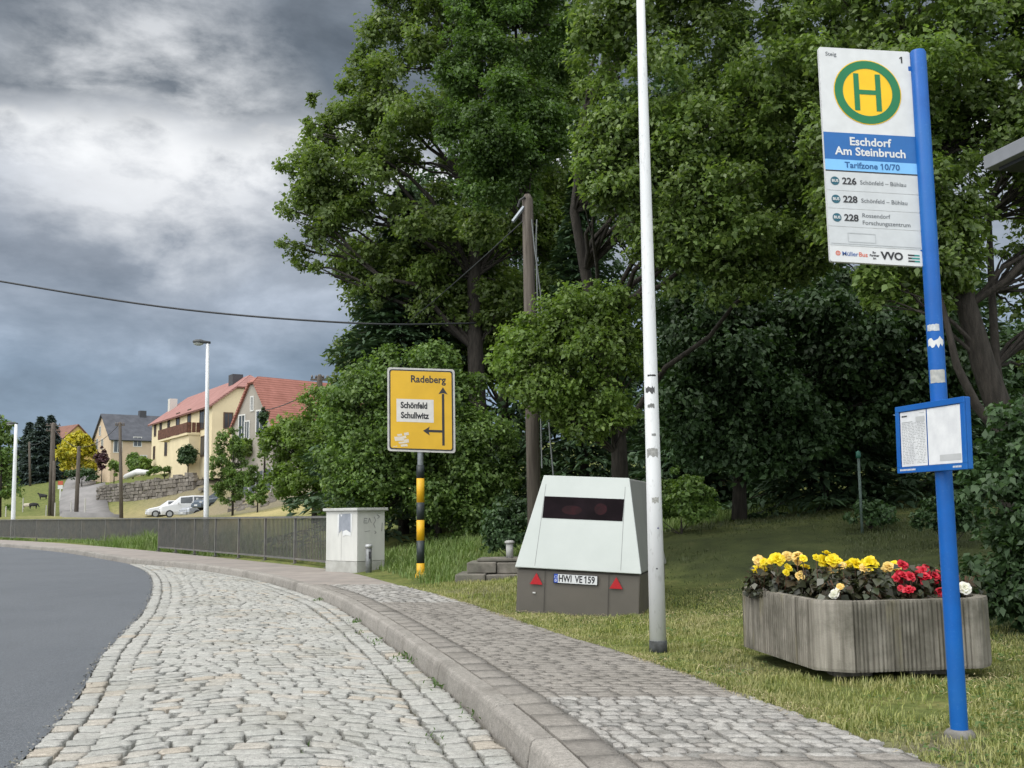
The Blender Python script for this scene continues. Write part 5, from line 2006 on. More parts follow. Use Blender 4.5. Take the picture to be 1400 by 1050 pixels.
GY = 'yellow begonias in the concrete planter'
GR = 'red begonias in the concrete planter'
begonia('yellow begonia at the far left end of the concrete planter', 1043, 8.45, bl_([(180, 148, PET_P, .040), (186, 192, PET_Y, .053), (205, 155, PET_Y, .03), (232, 152, PET_P, .025)]), 70, 1, GY)
begonia('yellow begonia with one big round blossom, second from the planter\'s left end', 1066, 8.3, bl_([(262, 143, PET_Y, .052), (238, 150, PET_Y, .032), (306, 130, PET_P, .040), (310, 180, PET_Y, .03), (302, 200, PET_Y, .025)]), 75, 2, GY)
begonia('peach and yellow begonia, third from the planter\'s left end', 1092, 8.2, bl_([(350, 130, PET_P, .045), (376, 140, PET_Y, .03), (386, 178, PET_Y, .032), (362, 215, PET_P, .037), (350, 155, PET_P, .03)]), 75, 3, GY)
begonia('tallest yellow begonia with three clustered blossoms mid planter', 1130, 8.05, bl_([(476, 120, PET_Y, .036), (460, 150, PET_Y, .047), (502, 146, PET_Y, .050), (430, 135, PET_Y, .026), (516, 176, PET_P, .05), (532, 152, PET_Y, .028)]), 85, 4, GY)
begonia('yellow begonia with a single wide blossom right of the tallest one', 1165, 7.95, bl_([(602, 168, PET_Y, .056), (570, 165, PET_Y, .03), (548, 170, PET_P, .026)]), 80, 5, GY)
begonia('yellow begonia with a large ruffled blossom left of the red ones', 1190, 7.9, bl_([(667, 160, PET_Y, .056), (642, 182, PET_P, .034), (660, 205, PET_P, .028), (690, 165, PET_Y, .03)]), 75, 6, GY)
begonia('small peach yellow begonia touching the red begonias', 1218, 7.95, bl_([(748, 178, PET_P, .042), (775, 172, PET_Y, .040), (735, 188, PET_P, .03), (790, 175, PET_P, .03)]), 55, 7, GY)
begonia('red begonia next to the last yellow one', 1236, 7.75, bl_([(806, 168, PET_R, .040), (795, 220, PET_R, .040), (812, 212, PET_R, .03), (780, 228, PET_R, .028)]), 45, 8, GR)
begonia('low red begonia with a blossom at the planter rim', 1246, 7.65, bl_([(836, 278, PET_R, .038), (842, 220, PET_R, .036), (820, 270, PET_R, .026), (800, 268, PET_R, .022)]), 45, 9, GR)
begonia('densely flowering red begonia just left of the blue pole', 1264, 7.75, bl_([(898, 195, PET_R, .045), (872, 215, PET_R, .042), (905, 222, PET_R, .042), (884, 205, PET_R, .03), (922, 300, PET_R, .036), (900, 240, PET_R, .03)]), 50, 10, GR)
begonia('red begonia half hidden by the blue pole', 1284, 7.8, bl_([(945, 215, PET_R, .042), (962, 212, PET_R, .036), (940, 240, PET_R, .038), (975, 240, PET_R, .036), (968, 285, PET_R, .034), (1000, 230, PET_R, .035)]), 45, 11, GR)
begonia('low white begonia at the front rim mid planter', 1146, 7.6, bl_([(520, 290, PET_W, .035), (508, 298, PET_W, .026), (536, 262, PET_P, .024)]), 50, 12, None)
begonia('single white begonia right of the blue pole', 1318, 7.85, bl_([(1076, 268, PET_W, .042)]), 22, 13, None)
begonia('mostly green begonia with a tiny white bud, front right of the planter middle', 1192, 7.6, bl_([(662, 272, PET_W, .015)]), 60, 14, None)

# ================================================================== railings
RAIL = mat('railing_grey', (0.145, 0.142, 0.132), (0.105, 0.104, 0.097), 0.6, 6, 5, 0.1, 60, c3=(0.16, 0.145, 0.125))


def railing(label, pts, nb, top=1.12, bar=0.009, gap=0.10, seed=0):
    """pts: plan polyline; nb bays of equal length"""
    P = np.array(pts, float)
    L = np.concatenate([[0], np.cumsum(np.linalg.norm(np.diff(P, axis=0), axis=1))])
    f = lambda s: Vector((float(np.interp(s, L, P[:, 0])), float(np.interp(s, L, P[:, 1])), 0))
    b = f(L[-1] / 2)
    t = thing('railing', label, 'railing', b)
    for i in range(nb + 1):
        c = f(L[-1] * i / nb) - b
        d = (f(min(L[-1], L[-1] * i / nb + 0.2)) - f(max(0, L[-1] * i / nb - 0.2))).normalized()
        a = math.atan2(d.y, d.x)
        mb = MB().box(c + Vector((0, 0, (top - 0.02 - 0.15) / 2)), (0.06, 0.06, top - 0.02 + 0.15), a)
        mb.box(c + Vector((0, 0, 0.01)), (0.16, 0.16, 0.02), a)
        mb.build('post', RAIL, t)
    for i in range(nb):
        p, q = f(L[-1] * i / nb) - b, f(L[-1] * (i + 1) / nb) - b
        d = (q - p)
        ln = d.length
        d.normalize()
        a = math.atan2(d.y, d.x)
        m_ = (p + q) / 2
        MB().box(m_ + Vector((0, 0, top)), (ln + 0.002, 0.085, 0.05), a).build('top_rail', RAIL, t)
        MB().box(m_ + Vector((0, 0, 0.13)), (ln - 0.064, 0.045, 0.045), a).build('bottom_rail', RAIL, t)
        mb = MB()
        k = max(3, int(ln / gap))
        for j in range(1, k):
            c = p + d * (ln * j / k)
            mb.box(c + Vector((0, 0, (0.155 + top - 0.028) / 2)), (bar * 2, bar * 2.4, top - 0.028 - 0.155), a)
        mb.build('bars', RAIL, t)
    return t


near_pts = [tuple(edge_off(np.array(y), 0.16)) for y in np.linspace(23.75, 37.2, 12)]
railing('dark grey bar railing between the pale cabinet and the lamp before the parked cars', near_pts, 7)
far_pts = [tuple(edge_off(np.array(y), o_)) for y, o_ in zip(np.linspace(42.3, 108, 16), np.concatenate([np.linspace(1.75, 0.5, 6), np.full(10, 0.5)]))]
railing('far dark grey bar railing curving away to the left edge', far_pts, 24, gap=0.12, bar=0.013)


# ================================================================== cabinet, bollard, stone steps, standpipe
def cabinet():
    c = gp(488, 783)
    t = thing('junction_cabinet', 'pale grey distribution cabinet with a torn poster at the end of the railing', 'cabinet', c)
    u = Vector((-0.74, 0.67, 0)).normalized()
    v = Vector((0.67, 0.74, 0)).normalized()
    Wd, D, Ht = 1.02, 0.74, 1.30
    pale = mat('cabinet_paint', (0.60, 0.60, 0.56), (0.51, 0.515, 0.48), 0.6, 2.5, 6, 0.1, 40, c3=(0.40, 0.39, 0.35), stretch=(1, 1, 0.4))
    q = [Vector((0, 0, 0)), v * D, v * D + u * Wd, u * Wd]
    z = lambda p, h: p + Vector((0, 0, h))
    MB().hull([z(p, -0.1) for p in q], [z(p, 0.215) for p in q]).build('plinth', mat('cabinet_base', (0.43, 0.43, 0.40), (0.34, 0.34, 0.31), 0.8, 6, 5, 0.2, 50), t, bevel=0.006)
    ins = [p + (v * 0.004 + u * 0.004) if i == 0 else p + (v * -0.004 + u * 0.004) if i == 1 else p + (v * -0.004 - u * 0.004) if i == 2 else p + (v * 0.004 - u * 0.004) for i, p in enumerate(q)]
    MB().hull([z(p, 0.222) for p in ins], [z(p, Ht - 0.06) for p in ins]).build('body', pale, t, bevel=0.006)
    lid = [-v * 0.05 - u * 0.05, v * (D + 0.05) - u * 0.05, v * (D + 0.05) + u * (Wd + 0.05), -v * 0.05 + u * (Wd + 0.05)]
    MB().hull([z(p, Ht - 0.058) for p in lid], [z(p, Ht) for p in lid]).build('lid', mat('cabinet_lid', (0.50, 0.505, 0.48), (0.40, 0.40, 0.38), 0.7, 6, 5), t, bevel=0.01)
    # left face: poster remains ; local panel from the corner to the left
    pl = Panel(z(u * Wd, Ht - 0.06), -u * Wd, Vector((0, 0, -(Ht - 0.06))), -v)
    mb = MB()
    pl.poly(mb, [(0.43, 0.05), (0.80, 0.04), (0.80, 0.36), (0.55, 0.39), (0.52, 0.31), (0.44, 0.36), (0.41, 0.20)], 0.002)
    mb.build('poster', mat('poster_grey', (0.30, 0.32, 0.36), (0.22, 0.24, 0.27), 0.6, 5, 5), t)
    mb = MB()
    for pts in ([(0.38, 0.06), (0.435, 0.045), (0.42, 0.36), (0.385, 0.42)], [(0.55, 0.335), (0.66, 0.31), (0.80, 0.355), (0.81, 0.41), (0.64, 0.39), (0.56, 0.42)], [(0.795, 0.04), (0.85, 0.05), (0.83, 0.36), (0.80, 0.35)], [(0.47, 0.055), (0.53, 0.06), (0.50, 0.10)]):
        pl.poly(mb, pts, 0.0032)
    mb.build('torn_paper', flat('torn_white', (0.66, 0.67, 0.66), 0.7), t)
    for fx in (0.5,):
        mb = MB()
        pl.rect(mb, fx - 0.003, 0.02, fx + 0.003, 0.82, 0.001)
        mb.build('door_joint', flat('joint_grey', (0.3, 0.3, 0.285), 0.7), t)
    # right face: small scrawls
    pr = Panel(z(Vector((0, 0, 0)), Ht - 0.06), v * D, Vector((0, 0, -(Ht - 0.06))), -u)
    mb = MB()
    rg = random.Random(5)

    def stroke(pts, wd=0.012):
        for (x0, y0), (x1, y1) in zip(pts, pts[1:]):
            dx_, dy_ = (x1 - x0) * pr.W, (y1 - y0) * pr.H
            l = math.hypot(dx_, dy_)
            nx, ny = -dy_ / l * wd / 2 / pr.W, dx_ / l * wd / 2 / pr.H
            pr.poly(mb, [(x0 + nx, y0 + ny), (x1 + nx, y1 + ny), (x1 - nx, y1 - ny), (x0 - nx, y0 - ny)], 0.002)
    stroke([(0.25, 0.12), (0.23, 0.20), (0.36, 0.20)])
    stroke([(0.25, 0.12), (0.36, 0.13)])
    stroke([(0.38, 0.20), (0.43, 0.12), (0.50, 0.20)])
    stroke([(0.24, 0.165), (0.34, 0.165)])
    stroke([(0.60, 0.10), (0.66, 0.16), (0.58, 0.22), (0.64, 0.28)])
    stroke([(0.70, 0.06), (0.80, 0.10), (0.72, 0.13)])
    stroke([(0.90, 0.20), (0.88, 0.33), (0.86, 0.33)], 0.016)
    stroke([(0.62, 0.33), (0.68, 0.36), (0.62, 0.38)])
    stroke([(0.26, 0.34), (0.46, 0.33)], 0.008)
    mb.build('graffiti', flat('graffiti_ink', (0.22, 0.225, 0.225), 0.7), t)


cabinet()
c = gp(504, 783.5)
t = thing('bollard', 'short dark steel bollard in front of the pale cabinet', 'bollard', c)
GALV = mat('bollard_steel', (0.21, 0.22, 0.22), (0.13, 0.135, 0.135), 0.5, 12, 5, metal=0.3)
MB().lathe([(0.062, -0.1), (0.062, 0.50)], n=16).build('post', GALV, t, smooth=True)
MB().lathe([(0.070, 0.501), (0.074, 0.53), (0.070, 0.56), (0.04, 0.572)], n=16).build('cap', mat('bollard_cap', (0.42, 0.43, 0.43), (0.3, 0.31, 0.31), 0.4, 8, metal=0.3), t, smooth=True)
MB().box((0.03, -0.062, 0.36), (0.035, 0.02, 0.14)).build('lock', BLACK, t)

STONE = mat('old_stone', (0.22, 0.20, 0.17), (0.10, 0.092, 0.078), 0.95, 5, 8, 0.6, 40, 0.01, c3=(0.13, 0.13, 0.10))
c = gp(668, 799)
t = thing('stone_steps', 'low stack of weathered stone slabs left of the trailer', 'steps', c)
for (x0, x1, y0, y1, z0, z1) in ((-0.52, -0.02, 0, 1.0, -0.1, 0.165), (-0.01, 0.75, 0.0, 1.0, -0.1, 0.15), (-0.34, 0.15, 0.25, 1.1, 0.168, 0.345), (0.16, 0.80, 0.25, 1.1, 0.155, 0.335), (-0.18, 0.70, 0.40, 1.15, 0.348, 0.40)):
    MB().box(((x0 + x1) / 2, (y0 + y1) / 2, (z0 + z1) / 2), (x1 - x0, y1 - y0, z1 - z0), R(-4)).build('slab', STONE, t, bevel=0.018, seg=3)
c2 = at(697, 768, c.y + 0.62)
t = thing('vent_pipe', 'small pale vent pipe standing on the stone slabs', 'pipe', (c2.x, c2.y, 0.40))
PIPE = mat('vent_paint', (0.42, 0.42, 0.40), (0.33, 0.33, 0.31), 0.7, 10, 4)
MB().lathe([(0.062, 0.0), (0.062, 0.24)], n=16).build('tube', PIPE, t, smooth=True)
MB().lathe([(0.064, 0.242), (0.086, 0.245), (0.086, 0.275), (0.05, 0.295)], n=16).build('cap', PIPE, t, smooth=True)
b = on(1178, 712, 17.2)
t = thing('standpipe', 'thin grey green standpipe at the edge of the dark wood', 'post', b)
zt = at(1177, 618, 17.2).z - b.z
MB().tube([(0, 0, -0.1), (0, 0, zt - 0.1)], 0.022, 10).build('pipe', mat('pipe_green', (0.10, 0.14, 0.12), (0.07, 0.10, 0.085), 0.6, 10), t, smooth=True)
MB().lathe([(0.03, zt - 0.1), (0.042, zt - 0.06), (0.036, zt), (0.012, zt + 0.02)], n=12).build('cap', mat('cap_green', (0.03, 0.13, 0.09), (0.02, 0.10, 0.07), 0.5, 10), t, smooth=True)


# ================================================================== utility poles and wires
WOOD = mat('pole_wood', (0.135, 0.115, 0.095), (0.07, 0.058, 0.047), 0.9, 5, 7, 0.4, 30, 0.01, stretch=(4, 4, 0.25))


def pole(label, base, top, r0, r1, arm=None, group='wooden utility poles', ins=0):
    t = thing('utility_pole', label, 'utility pole', base, group=group)
    ax_ = top - base
    MB().tube([Vector((0, 0, -0.3)), ax_ * 0.5, ax_ * 0.985, ax_], [r0, (r0 + r1) / 2, r1, r1 * 0.55], 12).build('post', WOOD, t, smooth=True)
    if arm:
        for dz in (-0.25, -0.75)[:ins or 1]:
            a = MB().box(ax_ + Vector((0, 0, dz)), (arm, 0.09, 0.09), R(12)).build('crossarm', WOOD, t)
            for k in (-0.42, -0.2, 0.2, 0.42):
                p = ax_ + Vector((k * arm * math.cos(R(12)), k * arm * math.sin(R(12)), dz + 0.05))
                MB().lathe([(0.02, 0), (0.05, 0.04), (0.055, 0.10), (0.03, 0.16)], tuple(p), 8).build('insulator', flat('insulator', (0.12, 0.10, 0.09), 0.3), a, smooth=True)
    return t


pb = on(731, 690, 18)
pt = at(721, 266, 18)
wp = pole('weathered brown wooden pole behind the trailer, top bare with a metal strut', pb, pt, 0.125, 0.095)
d = at(701, 303, 17.9) - pb
e = at(716, 283, 17.95) - pb
MB().tube([d, e], 0.035, 6).build('strut', mat('strut_metal', (0.30, 0.33, 0.36), (0.22, 0.24, 0.26), 0.4, 8, metal=0.4), wp)
MB().tube([at(708, 283, 17.95) - pb, at(711, 274, 17.93) - pb, at(718, 269, 17.9) - pb], 0.02, 6).build('bracket', flat('bracket_dark', (0.05, 0.05, 0.05), 0.5), wp)
for xs in (((734, 300), (733, 330), (734, 380), (737, 470), (739, 560), (741, 640)), ((727, 300), (731, 340), (739, 400), (745, 500), (752, 600), (757, 655))):
    MB().tube([at(x, y, 17.8) - pb for x, y in xs], 0.012, 5).build('cable', flat('cable_grey', (0.16, 0.17, 0.17), 0.5), wp)
p437b, p437t = on(440, 640, 50), at(437, 512, 50)
pole('dark pole with crossarms and insulators rising beside the red roof', p437b, p437t, 0.17, 0.13, 0.85, ins=2)
pole('tall grey pole left of the yellow tree, doubled at its foot', on(69, 700, 100), at(73, 578, 100), 0.24, 0.20, 1.3, ins=2)
pole('stout strut pole leaning on the tall grey pole by the sheep', on(73, 700, 99.5), at(74, 630, 99.8), 0.16, 0.14)
pole('thin far pole before the dark blue spruces', on(41, 672, 160), at(40, 604, 160), 0.18, 0.15)
pole('dark brown pole at the near end of the uphill lane', on(104, 709, 84), at(108, 610, 84), 0.17, 0.13)
pole('dark pole between the uphill lane and the stone retaining wall', on(166, 709, 82), at(164, 577, 82), 0.15, 0.11, 0.7)

CABLE = flat('cable_black', (0.03, 0.032, 0.035), 0.5)


def cable(label, pts, r, sag=0.0, name='overhead_cable'):
    P = catmull([tuple(p) for p in pts], 8) if len(pts) > 2 else np.linspace(pts[0], pts[1], 14)
    if sag:
        s = np.linspace(0, 1, len(P))
        P[:, 2] -= sag * 4 * s * (1 - s)
    o = Vector(P[0])
    m_ = MB().tube([Vector(p) - o for p in P], r, 6)
    q = m_.build(name, CABLE, smooth=True)
    q.location = o
    return tag(q, label, 'cable')


cable('thick black overhead cable crossing the sky into the sycamore', [at(-420, 300, 25), at(-200, 347, 25), at(0, 384.5, 25), at(250, 423, 25), at(500, 442.5, 25), at(650, 442, 27)], 0.024)
cable('overhead wire from the crossarm pole up to the wooden pole behind the trailer', [p437t - Vector((0, 0, 0.3)), pt - Vector((0, 0, 0.4))], 0.011, 0.35)
cable('overhead wire from the crossarm pole down to the grey gable', [p437t - Vector((0, 0, 0.6)), at(360, 561, 81)], 0.03, 0.2)
cable('thin wire between the two dark poles by the lane', [at(108, 611, 84), at(164, 579, 82)], 0.02, 0.5)
cable('thin wire from the tall grey pole to the lane pole', [at(73, 586, 100), at(108, 612, 84)], 0.02, 0.3)
cable('thin wire from the far pole to the tall grey pole', [at(40, 606, 160), at(73, 590, 100)], 0.03, 0.6)


# ================================================================== houses on the slope
PANE = mat('window_glass', (0.06, 0.075, 0.085), (0.035, 0.045, 0.05), 0.15, 0.8, 3, spec=0.6)


def house(name, label, C, u, w_, L, Wd, eave, ridge, base, wall_m, roof_m, hip=(0, 0), frame_m=None, wins=(), ends=(), chims=(), cat='house', ov=0.4, ridge_y=0.5):
    """C near corner (plan). u along the eaves, w_ across; front wall is the one through C along u, end wall the one through C along w_"""
    u = Vector((*u, 0)).normalized()
    w_ = Vector((*w_, 0)).normalized()
    O = Vector((C[0], C[1], base))
    t = thing(name, label, cat, O)
    E, Rg = eave - base, ridge - base
    T = lambda x, y, z: u * x + w_ * y + Vector((0, 0, z))
    ry = ridge_y * Wd
    hz0, hz1 = (Rg if h == 0 else Rg - h for h in hip)

    def end_poly(x, hz):
        fr = (hz - E) / (Rg - E)
        if fr >= 0.999:
            return [T(x, 0, -1.2), T(x, Wd, -1.2), T(x, Wd, E), T(x, ry, Rg), T(x, 0, E)]
        return [T(x, 0, -1.2), T(x, Wd, -1.2), T(x, Wd, E), T(x, Wd - (Wd - ry) * fr, hz), T(x, ry * fr, hz), T(x, 0, E)]
    mb = MB()
    for x, hz in ((0, hz0), (L, hz1)):
        p = end_poly(x, hz)
        mb.add(p, [tuple(range(len(p)))])
    for y in (0, Wd):
        mb.add([T(0, y, -1.2), T(L, y, -1.2), T(L, y, E), T(0, y, E)], [(0, 1, 2, 3)])
    mb.build('wall', wall_m, t)
    # roof
    k = (Rg - E) / ry
    k2 = (Rg - E) / (Wd - ry)
    up = 0.08
    mb = MB()
    x0, x1 = -ov * 0.7, L + ov * 0.7
    for (ye, slope, sgn) in ((-ov, k, 1), (Wd + ov, k2, -1)):
        pts = [T(x0, ye, E - ov * slope + up), T(x1, ye, E - ov * slope + up)]
        for (xx, hh, hx) in ((x1, hip[1], L - hip[1] * 0.9), (x0, hip[0], hip[0] * 0.9)):
            if hh == 0:
                pts.append(T(xx, ry, Rg + up))
            else:
                dy = hh / slope
                a = T(xx, ry - sgn * dy, Rg - hh + up)
                b_ = T(hx, ry, Rg + up)
                pts += [a, b_] if xx == x1 else [b_, a]
        mb.add(pts, [tuple(range(len(pts)))])
    for (xx, hh, hx) in ((x0, hip[0], hip[0] * 0.9), (x1, hip[1], L - hip[1] * 0.9)):
        if hh:
            mb.add([T(xx, ry - hh / k, Rg - hh + up), T(xx, ry + hh / k2, Rg - hh + up), T(hx, ry, Rg + up)], [(0, 1, 2)])
    ro = mb.build('roof', roof_m, t)
    sd = ro.modifiers.new('s', 'SOLIDIFY')
    sd.thickness = 0.16
    sd.offset = 0
    for (x, y, wx, wy, zt, m_) in chims:
        MB().box(T(x, y, (zt - base + E) / 2), (wx, wy, zt - base - E), math.atan2(u.y, u.x)).build('chimney', m_, ro)
    frame_m = frame_m or flat('window_white', (0.62, 0.61, 0.58), 0.5)

    def window(o, ex, nrm, wdt, h):
        """o = centre on the wall, ex along the wall, nrm outwards"""
        p = [o + ex * sx * wdt / 2 + Vector((0, 0, sz * h / 2)) for sx, sz in ((-1, -1), (1, -1), (1, 1), (-1, 1))]
        f = MB()
        fw = 0.10
        ip = [o + ex * sx * (wdt / 2 - fw) + Vector((0, 0, sz * (h / 2 - fw))) for sx, sz in ((-1, -1), (1, -1), (1, 1), (-1, 1))]
        for i in range(4):
            j = (i + 1) % 4
            f.hull([p[i], p[j], ip[j], ip[i]], [q + nrm * 0.06 for q in (p[i], p[j], ip[j], ip[i])])
        f.hull([o - ex * 0.03 - Vector((0, 0, h / 2 - fw)), o + ex * 0.03 - Vector((0, 0, h / 2 - fw)), o + ex * 0.03 + Vector((0, 0, h / 2 - fw)), o - ex * 0.03 + Vector((0, 0, h / 2 - fw))],
               [q + nrm * 0.05 for q in (o - ex * 0.03 - Vector((0, 0, h / 2 - fw)), o + ex * 0.03 - Vector((0, 0, h / 2 - fw)), o + ex * 0.03 + Vector((0, 0, h / 2 - fw)), o - ex * 0.03 + Vector((0, 0, h / 2 - fw)))])
        fo = f.build('window', frame_m, t)
        g = MB()
        g.add([q + nrm * 0.02 for q in ip], [(0, 1, 2, 3)])
        g.build('pane', PANE, fo)

    def hit(px, py, P0, e):
        r = ray(px, py)
        k_ = r.x / r.y
        s = (k_ * P0.y - P0.x) / (e.x - k_ * e.y)
        Y = P0.y + s * e.y
        return s, CAM_H + r.z / r.y * Y - base
    for px, py, wdt, h in wins:
        s, z = hit(px, py, O, u)
        if 0.3 < s < L - 0.3:
            window(u * s + Vector((0, 0, z)), u, -w_, wdt, h)
    for px, py, wdt, h in ends:
        s, z = hit(px, py, O, w_)
        if 0.2 < s < Wd - 0.2:
            window(w_ * s + Vector((0, 0, z)), w_, -u, wdt, h)
    return t, T, hit, O, u, w_


def roofmat(name, c1, c2):
    if name in _M:
        return _M[name]
    M = mat(name, c1, c2, 0.8, 1.2, 7, 0.0)
    q = NT(M.node_tree)
    b = [n for n in q.n if n.type == 'BSDF_PRINCIPLED'][0]
    pos = q.new('ShaderNodeNewGeometry').outputs['Position']
    wv = q.new('ShaderNodeTexWave', wave_type='BANDS', bands_direction='Z')
    q.put(wv.inputs['Vector'], pos)
    wv.inputs['Scale'].default_value = 1.6
    wv.inputs['Distortion'].default_value = 0.3
    src = b.inputs['Base Color'].links[0].from_socket
    q.put(b.inputs['Base Color'], q.mix(1.0, src, q.ramp(wv.outputs[1], [(0.0, 0.82), (0.3, 1.0), (1.0, 1.06)]), 'MULTIPLY'))
    q.put(b.inputs['Normal'], q.bump(wv.outputs[1], 0.5, 0.05))
    return M


ROOF_RED = roofmat('roof_red', (0.33, 0.165, 0.145), (0.265, 0.13, 0.112))
ROOF_RED2 = roofmat('roof_red_old', (0.32, 0.13, 0.10), (0.25, 0.10, 0.075))
ROOF_GREY = roofmat('roof_slate', (0.085, 0.09, 0.105), (0.06, 0.064, 0.075))
ROOF_BROWN = roofmat('roof_brown', (0.21, 0.10, 0.072), (0.16, 0.078, 0.055))
YEL = mat('plaster_yellow', (0.70, 0.60, 0.39), (0.63, 0.54, 0.35), 0.9, 0.6, 6, 0.1, 20)
YEL2 = mat('plaster_orange', (0.60, 0.42, 0.14), (0.52, 0.36, 0.12), 0.9, 0.6, 6)
CREAM = mat('plaster_cream', (0.55, 0.43, 0.30), (0.48, 0.37, 0.26), 0.9, 0.6, 6)
GREY = mat('plaster_grey', (0.33, 0.30, 0.255), (0.24, 0.22, 0.19), 0.9, 0.35, 8, 0.2, 10, c3=(0.25, 0.235, 0.205))
DARKFR = flat('window_brown', (0.10, 0.06, 0.035), 0.5)
chim_w = flat('chimney_white', (0.55, 0.53, 0.48), 0.8)
chim_g = flat('chimney_grey', (0.06, 0.062, 0.068), 0.8)
chim_r = flat('chimney_red', (0.22, 0.08, 0.06), 0.8)

# --- long yellow farmhouse
t, T, hit, O, u, w_ = house('farmhouse', 'long yellow farmhouse with a red half hipped roof and a brown balcony', 'x' and (-27.0, 95.0), (-0.53, 0.85), (0.85, 0.53), 22.4, 7.6, 11.2, 14.1, 5.8, YEL, ROOF_RED,
                          hip=(1.3, 0), frame_m=DARKFR,
                          wins=[(212.5, 587, 0.9, 1.5), (220, 586, 0.9, 1.5), (231, 583, 0.9, 1.6), (243.5, 580, 1.3, 2.3), (259, 577, 1.2, 2.5), (276.5, 573.5, 1.5, 1.9), (211, 619, 0.8, 1.4), (227, 612, 1.0, 1.7), (277.5, 610, 1.3, 1.9)],
                          ends=[(312, 575, 0.9, 1.5)],
                          chims=[(21.6, 1.9, 0.8, 0.8, 13.9, chim_w), (3.6, 3.2, 1.3, 1.0, 14.5, chim_g)])
Ob = O - w_ * 1.2
s0, _ = hit(216.5, 590, Ob, u)
s1, _ = hit(256, 590, Ob, u)
zs = hit(237, 599, Ob, u)[1]
sp_, _ = hit(232, 610, O - w_ * 1.0, u)
BALC = mat('balcony_wood', (0.15, 0.065, 0.04), (0.08, 0.035, 0.022), 0.8, 4, 5)
q = [T(s1, 0, zs), T(s0, 0, zs), T(s0, -1.2, zs), T(s1, -1.2, zs)]
bal = MB().hull(q, [p + Vector((0, 0, 0.18)) for p in q]).build('balcony', YEL, t)
for a, b_ in ((q[2], q[3]), (q[1], q[2]), (q[3], q[0])):
    d = (b_ - a)
    ln = d.length
    d.normalize()
    mb = MB()
    k = int(ln / 0.3)
    for i in range(k):
        c0, c1 = a + d * (ln * i / k + 0.02), a + d * (ln * (i + 1) / k - 0.03)
        nn = Vector((d.y, -d.x, 0)) * 0.04
        mb.hull([c0 + Vector((0, 0, 0.22)), c1 + Vector((0, 0, 0.22)), c1 + nn + Vector((0, 0, 0.22)), c0 + nn + Vector((0, 0, 0.22))],
                [c0 + Vector((0, 0, 1.15)), c1 + Vector((0, 0, 1.15)), c1 + nn + Vector((0, 0, 1.15)), c0 + nn + Vector((0, 0, 1.15))])
    mb.build('balcony_boards', BALC, bal)
q = [T(s1 + 0.1, 0, -1), T(sp_, 0, -1), T(sp_, -1.0, -1), T(s1 + 0.1, -1.0, -1)]
MB().hull(q, [Vector((p.x, p.y, zs - 0.01)) for p in q]).build('porch', YEL, t)

# --- grey gabled house with the bright red roof
house('gabled_house', 'grey plastered house with steep gable and red roof before the yellow farmhouse', (-22.3, 84.0), (0.70, 0.72), (0.72, -0.70), 13.0, 5.9, 8.0, 11.9, 3.2, GREY, ROOF_RED2,
      hip=(0.55, 0), ends=[(345, 552, 0.5, 1.2), (331, 584, 1.0, 2.0), (355.5, 577, 1.1, 1.9), (338, 588, 0.8, 1.5)], chims=[(10.2, 3.0, 0.9, 0.7, 12.8, chim_r)], ov=0.3)
# --- slate roofed house
house('detached_house', 'cream house with a dark slate roof behind the stone retaining wall', (-55.0, 145.0), (0.8, 0.6), (-0.6, 0.8), 11.0, 8.6, 12.0, 15.6, 6.4, CREAM, ROOF_GREY,
      wins=[(161, 610, 1.2, 1.8), (188, 604, 1.2, 1.4), (196, 628, 1.0, 1.2)], ends=[(137, 589, 0.9, 1.4), (140, 607, 0.9, 1.5), (133, 607, 0.9, 1.5)], chims=[(5.5, 4.3, 0.9, 0.9, 16.4, chim_g)])
# --- far yellow house
house('detached_house', 'orange yellow gabled house with a brown roof behind the yellow tree', (-77.6, 180.0), (-0.75, 0.66), (0.66, 0.75), 9.0, 7.4, 13.6, 17.2, 7.6, YEL2, ROOF_BROWN,
      ends=[(85, 640, 1.0, 1.5)], wins=[])


# --- lane, retaining wall, fences
def lane():
    cl_ = [on(126, 706, 82), on(116, 700, 98), on(110, 690, 118), on(109, 676, 155), on(120, 664, 185), on(133, 659, 205)]
    P = catmull([(p.x, p.y) for p in cl_], 8)
    P = np.vstack([P[0] + (P[0] - P[1]) * 0.05, P])
    tn = np.gradient(P, axis=0)
    tn /= np.linalg.norm(tn, axis=1, keepdims=True)
    nr = np.stack([tn[:, 1], -tn[:, 0]], 1)
    rows = []
    for o_, dz_ in ((-2.15, -0.7), (-2.1, 0.0), (-0.7, 0.03), (0.7, 0.03), (2.1, 0.0), (2.15, -0.7)):
        Q_ = P + nr * o_
        rows.append(np.column_stack([Q_, Hn(Q_) + 0.16 + dz_ - 0.7 * np.array([1.0] + [0.0] * (len(P) - 1))]))
    V = np.concatenate(rows)
    n = len(P)
    Q = np.concatenate([np.stack([np.arange(n - 1) + i * n, np.arange(n - 1) + i * n + 1, np.arange(n - 1) + (i + 1) * n + 1, np.arange(n - 1) + (i + 1) * n], 1) for i in range(5)])
    tag(np_mesh('lane', V, Q, mat('lane_tarmac', (0.23, 0.22, 0.215), (0.18, 0.175, 0.17), 0.9, 1.0, 6, 0.2, 30), smooth=True), kind='structure', label='narrow grey lane climbing to the houses')


lane()


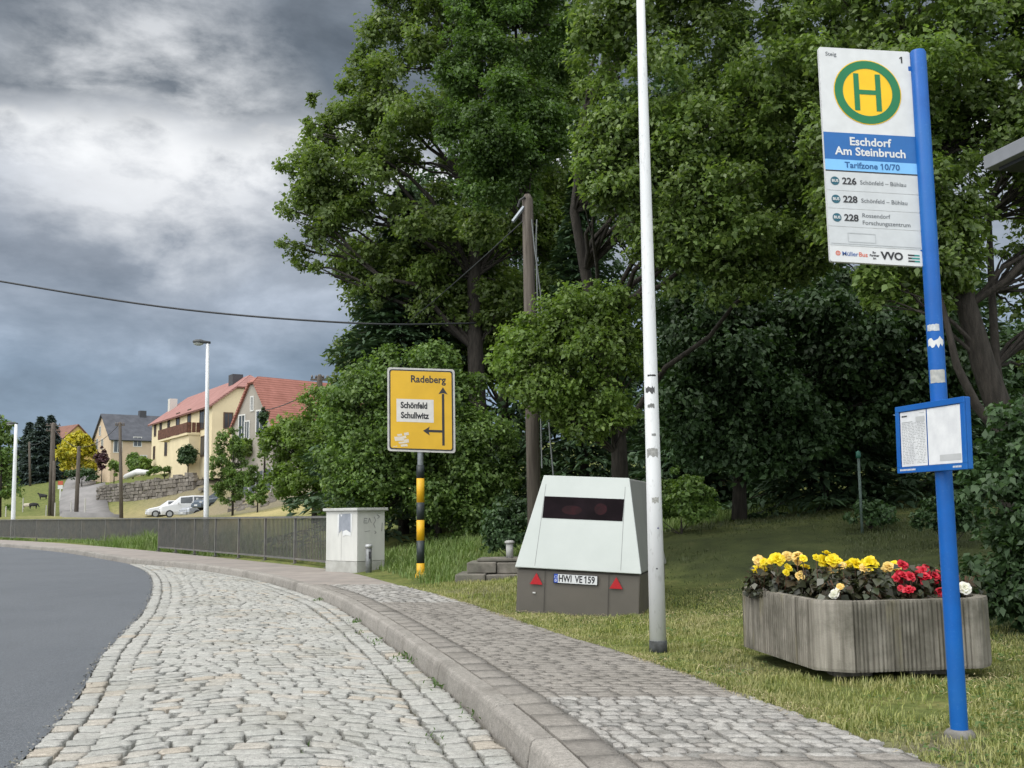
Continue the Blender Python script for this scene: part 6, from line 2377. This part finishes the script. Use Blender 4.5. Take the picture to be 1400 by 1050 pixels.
def stone_wall(name, label, p, q, h0, h1, z0, z1, thick, seed):
    rg = random.Random(seed)
    d = (q - p)
    d.z = 0
    ln = d.length
    d.normalize()
    nrm = Vector((d.y, -d.x, 0))
    if nrm.y > 0:
        nrm = -nrm
    base = Vector((p.x, p.y, 0))
    t = thing(name, label, 'wall', (p.x, p.y, z0))
    mb = MB()
    s = 0.0
    rows = 9
    for r_ in range(rows):
        s = -rg.random() * 0.6
        while s < ln:
            wd = rg.uniform(0.22, 0.75)
            a, b_ = max(0, s) + 0.02, min(ln, s + wd) - 0.02
            if b_ - a > 0.1:
                fa = (a + b_) / 2 / ln
                zb = z0 + (z1 - z0) * fa
                hh = h0 + (h1 - h0) * fa
                za, zc = zb + hh * r_ / rows + 0.015, zb + hh * (r_ + 1) / rows - 0.015 + (rg.uniform(-0.25, 0.12) if r_ == rows - 1 else rg.uniform(-0.03, 0.02))
                o_ = rg.uniform(-0.05, 0.06)
                x0, x1 = d * a, d * b_
                f0 = nrm * (0.03 + o_)
                bk = -nrm * thick
                ring0 = [x0 + f0 + Vector((0, 0, za - z0)), x1 + f0 + Vector((0, 0, za - z0)), x1 + bk + Vector((0, 0, za - z0)), x0 + bk + Vector((0, 0, za - z0))]
                mb.hull(ring0, [v + Vector((rg.uniform(-.06, .06), rg.uniform(-.05, .05), zc - za + rg.uniform(-.03, .03))) for v in ring0])
            s += wd
    mb.build('masonry', islandmat('rubble_wall', [(0.13, 0.115, 0.10), (0.20, 0.18, 0.155), (0.26, 0.235, 0.205), (0.16, 0.145, 0.125)], 0.95, 0.4, 12, 0.03, dirt=(0.09, 0.085, 0.07), dirt_amt=0.4, dscale=0.5, fine=6), t, bevel=0.03, seg=1)
    return t


wa, wb_ = at(131, 693, 104), at(264, 692, 96)
stone_wall('stone_wall', 'brown rubble stone retaining wall above the parked cars', wa, wb_, 2.35, 3.4, wa.z - 0.4, wb_.z - 0.4, 0.5, 4)
wa, wb_ = at(34, 668, 185), at(72, 666, 178)
stone_wall('stone_wall', 'low dark wall under the blue spruces', wa, wb_, 1.6, 1.6, wa.z - 0.8, wb_.z - 0.8, 0.5, 5)
# rubble heap on the bank
rg = np.random.default_rng(9)
mb = MB()
c0 = on(330, 668, 80)
hp = []
for i in range(150):
    px = rg.uniform(262, 405)
    Y = rg.uniform(90, 98) if px < 312 else rg.uniform(72, 86)
    p = on(px, 690, Y)
    hp.append((p, rg.uniform(0.12, 0.42)))
for p, r in hp:
    vs = []
    for k in range(6):
        a = k * math.pi / 3 + rg.uniform(-0.3, 0.3)
        vs.append(p - c0 + Vector((math.cos(a) * r * rg.uniform(.7, 1.3), math.sin(a) * r * rg.uniform(.7, 1.3), -0.1)))
    tp = [v * 1.0 + Vector((rg.uniform(-.05, .05), rg.uniform(-.05, .05), r * rg.uniform(0.5, 1.0))) for v in vs]
    mb.hull(vs, tp)
o = mb.build('rubble', _M['rubble_wall'])
o.location = c0
tag(o, 'scattered broken stones on the bank below the grey house', None, None, 'stuff')
# white tarpaulin roll
a, b_ = at(172, 652, 107), at(205, 646, 104)
t = MB().tube([Vector((0, 0, 0)), (b_ - a) * 0.5 + Vector((0, 0, 0.25)), b_ - a], [0.28, 0.34, 0.2], 10).build('tarpaulin', flat('tarp_white', (0.62, 0.62, 0.60), 0.6), smooth=True)
t.location = a
tag(t, 'white rolled tarpaulin lying on top of the retaining wall', 'tarpaulin')


def panel_fence(label, pts_px, h, m_, pm, n):
    P = [on(*p) for p in pts_px]
    b = P[0]
    t = thing('garden_fence', label, 'fence', b)
    for i in range(n + 1):
        f = i / n
        p = P[0].lerp(P[1], f) - b
        MB().box(p + Vector((0, 0, h / 2 - 0.2)), (0.16, 0.16, h + 0.5)).build('post', pm, t)
        if i < n:
            q = P[0].lerp(P[1], (i + 1) / n) - b
            d = q - p
            MB().hull([p + Vector((0, 0, 0.1)), q + Vector((0, 0, 0.1)), q + Vector((0, 0.06, 0.1)), p + Vector((0, 0.06, 0.1))],
                      [p + Vector((0, 0, h)), q + Vector((0, 0, h)), q + Vector((0, 0.06, h)), p + Vector((0, 0.06, h))]).build('panel', m_, t)


panel_fence('bluish grey panel fence at the corner of the yellow farmhouse', ((263, 636, 90), (288, 634, 86)), 1.7, mat('fence_blue', (0.16, 0.19, 0.21), (0.12, 0.145, 0.16), 0.7, 2), flat('fence_post', (0.45, 0.46, 0.46), 0.6), 3)
panel_fence('dark slatted fence with white posts in front of the grey house', ((331, 625, 80), (372, 632, 75)), 1.6, mat('fence_dark', (0.075, 0.09, 0.10), (0.05, 0.06, 0.07), 0.7, 2), flat('fence_post', (0.45, 0.46, 0.46), 0.6), 4)


# --- garden trees and shrubs
def small_tree(name, label, cat, px, py, Y, poly, n, ls, lm, seed, nb=26, rpx=7, tr=0.07, group=None):
    rg_ = np.random.default_rng(seed)
    bl_s = poly_blobs(poly, Y, nb, rpx, rg_, 0.8)
    b = on(px, py, Y)
    top = min(p[1] for p in poly)
    zt_ = at(px, top + 6, Y)
    return crown_tree(name, label, cat, b, bl_s, n, ls, lm, [b, Vector((b.x, Y, (b.z + zt_.z) / 2)), zt_], tr, seed, group, limbs=nb // 2, twigs=1, spread=0.35)


def oval(cx, cy, rx, ry, n=10):
    return [(cx + rx * math.cos(2 * math.pi * k / n), cy + ry * math.sin(2 * math.pi * k / n)) for k in range(n)]


small_tree('golden_tree', 'bright yellow leaved tree in front of the orange yellow house', 'tree', 108, 655, 150, [(84, 645), (80, 620), (92, 598), (107, 586), (122, 598), (133, 615), (132, 640), (120, 650)], 7000, 0.42, L_YELLOW, 201, 40, 8, 0.15)
small_tree('garden_tree', 'broadleaf tree at the left edge beside the lamp post', 'tree', -2, 700, 90, [(-60, 700), (-60, 560), (-10, 560), (10, 568), (18, 600), (20, 650), (18, 690), (0, 704)], 13000, 0.30, L_BUSH, 202, 60, 12, 0.2)
for i, (px, Y, hh, rr, lab) in enumerate([(52, 165, 10.4, 4.6, 'big blue green spruce left of the tall grey pole'), (37, 168, 9.6, 3.8, 'blue green spruce at the left of the spruce pair'), (66, 170, 10.6, 4.2, 'blue green spruce right behind the tall grey pole')]):
    spruce(lab, on(px, 665, Y), hh, rr, L_BLUE, 210 + i, 'spruces on the hill', 0.02, 0.5, droop=0.3, nsize=0.75)
small_tree('purple_shrub', 'dark purple leaved shrub at the corner of the slate roofed house', 'shrub', 139, 650, 138, oval(139, 627, 7, 17), 1600, 0.30, L_PURPLE, 203, 14, 5)
small_tree('garden_shrub', 'dark green round shrub before the slate roofed house, left one', 'shrub', 182, 645, 118, oval(183, 632, 11, 14), 2600, 0.28, L_BUSH, 204, 20, 6)
small_tree('garden_shrub', 'lighter green round shrub next to the yellow farmhouse corner', 'shrub', 197, 648, 112, oval(197, 637, 11, 12), 2600, 0.26, L_LIGHT, 205, 20, 6)
small_tree('garden_shrub', 'yellow green clipped shrub beside the purple one', 'shrub', 156, 652, 130, oval(156, 641, 6, 12), 1300, 0.26, L_LIGHT, 206, 12, 5)
small_tree('garden_hedge', 'dark low hedge under the yellow tree', 'hedge', 112, 655, 146, [(90, 656), (92, 644), (112, 640), (132, 645), (134, 656)], 2400, 0.3, L_DARK, 207, 24, 5)
small_tree('garden_shrub', 'low green planting along the top of the retaining wall', 'shrub', 225, 645, 103, [(200, 650), (205, 640), (235, 638), (262, 634), (264, 644), (220, 650)], 2600, 0.22, L_BUSH, 208, 26, 5)
small_tree('garden_shrub', 'dark bushy shrub by the farmhouse wall right of the balcony', 'shrub', 257, 640, 97.0, [(244, 632), (248, 608), (258, 602), (267, 612), (266, 634)], 3000, 0.22, L_DARK, 209, 20, 6)
small_tree('garden_hedge', 'round green hedge bush beneath the grey gable', 'hedge', 330, 625, 82, oval(330, 612, 17, 13), 3000, 0.24, L_LIGHT, 220, 24, 7)
small_tree('columnar_cypress', 'narrow dark cypress standing against the red roof of the grey house', 'tree', 362, 620, 76, [(356, 620), (356, 575), (361, 549), (367, 575), (367, 620)], 2600, 0.22, L_DARK, 221, 24, 5, 0.08)
small_tree('young_tree', 'wispy young tree on the bank just right of the lamp by the parked cars', 'tree', 318, 700, 66, [(296, 600), (299, 575), (306, 590), (313, 574), (322, 592), (330, 582), (336, 610), (340, 650), (330, 690), (305, 690), (290, 665), (286, 630)], 15000, 0.12, L_BUSH, 222, 120, 5, 0.06)
small_tree('young_tree', 'thin dark sapling on the bank right of the wispy young tree', 'tree', 352, 696, 64, [(338, 690), (336, 650), (346, 628), (356, 650), (366, 670), (362, 690)], 5000, 0.12, L_BUSH, 223, 50, 5, 0.04)
small_tree('bank_shrub', 'weeds and shrub in the gap between the two railings', 'shrub', 204, 740, 47, [(178, 742), (182, 722), (196, 716), (212, 710), (222, 722), (222, 744)], 3200, 0.15, L_LIGHT, 224, 26, 7, 0.03)
# trees closing the skyline on the hill
for i, (px, Y, poly, n, lab) in enumerate([(30, 260, [(-20, 655), (-20, 625), (8, 610), (30, 620), (34, 655)], 2200, 'distant broadleaf tree at the hilltop on the far left'),
                                          (82, 230, [(70, 655), (72, 628), (84, 616), (92, 632), (92, 655)], 1500, 'distant tree between the spruces and the orange yellow house')]):
    small_tree('hill_tree', lab, 'tree', px, 660, Y, poly, n, 0.6, L_BUSH, 230 + i, 22, 9, 0.2)

# marker posts on the meadow
for i, (px, y0, y1, Y, lab) in enumerate([(82, 684, 662, 108, 'red and white banded marker post beside the lane')]):
    b = on(px, y0, Y)
    t = thing('marker_post', lab, 'post', b)
    MB().box((0, 0, 0.4), (0.12, 0.12, 1.2)).build('post', flat('marker_white', (0.6, 0.6, 0.58), 0.6), t)
    for k in range(2):
        MB().box((0, -0.03, 1.2 + k * 0.42), (0.5, 0.06, 0.38)).build('band', flat('marker_red', (0.45, 0.09, 0.05), 0.5) if k == 1 else _M['marker_white'], t)
proto = None
for px, Y, lab in ((8, 88, 'thin pale fence post left of the lamp post on the meadow'), (31, 105, 'thin pale fence post on the meadow behind the sheep'), (63, 92, 'thin pale fence post on the meadow beside the dark lamb'),
                   (75, 88, 'thin pale fence post right of the tall grey pole'), (97, 87, 'thin pale post at the left edge of the lane'), (116, 82, 'short dark post in the middle of the lane mouth')):
    b = on(px, 700, Y)
    if proto is None:
        proto = thing('fence_post', lab, 'post', b, group='posts on the meadow')
        MB().tube([(0, 0, -0.2), (0, 0, 1.25)], 0.05, 6).build('stake', flat('stake', (0.45, 0.44, 0.40), 0.8), proto)
    else:
        c_ = copy_tree(proto)
        c_.location = b
        c_['label'] = lab


# --- sheep
def sheep(label, p, face, m_, hm, head_down):
    t = thing('sheep', label, 'sheep', p, rz=face, group='sheep grazing on the meadow')
    t.scale = (0.66, 0.66, 0.72)
    bm = bmesh.new()
    sk = bm.verts.layers.skin.verify()
    vs = {}

    def V(nm, co, r, par=None):
        v = bm.verts.new(co)
        v[sk].radius = (r, r * 1.05)
        vs[nm] = v
        if par:
            bm.edges.new((vs[par], v))
        return v
    V('pelvis', (0.42, 0, 0.62), 0.23)
    V('belly', (0.0, 0, 0.60), 0.27, 'pelvis')
    V('chest', (-0.40, 0, 0.62), 0.23, 'belly')
    V('neck', (-0.58, 0, 0.62 if head_down else 0.80), 0.12, 'chest')
    V('poll', (-0.72, 0, 0.40 if head_down else 0.98), 0.085, 'neck')
    V('muzzle', (-0.84, 0, 0.20 if head_down else 0.90), 0.05, 'poll')
    V('rump', (0.58, 0, 0.60), 0.16, 'pelvis')
    V('tail', (0.66, 0, 0.42), 0.045, 'rump')
    for sy in (-1, 1):
        V('hip%d' % sy, (0.46, sy * 0.14, 0.42), 0.10, 'pelvis')
        V('hock%d' % sy, (0.52, sy * 0.15, 0.22), 0.045, 'hip%d' % sy)
        V('hoof%d' % sy, (0.47, sy * 0.15, 0.0), 0.035, 'hock%d' % sy)
        V('sho%d' % sy, (-0.36, sy * 0.14, 0.40), 0.09, 'chest')
        V('knee%d' % sy, (-0.36, sy * 0.14, 0.20), 0.042, 'sho%d' % sy)
        V('foot%d' % sy, (-0.37, sy * 0.14, 0.0), 0.034, 'knee%d' % sy)
        V('ear%d' % sy, (-0.70, sy * 0.13, 0.42 if head_down else 1.0), 0.025, 'poll')
    vs['pelvis'][sk].use_root = True
    me = bpy.data.meshes.new('body')
    bm.to_mesh(me)
    bm.free()
    o = link('body', me, t, m_)
    o.modifiers.new('skin', 'SKIN')
    sb = o.modifiers.new('sub', 'SUBSURF')
    sb.levels = sb.render_levels = 1
    return t


FLEECE = mat('fleece', (0.55, 0.50, 0.40), (0.42, 0.38, 0.30), 0.95, 6, 5, 0.5, 30)
DFLEECE = mat('dark_fleece', (0.03, 0.03, 0.032), (0.02, 0.02, 0.02), 0.95, 6, 5)
sheep('cream coloured sheep grazing with its head down', on(37.5, 694, 106), R(195), FLEECE, None, True)
sheep('black sheep grazing close behind the cream one', on(46, 694, 105), R(185), DFLEECE, None, True)
sheep('black sheep standing with raised head beside the pale fence post', on(58, 690, 112), R(10), DFLEECE, None, False)


# --- parked cars
TYRE = flat('tyre', (0.02, 0.02, 0.02), 0.85)
RIM = flat('rim', (0.40, 0.41, 0.42), 0.35, metal=0.6)
CARGLASS = mat('car_glass', (0.045, 0.055, 0.062), (0.03, 0.036, 0.04), 0.1, 2, spec=0.6)


def car(name, label, p, yaw, L, hh, st, paint, bump_m, wheels, cat='car'):
    """st: stations (x, half width, belt z, roof half width, roof z), nose first"""
    t = thing(name, label, cat, p, rz=yaw, group='cars parked below the bank')
    mb = MB()
    n = 8
    for x, wd, zb, wr, zr in st:
        ring = [(x, -wd * 0.94, 0.22), (x, -wd, 0.5), (x, -wd * 0.98, zb), (x, -wr, zr), (x, wr, zr), (x, wd * 0.98, zb), (x, wd, 0.5), (x, wd * 0.94, 0.22)]
        mb.v += ring
    for i in range(len(st) - 1):
        for k in range(n):
            a, b_ = i * n + k, i * n + (k + 1) % n
            mb.f.append((a, b_, b_ + n, a + n))
    mb.f += [tuple(reversed(range(n))), tuple(range((len(st) - 1) * n, len(st) * n))]
    mb.build('body', paint, t, bevel=0.05, seg=2)
    # glass: side windows, windscreen, rear window
    cab = [s for s in st if s[4] - s[2] > 0.25]
    for sy in (-1, 1):
        ids = [i for i, s in enumerate(st) if s in cab]
        for i in ids[:-1]:
            a, b_ = st[i], st[i + 1]
            def sp(s, f):
                return Vector((s[0], sy * (s[1] * 0.98 * (1 - f) + s[3] * f + 0.012), s[2] * (1 - f) + s[4] * f))
            q0, q1 = a[0] + 0.05, b_[0] - 0.05
            def lerp(xx, f):
                k = (xx - a[0]) / (b_[0] - a[0])
                return sp(a, f).lerp(sp(b_, f), k)
            vs = [lerp(q0, 0.10), lerp(q1, 0.10), lerp(q1, 0.86), lerp(q0, 0.86)]
            MB().add(vs, [(0, 1, 2, 3)]).build('side_window', CARGLASS, t)
    i0 = st.index(cab[0])
    i1 = st.index(cab[-1])
    for a, b_, sx, nm in ((st[i0 - 1], st[i0], -1, 'windscreen'), (st[i1 + 1], st[i1], 1, 'rear_window')):
        lo, hi = 0.06, 0.92
        A = [Vector((a[0], y * (a[3] - 0.03), a[4])) for y in (-1, 1)]
        B = [Vector((b_[0], y * (b_[3] - 0.02), b_[4])) for y in (-1, 1)]
        vs = [A[0].lerp(B[0], lo), A[1].lerp(B[1], lo), A[1].lerp(B[1], hi), A[0].lerp(B[0], hi)]
        nn = (vs[1] - vs[0]).cross(vs[3] - vs[0]).normalized()
        if nn.z < 0:
            nn = -nn
        MB().add([v + nn * 0.012 for v in vs], [(0, 1, 2, 3)]).build(nm, CARGLASS, t)
    # bumpers, lights, wheels, mirrors, plate
    x0, x1 = st[0][0], st[-1][0]
    for x, sx in ((x0, -1), (x1, 1)):
        MB().box((x - sx * 0.06, 0, 0.40), (0.22, st[1][1] * 1.82, 0.26)).build('bumper', bump_m, t, bevel=0.04)
        for sy in (-1, 1):
            MB().box((x - sx * 0.10, sy * st[1][1] * 0.70, 0.64), (0.20, 0.30, 0.14)).build('headlight' if sx < 0 else 'tail_light', flat('lamp_clear', (0.5, 0.52, 0.54), 0.15) if sx < 0 else flat('lamp_red', (0.35, 0.02, 0.02), 0.2), t, bevel=0.02)
    for xw in wheels:
        for sy in (-1, 1):
            wd = st[2][1]
            tw = MB().tube([(xw, sy * (wd - 0.18), 0.31), (xw, sy * (wd + 0.012), 0.31)], 0.315, 20).build('wheel', TYRE, t)
            MB().tube([(xw, sy * (wd - 0.02), 0.31), (xw, sy * (wd + 0.022), 0.31)], 0.20, 14).build('rim', RIM, tw)
    for sy in (-1, 1):
        MB().box((cab[0][0] - 0.12, sy * (st[2][1] + 0.09), cab[0][2] + 0.10), (0.12, 0.16, 0.13)).build('mirror', paint, t, bevel=0.03)
    MB().box((x0 - 0.045, 0, 0.42), (0.02, 0.5, 0.11)).build('number_plate', WHITE, t)
    return t


P_WHITE = mat('paint_white', (0.62, 0.63, 0.64), (0.58, 0.59, 0.60), 0.25, 1, 3, spec=0.6)
P_SILVER = mat('paint_silver', (0.46, 0.48, 0.51), (0.42, 0.44, 0.47), 0.3, 1, 3, metal=0.35, spec=0.6)
P_BLUE = mat('paint_slate', (0.12, 0.15, 0.19), (0.10, 0.125, 0.16), 0.28, 1, 3, metal=0.3, spec=0.6)
DK = flat('bumper_dark', (0.035, 0.037, 0.04), 0.6)
HATCH = [(0.0, 0.70, 0.62, 0.62, 0.64), (0.25, 0.84, 0.76, 0.74, 0.78), (1.05, 0.87, 0.90, 0.74, 0.95), (1.75, 0.87, 0.93, 0.60, 1.44), (2.7, 0.87, 0.94, 0.60, 1.47), (3.45, 0.86, 0.95, 0.57, 1.38), (3.85, 0.82, 0.92, 0.66, 0.98), (3.98, 0.76, 0.80, 0.64, 0.82)]
VAN = [(0.0, 0.74, 0.72, 0.66, 0.76), (0.25, 0.88, 0.92, 0.76, 0.96), (0.95, 0.90, 1.06, 0.76, 1.12), (1.65, 0.90, 1.10, 0.68, 1.72), (2.7, 0.90, 1.10, 0.70, 1.82), (4.05, 0.89, 1.10, 0.68, 1.78), (4.30, 0.86, 1.06, 0.70, 1.12), (4.38, 0.82, 0.8, 0.70, 0.84)]
EST = [(0.0, 0.72, 0.66, 0.64, 0.68), (0.25, 0.87, 0.80, 0.76, 0.82), (1.2, 0.89, 0.94, 0.76, 0.98), (1.95, 0.89, 0.97, 0.62, 1.46), (3.0, 0.89, 0.98, 0.63, 1.50), (4.05, 0.88, 0.98, 0.60, 1.44), (4.42, 0.84, 0.95, 0.68, 1.0), (4.52, 0.80, 0.8, 0.66, 0.82)]
for nm, px, Y, st, L, pm, bm_, wh, yw, lab in (('hatchback_car', 199, 91.5, HATCH, 3.98, P_WHITE, P_WHITE, (0.78, 3.2), 20, 'white hatchback parked leftmost of the row'),
                                              ('parked_van', 217, 88.6, VAN, 4.38, P_WHITE, DK, (0.85, 3.55), 18, 'tall white van car with a dark bumper second from left in the row'),
                                              ('estate_car', 249, 85.6, EST, 4.52, P_SILVER, P_SILVER, (0.9, 3.6), 38, 'silver estate car in front of the white van'),
                                              ('estate_car', 268, 82.6, EST, 4.52, P_BLUE, P_BLUE, (0.9, 3.6), 44, 'dark blue grey car at the right end of the row beside the lamp')):
    p = on(px, 706, Y)
    mid = p + Vector((math.cos(R(yw)) * L / 2, math.sin(R(yw)) * L / 2, 0))
    p.z = H(mid.x, mid.y) + 0.0
    car(nm, lab, p, R(yw), L, 0, st, pm, bm_, wh)


# ------------------------------------------------------------------ weeds, straw and mosses as ground cover
def ground_leaves(name, label, n, y0, y1, o0, o1, size, lm, seed, thr, flat_=0.9, aspect=0.7, lift=0.02):
    rg_ = np.random.default_rng(seed)
    P = reg_edge(y0, y1, o0, o1)(rg_, n)
    nz = value_noise(P, 1.9, 40 + seed) * 0.6 + value_noise(P, 6.0, 41 + seed) * 0.4
    P = P[nz > thr]
    k = len(P)
    z = Hn(P) + (value_noise(P, 1.1, 3) - 0.5) * 0.05 + rg_.uniform(0.0, lift, k)
    N = unit(np.column_stack([rg_.normal(size=(k, 2)) * (1 - flat_) * 2, np.ones(k)]))
    V, Q = leaf_arrays(np.column_stack([P, z]), N, size, rg_, aspect)
    tag(np_mesh(name, V, Q, lm), label, None, None, 'stuff')


L_CLOVER = leafmat('clover', [(0.06, 0.12, 0.03), (0.085, 0.15, 0.04), (0.11, 0.17, 0.05)], 0.3, 0.6, 0.2)
L_STRAW = leafmat('straw', [(0.40, 0.34, 0.19), (0.50, 0.43, 0.25), (0.30, 0.22, 0.13)], 0.1, 0.8, 0.2)
ground_leaves('lawn_weeds', 'low clover and broad weeds in the lawn', 26000, 3.0, 13.0, 0.0, 4.0, 0.028, L_CLOVER, 1, 0.52)
ground_leaves('straw_litter', 'dry straw and bits lying in the lawn', 14000, 3.0, 13.0, -0.03, 3.5, 0.07, L_STRAW, 2, 0.50, 0.93, 0.07, 0.035)
ground_leaves('straw_litter', 'dry straw and bits along the pavement edge', 5000, 3.0, 17.0, -0.10, 0.15, 0.05, L_STRAW, 3, 0.40, 0.95, 0.08, 0.015)


def kerb_weeds():
    rg_ = np.random.default_rng(77)
    Vs, Qs, n0 = [], [], 0
    for y, o_, k, h in ((9.9, -0.02, 34, 0.06), (9.6, 0.0, 24, 0.05), (8.3, -0.03, 30, 0.05), (13.2, -0.02, 30, 0.05), (7.1, -0.03, 24, 0.04), (12.0, -0.18, 22, 0.03), (11.2, -0.10, 30, 0.04), (6.4, -0.36, 18, 0.03), (6.2, -1.1, 16, 0.03), (5.9, -0.9, 16, 0.025), (16.5, -0.04, 30, 0.05)):
        c = kerb_off(np.array(y), o_)
        P = np.column_stack([c[0] + rg_.normal(0, 0.05, k), c[1] + rg_.normal(0, 0.14, k), np.full(k, Z_ROAD + h * 0.4)])
        N = unit(rg_.normal(size=(k, 3)) + np.array([0, 0, 0.4]))
        T = np.column_stack([rg_.normal(size=(k, 2)) * 0.6, np.ones(k)])
        V, Q = leaf_arrays(P, N, h, rg_, 0.3, T=T)
        Vs.append(V)
        Qs.append(Q + n0)
        n0 += len(V)
    tag(np_mesh('kerb_weeds', np.concatenate(Vs), np.concatenate(Qs), L_CLOVER), 'weeds and mosses sprouting in the joints along the kerb', None, None, 'stuff')


kerb_weeds()


def road_grit():
    rg_ = np.random.default_rng(91)
    n = 1500
    y = 2.5 + 26 * rg_.random(n) ** 1.3
    o_ = rg_.normal(0.0, 0.025, n) - 0.01
    l = CA.l_of_y(y)
    t_ = CA.tan(l)
    P = CA.at(l) + np.stack([t_[:, 1], -t_[:, 0]], 1) * o_[:, None]
    N = unit(np.column_stack([rg_.normal(size=(n, 2)) * 0.4, np.ones(n)]))
    V, Q = leaf_arrays(np.column_stack([P, np.full(n, Z_ROAD + 0.002) + rg_.random(n) * 0.006]), N, 0.015, rg_, 0.9, 0.3)
    tag(np_mesh('road_grit', V, Q, leafmat('grit', [(0.24, 0.23, 0.205), (0.16, 0.155, 0.14), (0.30, 0.28, 0.24), (0.10, 0.105, 0.07)], 0.0, 0.95, 0.2)), 'loose grit where the asphalt meets the setts', None, None, 'stuff')


road_grit()
